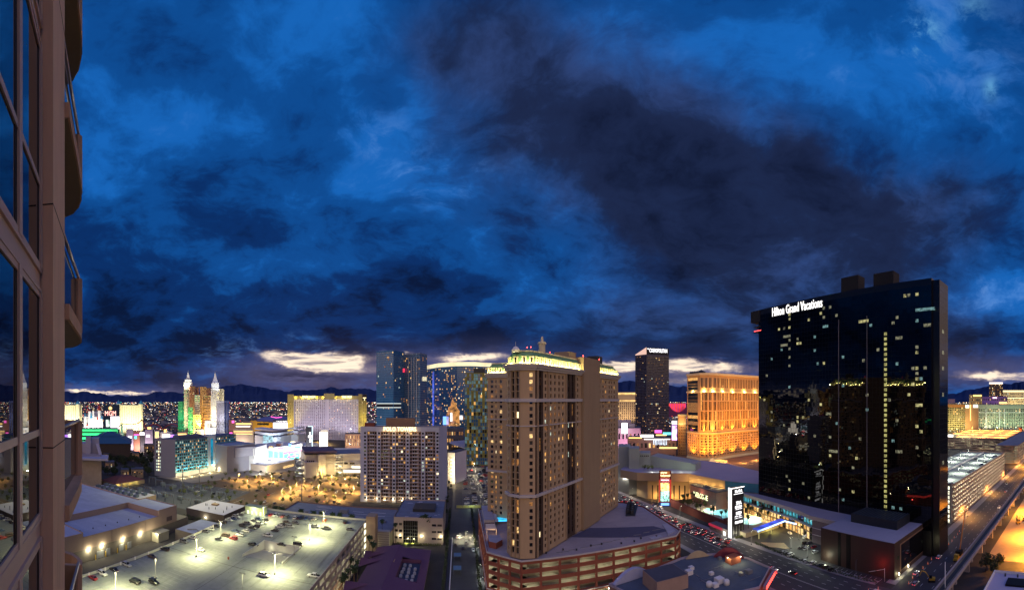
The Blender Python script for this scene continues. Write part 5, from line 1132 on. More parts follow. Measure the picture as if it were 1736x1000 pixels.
def loft(mb, st, w, inset, m=0):
    rs = []
    for x, z0, z1 in st:
        h = w/2*(1-inset*abs(x)/3); rs.append([Vector((x, -h*.94, z0)), Vector((x, -h, z0+(z1-z0)*.45)), Vector((x, -h*.95, z1-.04)), Vector((x, -h*.80, z1)), Vector((x, h*.80, z1)), Vector((x, h*.95, z1-.04)), Vector((x, h, z0+(z1-z0)*.45)), Vector((x, h*.94, z0))])
    mb.rings(rs, m, True, True)
CARP = {}
def car_meshes(kind):
    if kind in CARP: return CARP[kind]
    L, w, st, cab = SHAPES[kind]; body = MB(); loft(body, st, w, .18)
    hw = w/2*.84; hr = w/2*.68
    (a, za), (b_, zb), (c, zc), (d, zd) = cab
    body.face([(b_, -hr, zb), (c, -hr, zc), (c, hr, zc), (b_, hr, zb)]); 
    for s in (-1, 1):
        for x0, z0, x1, z1 in ((a, za, b_, zb), (d, zd, c, zc), ((b_+c)/2, za, (b_+c)/2, (zb+zc)/2)):
            body.tube([(x0, s*hw, z0), (x1, s*hr, z1)], .05, 4)
        body.tube([(b_, s*hr, zb), (c, s*hr, zc)], .06, 4)
    if kind == 'pickup': body.box(-2.62, -1.2, -.8, .8, .9, 1.085, 1)
    gl = MB()
    gl.face([(a, -hw, za), (a, hw, za), (b_, hr, zb), (b_, -hr, zb)]); gl.face([(d, hw, zd), (d, -hw, zd), (c, -hr, zc), (c, hr, zc)])
    for s in (-1, 1): gl.face([(a, s*hw, za), (b_, s*hr, zb), (c, s*hr, zc), (d, s*hw, zd)][::s])
    wh = MB(); R90 = Matrix.Rotation(pi/2, 4, 'X'); wh.lathe([(.2, -.1), (.33, -.1), (.34, 0), (.33, .1), (.2, .1)], (0, 0, 0), 12, 0, True, R90); wh.lathe([(.2, -.115), (.2, .115)], (0, 0, 0), 8, 1, False, R90)
    hl = MB(); hl.box(-.06, .06, -.2, .2, -.08, .08); tl = MB(); tl.box(-.05, .05, -.22, .22, -.09, .09)
    CARP[kind] = (body, gl, wh, hl, tl); return CARP[kind]
CARO = {}
def proto_car(kind, colour, on):
    key = (kind, colour, on)
    if key in CARO: return copy_tree(CARO[key])
    L, w, st, cab = SHAPES[kind]; body, gl, wh, hl, tl = car_meshes(kind)
    t = thing({'sedan': 'parked_car', 'suv': 'parked_car', 'pickup': 'pickup_truck', 'van': 'van'}[kind] if not on else {'sedan': 'car', 'suv': 'car', 'pickup': 'pickup_truck', 'van': 'van'}[kind], None, 'car')
    body.build('body', [PAINT[colour], M_TYRE], t); gl.build('windows', G_CAR, t)
    for sx in (-1, 1):
        for sy in (-1, 1): wh.build('wheel', [M_TYRE, M_RIM], t, (sx*L*.30, sy*(w/2-.12), .34))
    for sy in (-1, 1):
        hl.build('headlight', H_ON if on else H_OFF, t, (L/2-.07, sy*w*.33, .68)); tl.build('taillight', T_ON if on else T_OFF, t, (-L/2+.05, sy*w*.33, .84))
    CARO[key] = t; return t
def place_car(kind, colour, x, y, z, rz, label, group, on=False):
    t = proto_car(kind, colour, on); t.location = (x, y, z); t.rotation_euler.z = rz; tag(t, label, 'van' if kind == 'van' else ('pickup' if kind == 'pickup' else 'car'), group); return t
KN = {'sedan': 'saloon car', 'suv': 'SUV', 'pickup': 'pickup truck', 'van': 'van'}
ORD = ['first', 'second', 'third', 'fourth', 'fifth', 'sixth', 'seventh', 'eighth', 'ninth', 'tenth', 'eleventh', 'twelfth', 'thirteenth', 'fourteenth', 'fifteenth', 'sixteenth', 'seventeenth', 'eighteenth', 'nineteenth', 'twentieth'] + ['twenty-'+q for q in ('first', 'second', 'third', 'fourth', 'fifth', 'sixth', 'seventh', 'eighth', 'ninth')] + ['thirtieth'] + ['thirty-'+q for q in ('first', 'second', 'third', 'fourth', 'fifth', 'sixth', 'seventh', 'eighth', 'ninth')] + ['fortieth'] + ['forty-'+q for q in ('first', 'second', 'third', 'fourth', 'fifth', 'sixth', 'seventh', 'eighth', 'ninth')]

# lamp posts
LAMPO = {}
def lamp_post(loc, h, lit, label, group, watts=0, col=(1, .93, .66), kind='double', name='lamp_post'):
    key = (round(h, 1), lit, kind)
    if key in LAMPO: t = copy_tree(LAMPO[key])
    else:
        t = thing(name, None, 'lamp post'); b = MB(); b.lathe([(.32, 0), (.32, .9), (.11, .92), (.07, h)], (0, 0, 0), 8, 0, True); b.build('pole', mat('pale lamp pole', (.14, .14, .14), .5, metal=.3), t)
        b = MB(); 
        for s in ((-1, 1) if kind == 'double' else (1,)): b.box(min(0, s*1.1), max(0, s*1.1), -.06, .06, h-.1, h, 0); b.box(s*.9-.35, s*.9+.35, -.2, .2, h-.02, h+.14, 0); b.box(s*.9-.3, s*.9+.3, -.16, .16, h-.06, h-.021, 1)
        b.build('lamp_head', [M_DKSTEEL, {0: H_OFF, 1: L_LAMP, 2: L_LAMPO}[lit]], t); LAMPO[key] = t
    t.location = loc; tag(t, label, None, group)
    if watts: lamp_light('SPOT', (loc[0]+.9, loc[1], loc[2]+h-.25), watts, col, t, (loc[0]+.9, loc[1], loc[2]), .25, 172 if lit == 2 or name == 'lot_lamp' else 168, .55, 'lamp_light')
    return t

# vegetation
M_TRUNK = mat('palm trunk', (.11, .08, .055), .95, var=.2, scale=2); M_BARK = mat('bark', (.08, .06, .045), .95, var=.2, scale=2)
def leaf_mat(name, c):
    if name in MATS: return MATS[name]
    m = mat(name, c, .7, var=.45, scale=.9, fine=4); return m
M_PALM = leaf_mat('palm frond', (.035, .060, .022)); M_LEAF = leaf_mat('tree leaves', (.040, .060, .025)); M_LEAF2 = leaf_mat('tree leaves pale', (.11, .13, .04))
def palm_proto(h, seed, r=2.6):
    rr = random.Random(seed); t = thing('palm_tree', None, 'palm tree'); b = MB(); lean = rr.uniform(-.6, .6)
    b.tube([(lean*(k/6)**2, 0, h*k/6) for k in range(7)], .28, 7, 0, .17); b.build('trunk', M_TRUNK, t); b = MB(); c = Vector((lean, 0, h))
    for i in range(34):
        a = rr.uniform(0, 2*pi); el = rr.uniform(-.75, 1.1); L = r*rr.uniform(.75, 1.1); prev = c; dr = Vector((cos(a), sin(a), 0)); sd = Vector((-sin(a), cos(a), 0))
        for k in range(4):
            e = el-.38*k; nx = prev+(dr*cos(e)+Vector((0, 0, sin(e))))*L/4; w0, w1 = (.12, .42, .50, .34)[k], (.42, .50, .34, .03)[k]
            b.face([prev-sd*w0-Vector((0, 0, w0*.5)), prev, nx, nx-sd*w1-Vector((0, 0, w1*.5))]); b.face([prev, prev+sd*w0-Vector((0, 0, w0*.5)), nx+sd*w1-Vector((0, 0, w1*.5)), nx]); prev = nx
    for i in range(26):
        a = rr.uniform(0, 2*pi); q = c+Vector((.32*cos(a), .32*sin(a), rr.uniform(-1.5, -.1))); b.face([q, q+Vector((.22*cos(a+.6), .22*sin(a+.6), -.9)), q+Vector((.22*cos(a-.6), .22*sin(a-.6), -.9))])
    b.build('crown', M_PALM, t); return t
def tree_proto(h, r, seed, m, n=420, ls=.34):
    rr = random.Random(seed); t = thing('tree', None, 'tree'); b = MB(); b.tube([(0, 0, 0), (.05*h, 0, h*.25), (0, .03*h, h*.5)], .05*h*.5, 6, 0, .02*h)
    cl = []
    for i in range(9):
        a = rr.uniform(0, 2*pi); q = Vector((r*.62*cos(a)*rr.uniform(.3, 1), r*.62*sin(a)*rr.uniform(.3, 1), h*rr.uniform(.45, .88))); cl.append((q, r*rr.uniform(.32, .55))); b.tube([(0, 0.02*h, h*.35), q], .014*h, 4, 0, .004*h)
    b.build('trunk', M_BARK, t); b = MB()
    for i in range(n):
        q, rad = rr.choice(cl); d = Vector((rr.gauss(0, 1), rr.gauss(0, 1), rr.gauss(0, .8))).normalized()*rad*rr.uniform(.55, 1.08); p = q+d
        n_ = Vector((rr.gauss(0, 1), rr.gauss(0, 1), rr.gauss(0, 1))).normalized(); s_ = n_.cross(Vector((rr.random(), rr.random(), 1))).normalized()*ls*rr.uniform(.6, 1.3); u_ = n_.cross(s_)*.7
        b.face([p-s_, p-u_*.8, p+s_, p+u_])
    b.build('crown', m, t); return t
VEG = {}
def place_veg(key, maker, loc, rz, sc, label, group):
    if key in VEG: t = copy_tree(VEG[key])
    else: t = maker(); VEG[key] = t
    t.location = loc; t.rotation_euler.z = rz; t.scale = (sc, sc, sc); tag(t, label, None, group); return t
PALMS = [lambda: palm_proto(12, 1), lambda: palm_proto(15, 2, 2.4), lambda: palm_proto(8, 3, 2.2)]
TREES = [lambda: tree_proto(5, 2.4, 4, M_LEAF2, 240, .34), lambda: tree_proto(5.5, 2.8, 5, M_LEAF2, 260, .36), lambda: tree_proto(7, 3.6, 6, M_LEAF, 420, .42), lambda: tree_proto(8, 4.4, 7, M_LEAF, 520, .46)]
def palm(k, loc, sc, label, group, rz=None): return place_veg(('p', k), PALMS[k], loc, RNG.uniform(0, 6) if rz is None else rz, sc, label, group)
def tree(k, loc, sc, label, group): return place_veg(('t', k), TREES[k], loc, RNG.uniform(0, 6), sc, label, group)
def bush_strip(name, pts, w, h, label, n=900, m=None, ls=.3):
    b = MB(); rr = random.Random(len(label)+n); pts = [Vector((*p[:2], p[2] if len(p) > 2 else 0)) for p in pts]; Ls = [(q-p).length for p, q in zip(pts, pts[1:])]; tot = sum(Ls)
    for i in range(n):
        d = rr.random()*tot; j = 0
        while d > Ls[j] and j < len(Ls)-1: d -= Ls[j]; j += 1
        e = (pts[j+1]-pts[j]).normalized(); p = pts[j]+e*d+Vector((-e.y, e.x, 0))*rr.uniform(-w, w)+Vector((0, 0, h*rr.random()**.7))
        n_ = Vector((rr.gauss(0, 1), rr.gauss(0, 1), rr.gauss(0, 1))).normalized(); s_ = n_.cross(Vector((rr.random(), 1, .2))).normalized()*ls*rr.uniform(.6, 1.3); u_ = n_.cross(s_)
        b.face([p-s_, p-u_*.8, p+s_, p+u_])
    o = b.build(name, m or M_LEAF); return tag(o, label, 'hedge')

# ------------------------------------------------------------------ the roof parking deck and what stands around it
DX0, DX1, DY0, DY1, DZ = -131.0, -55.0, 74.0, 231.0, 20.0
t = thing('parking_deck', 'open concrete roof parking deck with low parapets and open levels on its right side', 'garage', (-93, 150, 0))
M_DECK = mat('stained deck concrete', (.22, .235, .225), .85, var=.30, scale=.045, fine=8, second=(.21, .225, .22), spec=.4)
nt = NT(M_DECK.node_tree); bs = nt.n['Principled BSDF']; old = bs.inputs['Base Color'].links[0].from_socket; mp = nt.node('ShaderNodeMapping'); nt.put(mp.inputs[0], nt.node('ShaderNodeTexCoord').outputs['Object']); mp.inputs['Scale'].default_value = (1, .07, 1); st_, _ = nt.noise(mp.outputs[0], .55, 5, .65); sp_, _ = nt.noise(nt.node('ShaderNodeTexCoord').outputs['Object'], .5, 3, .6)
nt.put(bs.inputs['Base Color'], nt.mix(nt.m('MAXIMUM', nt.ss(st_, .52, .70, 0., .5), nt.ss(sp_, .64, .72, 0., .6)), old, (.085, .09, .09))); seams(M_DECK, 19, 9.5, .6, .05)
b = MB()
for r_ in ((DX0, DX1, DY0, 158), (DX0, -95, 158, 177.5), (-75.2, DX1, 158, 177.5), (DX0, DX1, 177.5, DY1)): b.face([(r_[0], r_[2], DZ), (r_[1], r_[2], DZ), (r_[1], r_[3], DZ), (r_[0], r_[3], DZ)])
b.build('deck', M_DECK, t)
b = MB(); b.face([(-95, 158, DZ), (-75.2, 158, DZ), (-75.2, 177.5, DZ-3.4), (-95, 177.5, DZ-3.4)]); b.build('ramp', M_DECKIN, t)
b = MB(); b.box(-95.3, -95, 156.5, 177.8, DZ-3.2, DZ+1.15); b.box(-75.2, -74.9, 156.5, 177.8, DZ-3.2, DZ+1.15); b.box(-95, -75.2, 177.5, 177.8, DZ-3.4, DZ+1.15); b.build('ramp_wall', mat('pale ramp wall', (.46, .46, .43), .8), t)
b = MB(); b.box(DX0-.3, DX0, DY0, DY1+.3, 0, DZ+1.1); b.box(DX0, DX1, DY1, DY1+.3, 0, DZ+1.1); b.build('parapet', mat('pale parapet concrete', (.42, .42, .39), .85, var=.1), t)
for i in range(18): b = MB(); y = DY0+6+i*8.6; b.box(DX0, DX0+.35, y-.3, y+.3, DZ, DZ+1.35); b.build('parapet_post', M_WHITE, t)
mb, inn, lts = MB(), MB(), Tubes(); garage_face(mb, inn, lts, (DX1, DY0), (DX1, DY1), 1.0, DZ, 5, 7.5, 0, .9, .8); mb.build('side_frame', mat('deck frame concrete', (.36, .32, .28), .85), t); inn.build('parking_slabs', M_DECKIN, t); lts.build('light_tubes', L_GAR, t)
b = MB(); b.box(-54.4, -49, 226, 233.5, 0, 24.0); b.build('stair_shaft', M_BEIGE2, t)
for k in range(5): b = MB(); b.box(-54.7, -54.35, 222.6, 225.6, 2.2+k*4, 4.4+k*4); b.build('lit_landing', emit('landing light', (1, .95, .68), 2.2, .5, .4), t)
b = MB()
for (x0, x1, y0, y1) in ((DX0, DX1, 144.9, 145.15), (DX0, DX1, 197.9, 198.05), (-93.1, -92.95, DY0, 157), (-93.1, -92.95, 178, DY1)): b.face([(x0, y0, DZ+.012), (x1, y0, DZ+.012), (x1, y1, DZ+.012), (x0, y1, DZ+.012)])
b.build('expansion_joint', mat('black joint', (.012, .012, .012), .9), t)
b = MB()
for X0_, X1_ in ((-130.5, -125.5), (-112, -107), (-107, -102), (-71, -66), (-66, -61)):
    for i in range(48):
        y = 84+i*2.9
        if y < 229 and not (X0_ > -73 and 150 < y < 182): b.face([(X0_, y, DZ+.008), (X1_, y, DZ+.008), (X1_, y+.11, DZ+.008), (X0_, y+.11, DZ+.008)])
for i in range(24): b.face([(-128+i*2.9, 225.5, DZ+.008), (-127.89+i*2.9, 225.5, DZ+.008), (-127.89+i*2.9, 230.8, DZ+.008), (-128+i*2.9, 230.8, DZ+.008)])
tag(b.build('bay_lines', mat('worn bay paint', (.40, .40, .37), .9, var=.3, scale=.6), t), kind='stuff')
b = MB(); b.box(-99.2, -98.6, 150, 150.6, DZ, DZ+1.1); b.build('traffic_bollard', M_BRICK, t)
t = thing('stair_house', 'small pale green stair house with four lit doorways at the far corner of the deck', 'stair house', (-123, 219, DZ)); b = MB(); b.box(-130, -117, 217, 222, DZ, DZ+4.6); b.box(-130.3, -116.7, 216.4, 222.3, DZ+4.6, DZ+5.0); b.build('wall', mat('pale green wall', (.40, .46, .28), .85), t)
for k in range(4): b = MB(); b.box(-128.6+k*3, -127.2+k*3, 216.9, 216.99, DZ+.05, DZ+2.4); b.build('lit_door', emit('door light', (1, 1, .72), 1.4), t)
lamp_light('POINT', (-123.5, 214.5, DZ+3.6), 900, (.95, 1, .62), t, size=.3, name='door_glow')
for k, (x, y, wt, lit, ss_) in enumerate(((196, 1006, 9000, 1, 'lit lamp post nearest the balcony corner on the parking deck'), (333, 944, 9500, 1, 'lit lamp post beside the lone white car on the deck'), (374, 911, 8500, 1, 'lit lamp post next to the red car in the deck middle'), (466, 974, 10000, 1, 'lit lamp post in front of the ramp beside the white SUV'), (498.6, 941, 0, 0, 'dark lamp post inside the ramp walls on the deck'), (525, 916, 10500, 1, 'lit lamp post behind the ramp with a bright pool around it'), (411.6, 888, 0, 0, 'dark lamp post at the edge of the middle car cluster'), (447, 884, 8000, 1, 'lit lamp post among the cars before the green stair house'), (549, 893, 9000, 1, 'lit lamp post near the far row between two grey cars'), (263.6, 981, 1200, 0, 'tall dark lamp post behind two black cars at the near end'), (411, 1012, 500, 0, 'dark lamp post at the bottom edge in front of the ramp'))):
    q = gp(x, y, DZ); lamp_post((q.x, q.y, DZ), 8.6, lit, ss_, 'lamp posts on the parking deck', wt*1.9, (1, .95, .46))
lamp_light('POINT', (-85, 174, DZ-1.6), 130, (1, .95, .6), bpy.data.objects['parking_deck'], size=.3, name='ramp_light'); lamp_light('POINT', (-91, 176, DZ-1.8), 100, (1, .95, .6), bpy.data.objects['parking_deck'], size=.3, name='ramp_light')
HX_ = pi; HY_ = pi/2
deck_cars = [  # px, py, kind, colour, heading
 ('the row along the left parapet', [(157.6, 980, 'sedan', 'red'), (173.8, 973, 'suv', 'white'), (192.8, 966, 'sedan', 'black'), (215, 958, 'suv', 'silver'), (258, 944, 'sedan', 'brown'), (280, 931.5, 'suv', 'black'), (312, 918.5, 'suv', 'grey'), (326, 911.5, 'sedan', 'silver'), (349, 901, 'sedan', 'grey'), (357, 896.5, 'sedan', 'white'), (366, 892, 'sedan', 'black'), (378, 886, 'suv', 'black'), (388, 881, 'sedan', 'white'), (395, 879, 'sedan', 'blue'), (400.6, 876, 'suv', 'silver'), (407, 872, 'sedan', 'grey')], 0),
 ('the near open end of the deck', [(228.5, 987, 'van', 'black'), (261, 988, 'suv', 'black'), (339, 932, 'sedan', 'white'), (448, 976, 'suv', 'white'), (532, 977, 'pickup', 'white')], 0),
 ('the middle cluster before the stair house', [(432, 882.5, 'sedan', 'grey'), (438, 879.5, 'sedan', 'blue'), (449.6, 881, 'sedan', 'black'), (419.7, 887.5, 'suv', 'grey'), (412, 891.6, 'suv', 'black'), (440, 888, 'suv', 'silver'), (446.5, 886, 'sedan', 'white'), (428, 895, 'sedan', 'black'), (434, 892.5, 'suv', 'black'), (398, 900, 'sedan', 'blue'), (417, 900, 'sedan', 'white'), (407, 907, 'suv', 'white'), (382, 908.5, 'van', 'brown'), (395.5, 913, 'suv', 'red'), (372, 914, 'sedan', 'grey')], 0),
 ('the scattered group behind the ramp', [(486, 885, 'sedan', 'brown'), (501.5, 887, 'suv', 'grey'), (478, 889, 'sedan', 'black'), (473, 893, 'suv', 'white'), (491.7, 892.7, 'pickup', 'silver'), (466, 899, 'sedan', 'black'), (454, 908, 'pickup', 'white'), (429.5, 924, 'pickup', 'black'), (478, 923.5, 'sedan', 'black'), (505.5, 924, 'van', 'brown')], 0),
 ('the row against the far parapet', [(453, 872.6, 'sedan', 'blue'), (459.4, 872.6, 'sedan', 'red'), (466.3, 873.7, 'suv', 'white'), (472, 874, 'sedan', 'silver'), (479.6, 875.5, 'sedan', 'red'), (487, 876, 'suv', 'grey'), (501, 877.5, 'suv', 'white'), (506, 878, 'sedan', 'black'), (511, 878.5, 'suv', 'black'), (519, 879, 'sedan', 'blue'), (530, 880, 'sedan', 'grey'), (534.5, 880, 'suv', 'silver'), (551, 882, 'sedan', 'orange'), (585, 885, 'suv', 'black')], 1),
 ('the right end near the stair shaft', [(535, 892.5, 'suv', 'silver'), (553, 895.5, 'pickup', 'grey'), (593.6, 897.5, 'sedan', 'grey')], 0)]
for rowname, cars, hd in deck_cars:
    for i, (x, y, kd, c) in enumerate(cars):
        q = gp(x, y+1.5, DZ); rz = (0 if hd == 0 else pi/2)+(pi if RNG.random() < .45 else 0)+RNG.uniform(-.05, .05)
        place_car(kd, c, q.x, q.y, DZ+.01, rz, '%s %s, %s from the left in %s' % (c, KN[kd], ORD[i], rowname), 'cars parked on the roof deck')

# -- warehouse like hall on the left
t = thing('convention_hall', 'long flat roofed hall with tan upper wall, striped lower wall and dock lamps', 'hall', (-230, 150, 0))
M_TANW = mat('tan panel wall', (.34, .25, .19), .85, var=.06, scale=.1); M_CMU = mat('grey banded block wall', (.20, .175, .14), .9, var=.15, scale=.4)
m = M_CMU; nt = NT(m.node_tree); bs = nt.n['Principled BSDF']; wv = nt.node('ShaderNodeTexWave', bands_direction='Z'); nt.put(wv.inputs[0], nt.node('ShaderNodeTexCoord').outputs['Object']); wv.inputs['Scale'].default_value = .55; wv.inputs['Distortion'].default_value = .4
old = bs.inputs['Base Color'].links[0].from_socket; nt.put(bs.inputs['Base Color'], nt.mix(nt.ss(wv.outputs['Fac'], .35, .6, 0., .35), old, (.09, .08, .065)))
M_BLUER = mat('pale blue grey roof', (.38, .41, .50), .9, var=.13, scale=.03, fine=10)
seams(M_BLUER, 12, 3.6, .8)
b = MB(); b.box(-340, -213, 40, 206, 0, 17.4); b.box(-212.99, -182, 193, 211, 7.4, 18); b.box(-212.99, -182, 40, 192.99, 7.4, 14.2); b.box(-212.99, -182, 60, 131, 14.21, 17); b.build('upper_wall', M_TANW, t)
b = MB(); b.box(-212.9, -182.4, 40, 224, 0, 7.39); b.build('lower_wall', M_CMU, t)
b = MB()
for x0, x1, y0, y1, z in ((-339.6, -213.4, 40, 205.6, 17.42), (-212.6, -182.4, 193.4, 210.6, 18.02), (-212.6, -182.3, 131.3, 192.6, 14.22), (-212.6, -182.4, 60, 130.6, 17.02)): b.face([(x0, y0, z), (x1, y0, z), (x1, y1, z), (x0, y1, z)])
b.build('roof', M_BLUER, t); b = MB()
b.box(-340, -213.001, 205.6, 206, 17.42, 18.2); b.box(-213.4, -213, 40, 205.5, 17.43, 18.0); b.box(-212.9, -182, 210.6, 211, 18.02, 18.5); b.box(-182.4, -182, 193, 210.5, 18.02, 18.5); b.box(-182.3, -182, 131.2, 192.9, 14.22, 14.7); b.box(-213, -182, 130.6, 131, 17.02, 17.5); b.build('coping', M_TANW, t)
for i in range(6): y = 136+i*9.4; b = MB(); b.tube([(-192+i*.3, y, 14.2), (-192+i*.3, y, 15.0)], .3, 8); b.build('roof_vent', M_DKSTEEL, t)
b = MB(); b.box(-181.99, -181.9, 200.5, 206, 9.3, 12.3); b.build('louvre', mat('dark louvre', (.12, .085, .08), .8), t)
for y in (102, 152, 180): b = MB(); b.box(-181.99, -181.95, y, y+.12, 7.5, 14.1); b.build('panel_joint', mat('panel joint dark', (.15, .11, .085), .9), t)
for k, (x, y) in enumerate(((150, 934), (172.6, 927), (207.8, 916.7), (237.7, 907))):
    d = 182.2/abs(sin(az(x))); q = pd(x, d, zat(y, d)); b = MB(); b.box(-.25, .3, -.3, .3, -.2, .2, 0, Matrix.Translation((-182.05, q.y, 6.9))); b.build('dock_lamp', L_LAMP, t); lamp_light('POINT', (-181.1, q.y, 6.7), 1500, (1, .92, .60), t, size=.15, name='dock_light')
for y, w_ in ((141, 5), (148, 3), (158, 3.5), (165, 3)): b = MB(); b.box(-182.39, -182.1, y, y+w_, .2, 4.2); b.build('dock_door', mat('roller door', (.30, .31, .31), .6), t)
for y in (139.5, 147, 156, 163): b = MB(); b.box(-181.8, -181.4, y, y+.4, 0, 3.); b.build('dock_post', PAINT['yellow'], t)
b = MB(); b.box(-182, -176, 186, 196, 0, 5.6); b.box(-182, -175.6, 185.6, 196.4, 5.61, 6.0); b.build('guard_box', mat('pale block lean-to', (.45, .42, .30), .85), t); lamp_light('POINT', (-176.5, 184, 6.4), 1300, (1, .92, .6), t, size=.2, name='dock_light')
# -- low roofs between hall and deck
t = thing('low_building', 'low square building with pale violet roof, vents and one lit wall lamp', 'building', (-180, 256, 0)); b = MB(); b.box(-197, -162, 240, 272, 0, 8); b.build('wall', mat('dark brown block', (.12, .10, .085), .9), t); b = MB(); b.face([(-196.6, 240.4, 8.01), (-162.4, 240.4, 8.01), (-162.4, 271.6, 8.01), (-196.6, 271.6, 8.01)]); b.build('roof', mat('pale violet roof', (.44, .43, .52), .9, var=.08, scale=.08), t)
for i in range(9): x, y = -192+RNG.random()*27, 244+RNG.random()*24; b = MB(); b.tube([(x, y, 8), (x, y, 9.4)], .22, 6); b.lathe([(.4, 9.4), (.05, 9.8)], (x, y, 0), 8, 0, False); b.build('roof_vent', M_DKSTEEL, t)
b = MB(); b.box(-186, -181, 258, 262, 8.02, 9.2); b.build('skylight', M_BEIGE2, t); b = MB(); b.box(-178.6, -178, 239.6, 239.99, 3.6, 4.1); b.build('wall_lamp', L_LAMP, t); lamp_light('POINT', (-178.3, 238.6, 3.8), 700, (1, .95, .7), t, size=.2, name='wall_light')
t = thing('low_annex', 'flat blue roofed annex below the left deck parapet', 'building', (-150, 215, 0)); b = MB(); b.box(-172, -132, 198, 226, 0, 7); b.build('wall', M_CMU, t); b = MB(); b.face([(-171.6, 198.4, 7.01), (-132.2, 198.4, 7.01), (-132.2, 225.6, 7.01), (-171.6, 225.6, 7.01)]); b.build('roof', M_BLUER, t); b = MB(); b.tube([(-165, 202, 7.4), (-160, 205, 7.6), (-156, 203, 7.4)], .35, 6); b.build('duct', M_STEEL, t)
b = MB(); b.box(-172, -132, 228, 228.6, 0, 3.4); o = tag(b.build('garden_wall', M_TANW), 'tan yellow lit wall along the lane behind the low annex', 'wall')
for k in range(4): lamp_light('POINT', (-168+k*10, 230, 2.6), 260, (1, .85, .3), o, size=.2, name='wall_light')
bush_strip('hedge', [(-198, 238), (-164, 238.5)], 1.2, 3.4, 'dark hedge at the foot of the violet roofed low building', 700)
# -- grey roofs behind the deck, finned office with palms
t = thing('low_store', 'wide low store with blue grey roof and rooftop units behind the deck', 'building', (-86, 278, 0)); b = MB(); b.box(-130, -43.2, 240, 301, 0, 8); b.build('wall', M_CMU, t); b = MB(); b.face([(-129.6, 240.4, 8.01), (-43.6, 240.4, 8.01), (-43.6, 300.6, 8.01), (-129.6, 300.6, 8.01)]); b.build('roof', M_ROOFG, t); b = MB(); b.box(-130, -43.2, 300.6, 301, 8.01, 8.9); b.box(-130, -129.6, 240, 300.59, 8.01, 8.9); b.box(-43.6, -43.2, 240, 300.59, 8.01, 8.8); b.build('coping', M_BROWN, t)
for x, y, s_ in ((-85, 284, 3), (-88, 268, 3.2), (-60, 276, 1.4), (-74, 270, 1.4), (-52, 268, 1.5), (-102, 280, 1.3), (-112, 276, 1.2), (-97, 262, 1.2)): b = MB(); b.box(x-s_, x+s_, y-s_*.8, y+s_*.8, 8.02, 8.02+s_*.9); b.build('roof_unit', M_STEEL, t)
for k in range(14): b = MB(); a = RNG.uniform(-124, -50); c = RNG.uniform(245, 296); e = RNG.uniform(3, 12); b.box(a, a+e, c, c+.25, 8.02, 8.1+k*.002); b.build('roof_pipe', M_WHITE, t)
t = thing('striped_annex', 'cream banded annex block with one wall lamp beside the deck stair shaft', 'building', (-50, 250, 0)); b = MB(); b.box(-49, -42.6, 236, 239.9, 0, 12.5); b.box(-58, -49.01, 236, 239.9, 0, 12.5); b.build('wall', mat('cream wall', (.40, .37, .30), .85), t); b = MB()
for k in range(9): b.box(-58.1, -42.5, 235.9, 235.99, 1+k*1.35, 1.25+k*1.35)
b.build('bands', mat('dark wall band', (.2, .18, .15), .9), t); b = MB(); b.box(-54.2, -53.6, 235.5, 235.89, 5.2, 5.8); b.build('wall_lamp', L_LAMP, t); lamp_light('POINT', (-54, 234.4, 5.4), 420, (1, .92, .6), t, size=.2, name='wall_light')  # dark stripes of the banded wall
t = thing('office_building', 'three storey beige office with dark glass atrium and cluttered blue roof', 'office', (-27, 275, 0)); mb, panes = MB(), []; fc = Facade(mb, panes)
P_, Q_ = (-42.5, 252.5), (-10.8, 252.5); fc.wall(P_, (-36.4, 252.5), 0, 17, [(.6, 2.6), (3.4, 5.4)], [(3.0, 4.6), (7.4, 9.), (11.6, 13.2)], .3, lit=.0); fc.wall((-27, 252.5), Q_, 0, 17, [(9.0, 11.8), (12.6, 15.4)], [(3.0, 4.4), (7.4, 8.8), (11.6, 13.)], .3, lit=0.)
fc.wall(Q_, (-10.8, 299), 0, 17, spans(2, 44, 8, 3.2), [(3, 4.4), (7.4, 8.8), (11.6, 13)], .3, lit=.05); mb.box(-42.5, -10.81, 298, 299, 0, 17); mb.face([(-42.5, 298, 0), (-42.5, 252.5, 0), (-42.5, 252.5, 17), (-42.5, 298, 17)]); mb.box(-36.4, -27, 252.6, 253, 14.8, 17); mb.build('wall', mat('beige office wall', (.44, .37, .32), .85, var=.05), t); add_windows(t, panes, 60)
b = MB(); b.box(-36.4, -27, 254, 254.2, 0, 14.8); b.build('atrium_glass', glass('office glass', (.008, .009, .01), .05, 1.8), t); b = MB()
for k in range(9): b.box(-36.4+k*1.17, -36.3+k*1.17, 253.8, 253.99, 0, 14.8)
for k in range(6): b.box(-36.4, -27, 253.82, 253.98, 2.2*k, 2.2*k+.1)
b.build('mullions', M_STEEL, t)
b = MB(); b.face([(-42.1, 253, 16.2), (-11.2, 253, 16.2), (-11.2, 298, 16.2), (-42.1, 298, 16.2)]); b.build('roof', M_ROOFG, t); b = MB(); b.box(-32, -17, 268, 284, 16.21, 18.2); b.build('plant_pit', M_DKSTEEL, t)
for k in range(16): b = MB(); x, y = RNG.uniform(-40, -14), RNG.choice((RNG.uniform(255, 266), RNG.uniform(286, 296))); e = RNG.uniform(1, 4); b.box(x, x+e, y, y+RNG.uniform(.5, 2.5), 16.21, 16.26+k*.003); b.build('roof_patch', M_ROOFL, t)
for x in (-38.5, -24.5, -12): b = MB(); b.box(x-.25, x+.25, 252.1, 252.45, 5.2, 5.7); b.build('wall_lamp', L_LAMP, t); lamp_light('POINT', (x, 251.4, 5.3), 260, (1, .88, .5), t, size=.2, name='wall_light')
for x in (-34, -30): lamp_light('POINT', (x, 250, 1.6), 420, (1, .9, .4), t, size=.2, name='entrance_light')
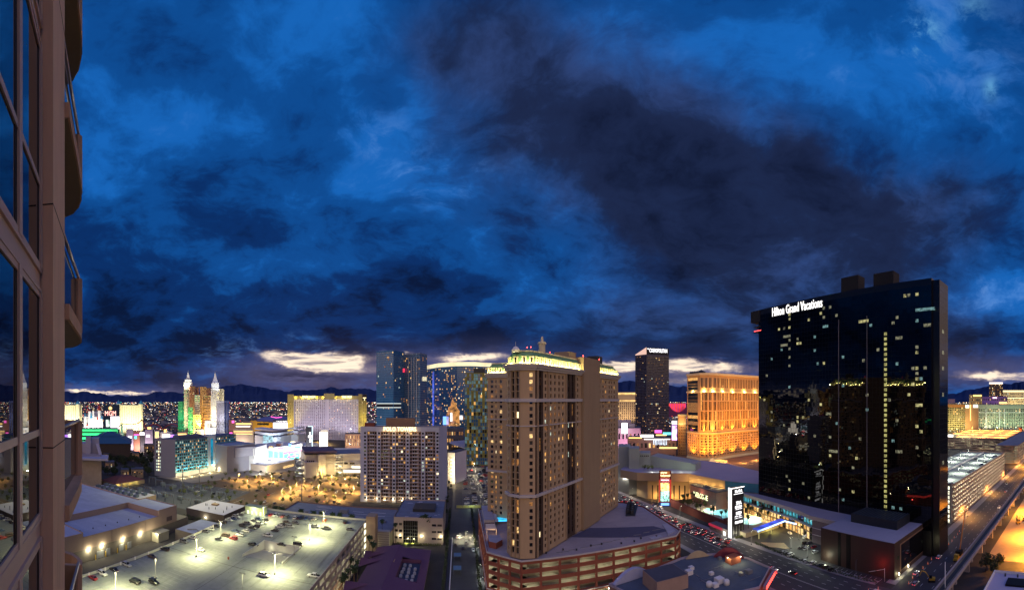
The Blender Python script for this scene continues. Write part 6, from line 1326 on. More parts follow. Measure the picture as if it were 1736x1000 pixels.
# -- purple roofed building
t = thing('purple_roof_hall', 'single storey hall with broad plum purple roof, two side gables and a sunken plant well', 'building', (-31, 195, 0)); M_PUR = mat('plum metal roof', (.12, .055, .105), .7, var=.07, scale=.2, streak=True)
b = MB(); xl, xr, xm, y0, y1, ze, zr = -48, -16.5, -34, 150, 228, 6, 10.5
b.face([(xl, y0, ze), (xm, y0, zr), (xm, y1-6, zr), (xl, y1, ze)][::-1]); b.face([(xm, y0, zr), (-30.5, y0, 9.4), (-30.5, y1-7, 9.4), (xm, y1-6, zr)]); 
for q in ([(-30.5, 208, 9.4), (-20, 208, 7), (-16.5, y1, ze), (-30.5, y1-7, 9.4)], [(-20, 184, 7), (xr, 150, ze), (xr, y1, ze), (-20, 208, 7)], [(-30.5, 150, 9.4), (xr, 150, ze), (-20, 184, 7), (-30.5, 184, 9.4)], [(xl, y1, ze), (xm, y1-6, zr), (-30.5, y1-7, 9.4), (-16.5, y1, ze)]): b.face(q)
for yy in (176, 204, 214):
    b.face([(-52, yy-5, 5.8), (-41, yy, 8.6), (-52, yy, 8.8)]); b.face([(-52, yy, 8.8), (-41, yy, 8.6), (-52, yy+5, 5.8)])
b.build('roof', M_PUR, t); b = MB(); b.box(-47, -17.5, 151, 227, 0, 5.95); b.build('wall', mat('dim stucco', (.25, .19, .16), .9), t)
b = MB(); b.box(-30.4, -20.1, 184.1, 207.9, 4, 6.2); b.build('plant_well', mat('well floor blue', (.045, .06, .09), .9), t); b = MB(); b.box(-30.45, -30.1, 184, 208, 6.21, 9.5); b.box(-20.3, -20, 184, 208, 6.21, 7.6); b.box(-30.1, -20.3, 207.7, 208, 6.21, 8.2); b.box(-30.1, -20.3, 184, 184.3, 6.21, 7.4); b.build('well_wall', M_PUR, t)
for k in range(14): x, y = (-28.6, -25.4, -22.6)[k % 3]+RNG.uniform(-.3, .3), 186.5+(k//3)*4.3+RNG.uniform(-.5, .5); b = MB(); b.box(x-.7, x+.7, y-.7, y+.7, 6.2, 7.2); b.lathe([(.5, 7.2), (.5, 7.5)], (x, y, 0), 8, 0, False); b.build('air_unit', mat('air unit grey', (.38, .40, .42), .6), t)
b = MB(); b.box(-33.4, -33.2, 198, 202, 10.2, 10.32); b.box(-34, -33.2, 199, 199.2, 10.32, 10.45); b.build('roof_hatch', PAINT['yellow'], t)
lamp_light('POINT', (-50.5, 171, 3.2), 900, (1, .55, .2), t, size=.2, name='porch_light')
# -- palms around the deck side and the office
for k, (x, y, yt, kd) in enumerate(((566, 1012, 974, 0), (580, 1016, 981, 0), (591, 1006, 966, 1), (594, 985, 946, 0), (606, 992, 952, 1), (606, 955, 910, 1), (625, 958, 910, 1), (631, 962, 921, 0), (648, 922, 883, 1), (671, 923, 889, 1), (716, 921, 877, 1), (722, 921, 874, 1), (726, 921, 880, 0), (585, 1010, 976, 2), (600, 1000, 962, 2))):
    q = gp(x, y); h = q.length*(y-yt)/F; hh = (12, 15, 8)[kd]
    palm(kd, q, h/hh, ['tall palm', 'slender palm', 'short bushy palm'][kd]+', '+ORD[k]+' counting from the left between the deck side and the office', 'palms beside the deck and the office')
for k, x in enumerate((468, 485, 520, 545, 560, 578, 592, 612)): q = pd(x, 265); palm(2, (q.x, 234.8, 11.0), 1.25, 'palm top showing over the far deck parapet, %s from the left' % ORD[k], 'palm tops behind the deck')
bush_strip('shrubs', [(-47, 150), (-48.5, 232)], 2.0, 3.2, 'dark shrubs along the right side of the deck below the palms', 1500)
bush_strip('shrubs', [(-40, 250.5), (-12, 250.5)], .8, 1.4, 'clipped shrubs at the foot of the beige office', 700, M_LEAF2)
# -- alley between
for y0, y1, x, lab in ((100, 330, 9.6, 'dark hedge along the right edge of the alley beside the garage'), (150, 330, -8.2, 'dark hedge along the left edge of the alley')): bush_strip('hedge', [(x, y0), (x, y1)], .7, 3.0, lab, 1600, ls=.4)
b = MB(); b.box(-5.3, -4.9, 190, 262, 0, 1.6); tag(b.build('garden_wall', M_WHITE), 'long thin white wall running along the alley', 'wall')
for k, y in enumerate((230, 212, 180)):
    t = thing('carport', 'small blue canopy carport, %s along the alley from the far end' % ORD[k], 'carport', (-1.5, y, 0), 0, 'blue canopies in the alley'); b = MB(); b.box(-3.6, .6, y-2.6, y+2.6, 2.6, 2.75); b.build('canopy', mat('blue canopy cloth', (.08, .16, .30), .8), t)
    for sx in (-3.4, .4):
        for sy in (-2.4, 2.4): b = MB(); b.tube([(sx, y+sy, 0), (sx, y+sy, 2.6)], .05, 5); b.build('post', M_STEEL, t)
t = thing('yard_lights', None, 'lamp'); 
for k, (x, y, z, wt, c) in enumerate(((-1, 262, 4, 2600, (1, .90, .55)), (7, 258, 4, 2200, (1, .92, .6)), (4, 270, 3, 1600, (1, .85, .5)), (10, 240, 3, 500, (.8, .95, 1)), (10, 215, 3, 500, (.9, 1, .9)), (10.5, 200, 3, 500, (.9, 1, .95)))):
    t2 = lamp_post((x, y, 0), z, 1, '%s small yard lamp in the alley beside the garage, from the far end' % ORD[k], 'yard lamps in the alley', wt, c, 'single', 'yard_lamp')
bpy.data.objects.remove(t)
for k, (x, y, kd, c, rz) in enumerate(((0, 265, 'van', 'white', .3), (4, 255, 'van', 'white', 1.5), (-3, 252, 'suv', 'black', 1.6), (2, 246, 'sedan', 'black', 1.4), (6.5, 263, 'suv', 'silver', 1.7), (8, 243, 'sedan', 'white', 1.6))): place_car(kd, c, x, y, .02, rz, '%s %s standing in the lit yard of the alley, %s from the back' % (c, KN[kd], ORD[k]), 'vehicles in the lit alley yard')
# ------------------------------------------------------------------ right of the mansard tower
# -- dark finned tower with a lettered crown
t = thing('finned_tower', 'slim dark tower of horizontal balcony fins with lettered black crown', 'tower', pd(1105, 1000))
a, c, e_, f = pd(1077, 1010), pd(1096, 985), pd(1134, 1005), pd(1112, 1040); zt = zat(601, 990)
mb, panes = MB(), []; fc = Facade(mb, panes); rr_ = random.Random(9); zs = spans(6, zt-3, 50, 1.6)
pk = lambda u_, z: (pick(.26, dim=.7, hot=.02) if z < 50 else pick(.06, dim=.5)); fc.wall(a, c, 0, zt, spans(.5, (c-a).length-.5, 8, 3.0), zs, .4, picker=pk); fc.wall(c, e_, 0, zt, spans(.5, (e_-c).length-.5, 15, 3.0), zs, .4, picker=pk)
for p, q in ((e_, f), (f, a)): mb.face([(*p[:2], 0), (*q[:2], 0), (*q[:2], zt), (*p[:2], zt)])
mb.face([(*q[:2], zt) for q in (a, c, e_, f)]); mb.build('wall', mat('plum grey fin concrete', (.085, .080, .12), .6, var=.1), t); add_windows(t, panes, 100)
b = MB()
for k in range(50): z = 5+(zt-8)*k/50; band(b, [a, c, e_], z, z+.5, 1.2)
tag(b.build('fins', mat('fin edge', (.16, .15, .20), .6), t), kind='stuff')
b = MB(); a2, c2, e2 = a*1.0, c*1.0, e_*1.0; z1, z2 = zat(588.5, 985), zat(588.5, 1005)
b.face([(*c[:2], zt), (*e_[:2], zt), (*e_[:2], z1-2), (*c[:2], z1)]); b.face([(*e_[:2], zt), (*f[:2], zt), (*f[:2], zt+3), (*e_[:2], z1-2)]); b.face([(*f[:2], zt), (*a[:2], zt), (*a[:2], zt+2), (*f[:2], zt+3)]); b.face([(*c[:2], z1), (*e_[:2], z1-2), (*f[:2], zt+3), (*a[:2], zt+2)]); b.build('crown', mat('black crown', (.012, .012, .018), .5), t)
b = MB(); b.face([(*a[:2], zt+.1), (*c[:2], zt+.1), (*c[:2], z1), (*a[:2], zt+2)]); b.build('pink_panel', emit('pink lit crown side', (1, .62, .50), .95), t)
b = MB(); text_mb(b, 'THE', at(c, e_, 1.5, .6, zt+12), e_-c, (0, 0, 1), 3, 5, .3); text_mb(b, 'COSMOPOLITAN', at(c, e_, 7.5, .6, zt+5.5), e_-c, (0, 0, 1), 9.5, 47, .4); b.build('lettering', emit('crown letters', (1, .97, 1), 2.8), t)
# -- golden colonnaded hotel behind it
t, q, zt = tower('colonnade_hotel', 'pale stone hotel with golden lit top frieze behind the dark finned tower', 'hotel', 1040, 1077.5, 665, 1380, 40, mat('stone hotel wall', (.42, .33, .24), .85, var=.05), 11, 14, .45, .6, 0, .1, 0, foot=4, head=34)
mb = MB(); fb = MB()
for z0, z1 in ((zt-8, zt-1.5), (zt-31, zt-27)): band(fb, [q[0], q[1]], z0, z1, 1.0)
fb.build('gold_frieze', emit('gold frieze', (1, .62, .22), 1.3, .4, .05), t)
for k in range(6): spot(t, 1044+k*6, 1330, 5, pd(1044+k*6, 1380, 60), 50000, (1, .70, .36), 80)
# -- far red lit hall and its neighbours along the boulevard
t, q, zt = tower('red_hall', 'distant hall glowing with red and purple stripes beyond the violet screen', 'hall', 1133, 1164, 683, 2100, 40, mat('purple wall', (.2, .05, .15), .8), 0, 0); b = MB(); p0, p1, _, _ = frame_px(1134, 1163, 2098)
L = (p1-p0).length
rr_ = random.Random(2)
for k in range(14): z0 = zt-8-40*(1-((k-7)/8)**2); u0 = L*k/14; w_ = [at(p0, p1, u0+.5), at(p0, p1, u0+L/14-1), at(p0, p1, u0+L/14-1, -1), at(p0, p1, u0+.5, -1)]; b.prism([(v_.x, v_.y) for v_ in w_], max(z0, 4), zt-3, k % 2)
b.build('light_stripe', [emit('red light stripe', (1, .06, .05), 1.1, .5, .02), emit('crimson light stripe', (.9, .05, .25), .9, .5, .02)], t)
t, q, zt = tower('pink_mall', 'pink and lilac lit shopping blocks right of the mansard tower', 'mall', 1046, 1086, 726, 620, 40, mat('pink lilac wall', (.42, .34, .40), .85, var=.08), 6, 2, .4, .4); b = MB(); pxbox(b, 1054, 1063.5, 717, 735, 612, 2); b.build('white_screen', SIGNS[0], t); b = MB(); pxbox(b, 1046, 1070, 713, 727, 640, 20, 0, None, zt); pxbox(b, 1066, 1076, 719, 727, 630, 10, 0, None, zt); b.build('upper_block', mat('pink lilac wall', (.42, .34, .40)), t)
for x in (1052, 1068, 1082): lamp_light('POINT', pd(x, 596, 16), 16000, (1, .45, .65), t, size=.5, name='street_glow')
t, q, zt = tower('boulevard_shops', 'long low boulevard shop front with strings of lights at the foot of the finned tower', 'shop', 1064, 1146, 743, 560, 30, mat('brown shop wall', (.24, .15, .14), .85), 12, 2, .5, .4, 0, .1); b = MB()
for k, (x0, x1, y0, y1, s_) in enumerate(((1066, 1088, 741.5, 743, 3), (1086, 1108, 737, 741, 0), (1110, 1122, 729, 734, 1), (1112, 1130, 736.5, 738.5, 3), (1124, 1138, 733, 737, 4), (1092, 1136, 744, 745.2, 0), (1118, 1148, 758, 760.5, 3))): b = MB(); pxbox(b, x0, x1, y0, y1, 556-k*.7, .8); b.build('lit_sign', SIGNS[s_], t)
for k in range(9): b = MB(); x = 1107.5+k*2.7; pxbox(b, x, x+1.5, 745.5, 753+RNG.random()*2, 552, .8); b.build('light_bar', emit('ice light bar', (.75, .85, 1), 1.5, .5, .1), t)
for x in (1072, 1095, 1120, 1142): lamp_light('POINT', pd(x, 530, 10), 11000, (1, .55, .45), t, size=.5, name='street_glow')
t = thing('violet_screen', 'tall white and violet glowing video screen tower left of the golden hotel', 'sign', pd(1143, 560)); b = MB(); pxbox(b, 1138.5, 1148, 713, 762, 560, 5, 0, None, 0); b.build('screen_shaft', mat('screen back', (.05, .04, .06), .6), t)
b = MB(); pxbox(b, 1139, 1147.6, 713.5, 719, 559, .8); b.build('white_screen', SIGNS[0], t); b = MB(); pxbox(b, 1139, 1147.6, 721, 746, 559, .8); b.build('violet_panel', emit('violet screen', (.80, .42, 1), 2.4, .8, .12), t)
# -- golden floodlit hotel
t = thing('golden_hotel', 'grand golden floodlit hotel with curved long front and pale ledges', 'hotel', (340, 430, 15)); M_GOLD = mat('sandstone hotel wall', (.50, .33, .18), .85, var=.05, scale=.05)
zg, zt = 13.0, 126.5; P0, P1 = pd(1165, 545), pd(1186, 522); path = [pd(1187, 521), pd(1200, 519), pd(1216, 524), pd(1232, 540), pd(1250, 556), pd(1272, 575), pd(1300, 600)]
mb, panes = MB(), []; fc = Facade(mb, panes); z1, z2, z3 = 48.5, 101.5, 104.0
low = spans(zg+5, z1-2, 8, 2.4); fc.wall(P0, P1, zg, z1, spans(.6, (P1-P0).length-.6, 6, 1.7), low, .4, lit=.05)
fc.wall(P0, P1, z1, zt, [(1.2, (P1-P0).length*.86)], [(z1+2+k*4.2, z1+6.0+k*4.2) for k in range(12)]+[(z3+1.5+4.2*k, z3+5.2+4.2*k) for k in range(4)], .5, picker=lambda u_, z: pick(.30, dim=.6, hot=.03))
for (p, q) in zip(path, path[1:]):
    L = (q-p).length; n = max(2, int(L/5)); us = []
    for k in range(n): c0 = L*(k+.5)/n; us += [(c0-1.75, c0-.3), (c0+.3, c0+1.75)]
    fc.wall(p, q, zg, z1, us, low, .4, lit=.04); fc.wall(p, q, z1, zt, us, [(z1+4+k*13, z1+15.5+k*13) for k in range(4)][:4]+[(z3+4, z3+17)], .5, picker=lambda u_, z: 0 if RNG.random() < .93 else 3)
mb.face([(*P1[:2], zg), (*path[0][:2], zg), (*path[0][:2], zt), (*P1[:2], zt)])
b1, b0 = path[-1]+Vector((20, 30, 0)), P0+Vector((35, 30, 0))
for p, q in ((path[-1], b1), (b1, b0), (b0, P0)): mb.face([(*p[:2], zg), (*q[:2], zg), (*q[:2], zt), (*p[:2], zt)])
mb.face([(*q[:2], zt) for q in [P0, P1]+path+[b1, b0]]); mb.build('wall', M_GOLD, t); add_windows(t, panes, 100)
for z0, z1_, o in ((47.8, 48.9, 1.2), (101.6, 103.4, 1.4), (124.5, 127.4, 1.6), (zg, zg+3, .8)): s_ = MB(); band(s_, [P0, P1]+path, z0, z1_, o); s_.build('ledge', M_CREAM, t)
b = MB(); 
for k in range(6): b.lathe([(1.6, 127.4), (1.9, 129), (.2, 131)], at(P0, P1, 3+k*4, -4)+Vector((0, 0, 0)), 8, 0, False)
b.lathe([(7, 127.4), (6, 130), (.3, 133)], at(P0, P1, 16, -12), 12, 0, True); b.build('roof_finials', M_DKSTEEL, t)
for (p, q) in list(zip(path, path[1:]))+[(P0, P1)]:
    L = (q-p).length; n = max(1, round(L/20))
    for k in range(n):
        uu = L*(k+.5)/n; base = at(p, q, uu, 7, zg+3); lamp_light('SPOT', base, 36000, (1, .36, .03), t, at(p, q, uu, 0, zg+36), .4, 95, .7, 'flood_light')
        base = at(p, q, uu, 2.4, 49.4); lamp_light('SPOT', base, 34000, (1, .38, .04), t, at(p, q, uu, 0.3, 78), .3, 80, .7, 'flood_light'); base = at(p, q, uu, 2.2, 104); lamp_light('POINT', base, 2600, (1, .66, .24), t, size=.3, name='ledge_light')
for x, d in ((1180, 470), (1205, 455), (1235, 470), (1262, 490), (1288, 505)): lamp_light('SPOT', pd(x, d, 14), 170000, (1, .38, .045), t, pd(x+4, 545, 76), .5, 80, .8, 'flood_light')  # far floods added to even out the golden wash
t, q, zt = tower('golden_annex', 'small golden tower with a lit loggia left of the grand golden hotel', 'tower', 1149.5, 1163.5, 703, 575, 22, M_GOLD, 4, 12, .3, .4, 0, .05, head=16); b = MB(); band(b, [q[0], q[1]], zt-14, zt-12.5, .8); b.build('ledge', M_CREAM, t); b = MB(); band(b, [q[0], q[1]], zt-2, zt+.5, 1.4); b.build('ledge', M_CREAM, t)
spot(t, 1156, 540, 6, pd(1156, 575, 34), 60000, (1, .55, .16), 90); lamp_light('POINT', pd(1156, 568, zt-11), 3000, (1, .7, .3), t, size=.3, name='ledge_light')
# -- plain brown roofs before it
t = thing('casino_roofs', 'low brown casino roofs lit orange at the foot of the golden hotel', 'building', (300, 420, 0)); b = MB(); q = [pd(1090, 640), pd(1090, 455), pd(1180, 402), pd(1300, 385), pd(1330, 560), pd(1200, 700)]; b.prism([(v_.x, v_.y) for v_ in q], 0, 12.9); b.build('roof_block', mat('brown roof gravel', (.24, .15, .09), .9, var=.2, scale=.03, fine=12), t)
b = MB(); b.lathe([(9, 13), (8.6, 14.5), (9.4, 15)], pd(1221, 505), 18, 0, False); b.build('lit_ring', emit('amber ring', (1, .5, .12), 2.0, .8, .3), t); b = MB(); b.prism([(v_.x, v_.y) for v_ in (pd(1196, 470), pd(1216, 470), pd(1218, 490), pd(1198, 490))], 13, 22, 0, scale=.05); b.build('pyramid', emit('lit pyramid', (1, .6, .28), .7), t)
for x, d in ((1110, 560), (1150, 500), (1232, 490), (1262, 500), (1282, 520)): lamp_light('POINT', pd(x, d, 17), 5200, (1, .5, .12), t, size=.4, name='roof_glow')
# -- plain walls of the theatre block
t = thing('theatre_wall', 'long plain grey green theatre wall with a plain tower block at its left end', 'theatre', pd(1130, 390)); wg = mat('grey green render', (.30, .33, .31), .85, var=.08, scale=.08, streak=True)
p0, p1 = pd(1103, 396), pd(1179, 376); p2, p3 = p1+Vector((16, 14, 0)), p0+Vector((16, 14, 0)); b = MB(); za, zb_ = 36.5, 31.5
b.face([(*p0[:2], 10), (*p1[:2], 10), (*p1[:2], zb_), (*p0[:2], za)]); b.face([(*p1[:2], 10), (*p2[:2], 10), (*p2[:2], zb_), (*p1[:2], zb_)]); b.face([(*p0[:2], za), (*p1[:2], zb_), (*p2[:2], zb_), (*p3[:2], za)]); b.build('wall', wg, t)
b = MB(); pxbox(b, 1048, 1069, 757, 800, 400, 24, 0, None, 0); pxbox(b, 1066, 1084, 760, 800, 388, 20, 0, None, 0); pxbox(b, 1084, 1102.9, 768, 800, 394, 18, 0, None, 0); b.build('stage_tower', wg, t)
for k in range(5): b = MB(); pxbox(b, 1085.5+k*3.2, 1087+k*3.2, 772, 773.6, 393.5, .4); b.build('vent_slot', G_DARK, t)
for x in (1106, 1120, 1136, 1154, 1168): lamp_light('POINT', pd(x, 370, 26.8), 420, (.85, 1, .72), t, size=.3, name='wall_light')
for k, (x, d) in enumerate(((1092, 380), (1099, 376), (1106, 378))): q = pd(x, d); tree(k % 2, (q.x, q.y, 25), 1.0, 'lit bushy tree before the theatre wall, %s from the left' % ORD[k], 'trees before the theatre wall')
# -- shopping mall with its fascia, pylon and welcome wall
t = thing('shopping_mall', 'wide tan mall with lilac roof, lit yellow fascia and blue end wall', 'mall', (195, 330, 0)); fas = [(150, 352), (158, 332), (197, 304), (204, 260), (218, 229)]
b = MB(); b.prism(fas+[(250, 232), (262, 330), (248, 372), (200, 405), (175, 390)], 17.5, 25, 0, 1); b.build('fascia', [mat('tan fascia', (.42, .30, .18), .85, var=.06), mat('lilac roof', (.38, .32, .37), .9, var=.08, scale=.06)], t)
b = MB(); b.prism([(164, 345), (168, 330), (200, 309), (207, 264), (222, 240), (250, 235), (248, 370), (190, 395)], 0, 17.49); b.build('wall', mat('sand wall', (.40, .31, .20), .85, var=.1, scale=.2), t); b = MB(); b.face([(203.95-.02, 259.9, 17.6), (217.9, 228.95, 17.6), (217.9, 228.95, 24.9), (203.93, 259.9, 24.9)]); b.build('blue_end_panel', mat('blue painted wall', (.04, .16, .26), .7), t)
b = MB()
for k in range(7): q = at((168, 330), (200, 309), 4+k*5, .05); w_ = at((168, 330), (200, 309), 5.2+k*5, .05); b.face([(*q[:2], .2), (*w_[:2], .2), (*w_[:2], 13), (*q[:2], 13)])
b.build('dark_recess', mat('dark recess', (.03, .025, .02), .8), t)
for k in range(4): lamp_light('POINT', at((168, 330), (200, 309), 8+k*8, 4, 3), 1500, (1, .56, .16), t, size=.3, name='wall_light')
for k in range(5): lamp_light('POINT', at((197, 304), (204, 260), 4+k*9, 2.6, 19.2), 620, (1, .66, .2), t, size=.2, name='fascia_light')
lamp_light('POINT', (186, 300, 20), 900, (1, .45, .2), t, size=.3, name='fascia_light')
t = thing('welcome_hall', 'brick red entrance block with dark roof and a glowing word on its wall', 'hall', (200, 276, 0)); b = MB(); b.box(192, 204, 256, 294, 0, 17.2); b.build('wall', mat('brick red wall', (.30, .16, .13), .85), t); b = MB(); b.box(191.6, 204, 255.6, 294.4, 17.21, 17.8); b.box(196, 199, 272, 280, 17.81, 18.6, 0); b.build('roof', M_ROOFD, t); b = MB(); text_mb(b, 'WELCOME', (191.8, 288.5, 8.5), (0, -1, 0), (0, 0, 1), 4.2, 21, .2); b.build('lettering', emit('welcome letters', (.90, 1, .55), 2.2), t)
lamp_light('POINT', (189, 276, 14), 420, (1, .5, .35), t, size=.3, name='wall_light')
t = thing('video_pylon', 'red edged video pylon at the mall corner with bright colourful screens', 'sign', (171, 303, 0)); e = Vector((cos(az(1128)), -sin(az(1128)), 0)); nb = Vector((-e.y, e.x, 0)); c = pd(1127.5, 345); T = Matrix(((e.x, nb.x, 0, c.x), (e.y, nb.y, 0, c.y), (0, 0, 1, 0), (0, 0, 0, 1)))
b = MB(); b.box(-5.3, 5.3, 0, 2.4, 0, 30.5, 0, T); b.build('pylon_body', mat('dark red pylon', (.16, .02, .02), .6), t); b = MB(); b.box(-5.35, -4.6, -.2, -.02, 4, 23, 0, T); b.box(4.3, 5.35, -.2, -.02, 4, 23, 0, T); b.build('red_edge', emit('red pylon edge', (1, .05, .03), .7), t)
e3 = e; b = MB(); o_ = T @ Vector((-3.6, -.1, 28.0)); text_mb(b, 'planet', o_, e3, (0, 0, 1), 2.0, 5.4, .3); o_ = T @ Vector((-3.8, -.1, 25.3)); text_mb(b, 'hollywood', o_, e3, (0, 0, 1), 2.2, 8.2, .3); b.build('lettering', emit('script letters', (1, .80, .45), 4), t)
b = MB(); b.box(-4.0, 4.0, -.15, -.02, 24.6, 30.2, 0, T); b.build('amber_panel', emit('amber panel', (1, .30, .05), .5), t)
b = MB(); b.box(-4, 4, -.15, -.02, 20.6, 24.2, 0, T); b.build('text_screen', emit('red text screen', (.75, .16, .2), .9, .9, .9), t); b = MB(); text_mb(b, 'ON SALE', T @ Vector((-3.4, -.16, 21.2)), e3, (0, 0, 1), 1.1, 6, .1) if False else b.box(-3.4, 3.2, -.25, -.16, 22.4, 22.9, 0, T); b.build('text_line', SIGNS[0], t)
b = MB(); b.box(-3.8, 3.6, -.15, -.02, 13.2, 20.2, 0, T); b.build('upper_screen', emit('orange screen', (1, .50, .16), 2.6, .9, .5), t); b = MB(); b.box(-3.8, 3.6, -.15, -.02, 4.4, 13, 0, T); b.build('lower_screen', emit('teal screen', (.35, .9, .75), 1.6, 1., .6), t); b = MB(); b.box(-6, 6.4, -1, 3, 0, 3.2, 0, T); b.box(-3.5, 3.4, -1.3, -1.02, 1, 3, 1, T); b.build('base', [mat('blue base', (.03, .06, .14), .6), SIGNS[2]], t)
lamp_light('POINT', T @ Vector((0, -8, 9)), 2600, (1, .75, .5), t, size=1, name='screen_glow')
t = thing('corner_shops', 'dazzling white and yellow shop signs beyond the mall corner, beside the mansard tower', 'shop', pd(1062, 430)); b = MB(); pxbox(b, 1046, 1078, 800, 850, 420, 20, 0, None, 0); b.build('wall', W_SHOP[4], t)
for x0, x1, y0, y1, s_ in ((1048, 1056, 809, 826, 0), (1056.5, 1063, 803, 815, 0), (1065, 1073, 806, 836, 3), (1050, 1061, 829, 834, 1)): b = MB(); pxbox(b, x0, x1, y0, y1, 419, .8); b.build('lit_sign', SIGNS[s_], t)
lamp_light('POINT', pd(1060, 400, 14), 9000, (1, .85, .75), t, size=.6, name='sign_glow')
# -- pool garden, its street wall and lit planting
t = thing('pool_terrace', 'raised pool terrace behind a dark red street wall, glowing pale water', 'terrace', (190, 240, 0)); b = MB(); b.box(174.5, 206, 200, 292, 0, 3.2); b.build('terrace', mat('terrace paving', (.38, .33, .25), .9, var=.12, scale=.3), t)
b = MB(); b.box(173.6, 174.49, 222, 298, 0, 6.4); b.box(173.2, 178, 218, 221.9, 0, 8.2); b.box(174.5, 192, 292.1, 293, 0, 5); b.build('street_wall', mat('dark red wall', (.17, .055, .045), .85), t)
pool = [(183, 262), (190, 266), (197, 260), (199, 246), (193, 238), (194, 228), (201, 220), (199, 210), (190, 209), (185, 218), (182, 232), (186, 244), (182, 252)]
b = MB(); b.prism(pool, 3.21, 3.3); b.build('pool_water', emit('glowing pool water', (.32, .85, .88), 1.0, .5, .2, (.05, .2, .22)), t)
b = MB(); b.box(176, 186, 216, 226, 3.21, 6.4); b.box(175.5, 186.5, 215.5, 226.5, 6.41, 6.7); b.build('pavilion', M_BROWN, t)
for k, (x, y, wt) in enumerate(((1193, 860, 900), (1204, 858, 700), (1210, 857, 1300), (1220, 855, 1300), (1229, 853, 1300), (1270, 871, 1100), (1282, 872, 1100), (1300, 866, 700), (1240, 862, 600), (1326, 868, 700))):
    q = gp(x, y+7, 3.2); lamp_post((q.x, q.y, 3.2), 4.2, 1, '%s globe lamp from the left in the pool garden' % ORD[k], 'lamps of the pool garden', wt*5, (1, .90, .42), 'single', 'garden_lamp')
rr_ = random.Random(4); n = 0
for k in range(22): tree(k % 2, (rr_.uniform(176, 205), rr_.uniform(266, 292), 3.2), rr_.uniform(.7, 1.1), 'lit leafy tree at the back of the pool garden by the welcome wall', 'leafy trees of the pool garden')
for k in range(40):
    x, y = rr_.uniform(176, 205), rr_.uniform(206, 290)
    if any((x-px_)**2+(y-py_)**2 < 22 for px_, py_ in pool) or (183 < x < 199 and 212 < y < 264): x = rr_.choice((177.5, 203.5))
    palm(2 if k % 3 else 0, (x, y, 3.2), rr_.uniform(.75, 1.05) if k % 3 else .75, '%s palm of the pool garden, counted along the street wall' % ORD[n], 'palms of the pool garden'); n += 1
bush_strip('garden_bushes', [(178, 288), (204, 280), (204, 262)], 4, 2.4, 'lit bushes at the back of the pool garden', 1200, M_LEAF2); bush_strip('garden_bushes', [(176, 228), (176, 286)], 1, 2.2, 'low bushes along the inside of the red street wall', 700, M_LEAF2)
for o in [o for o in COL.objects if o.name.startswith('garden_bushes')]: o.location.z = 3.2
bb = bpy.data.objects['pool_terrace']
for k in range(34):
    x, y = rr_.uniform(200, 205), rr_.uniform(200, 262)
    if k < 17: x, y = rr_.uniform(178, 182.5), rr_.uniform(228, 275)
    b = MB(); b.box(-.35, .35, -.95, .35, .25, .36); b.face([(-.35, .35, .36), (.35, .35, .36), (.35, .95, .8), (-.35, .95, .8)]); 
    for sx in (-.3, .3): b.box(sx-.04, sx+.04, -.9, -.8, 0, .25); b.box(sx-.04, sx+.04, .2, .3, 0, .25)
    o = b.build('sun_lounger', M_WHITE, None, (x, y, 3.2), rr_.uniform(0, 6)); tag(o, 'white sun lounger on the terrace around the glowing pool', 'sun lounger', 'sun loungers round the pool')
t = thing('tower_podium', 'curved podium of the black glass tower with pale roof and lit glass gallery', 'podium', (210, 190, 0)); cur = [(212, 262), (208.5, 240), (207.3, 222), (206.6, 205), (205, 188), (202, 175), (198.5, 164)]
b = MB(); b.prism(cur+[(199, 160), (199, 141.1), (229, 141.1), (234, 262)], 14.5, 17, 0, 1); b.build('roof_slab', [mat('pale slab edge', (.42, .38, .38), .8), mat('podium roof', (.36, .33, .40), .9, var=.08, scale=.06)], t)
cur2 = [(x+2.2, y) for x, y in cur]; mb, panes = MB(), []; fc = Facade(mb, panes)
for p, q in zip(cur2, cur2[1:]):
    L = sqrt((p[0]-q[0])**2+(p[1]-q[1])**2); n = max(3, int(L/3)); fc.wall(p, q, 0, 14.49, spans(.2, L-.2, n, (L-.4)/n*.8), [(.3, 4.6), (5.4, 9.2), (10.2, 13.8)], .2, picker=lambda u_, z: (8 if z > 9 else (3 if RNG.random() < .6 else 4)) if RNG.random() < .65 else 0)
mb.build('gallery_wall', mat('gallery frame', (.16, .11, .08), .8), t); add_windows(t, panes, 100, WIN+[emit('teal gallery glass', (.10, .62, .75), .55, .9, .4)])
b = MB(); b.prism([(x-.3, y) for x, y in cur]+[(x+3, y) for x, y in cur[::-1]], 9.4, 10.0, 0, bottom=True); b.build('gallery_slab', M_BAND, t)
b = MB(); b.box(199.2, 216, 141.2, 163.4, 0, 14.49); b.build('service_wall', mat('plum grey wall', (.20, .165, .175), .85), t); b = MB(); b.box(198.9, 199.15, 142, 163, 9.4, 9.7); b.box(198.9, 199.15, 142, 163, 5.2, 5.5); b.build('pale_line', M_WHITE, t)
for k in range(6): y = 170+k*13; lamp_light('POINT', (203, y, 5.2), 700, (1, .62, .2), t, size=.3, name='gallery_light')
t = thing('entrance_canopy', 'angled drive canopy edged with a white and blue light band', 'canopy', (195, 190, 0)); b = MB(); b.prism([(177, 191), (206, 194), (206, 199), (177, 196)], 5.4, 6.6, bottom=True); b.prism([(206.01, 194), (207, 163), (215, 163), (215, 199), (206.01, 199)], 5.4, 6.6, bottom=True); b.build('canopy_roof', mat('canopy grey', (.25, .26, .3), .6), t)
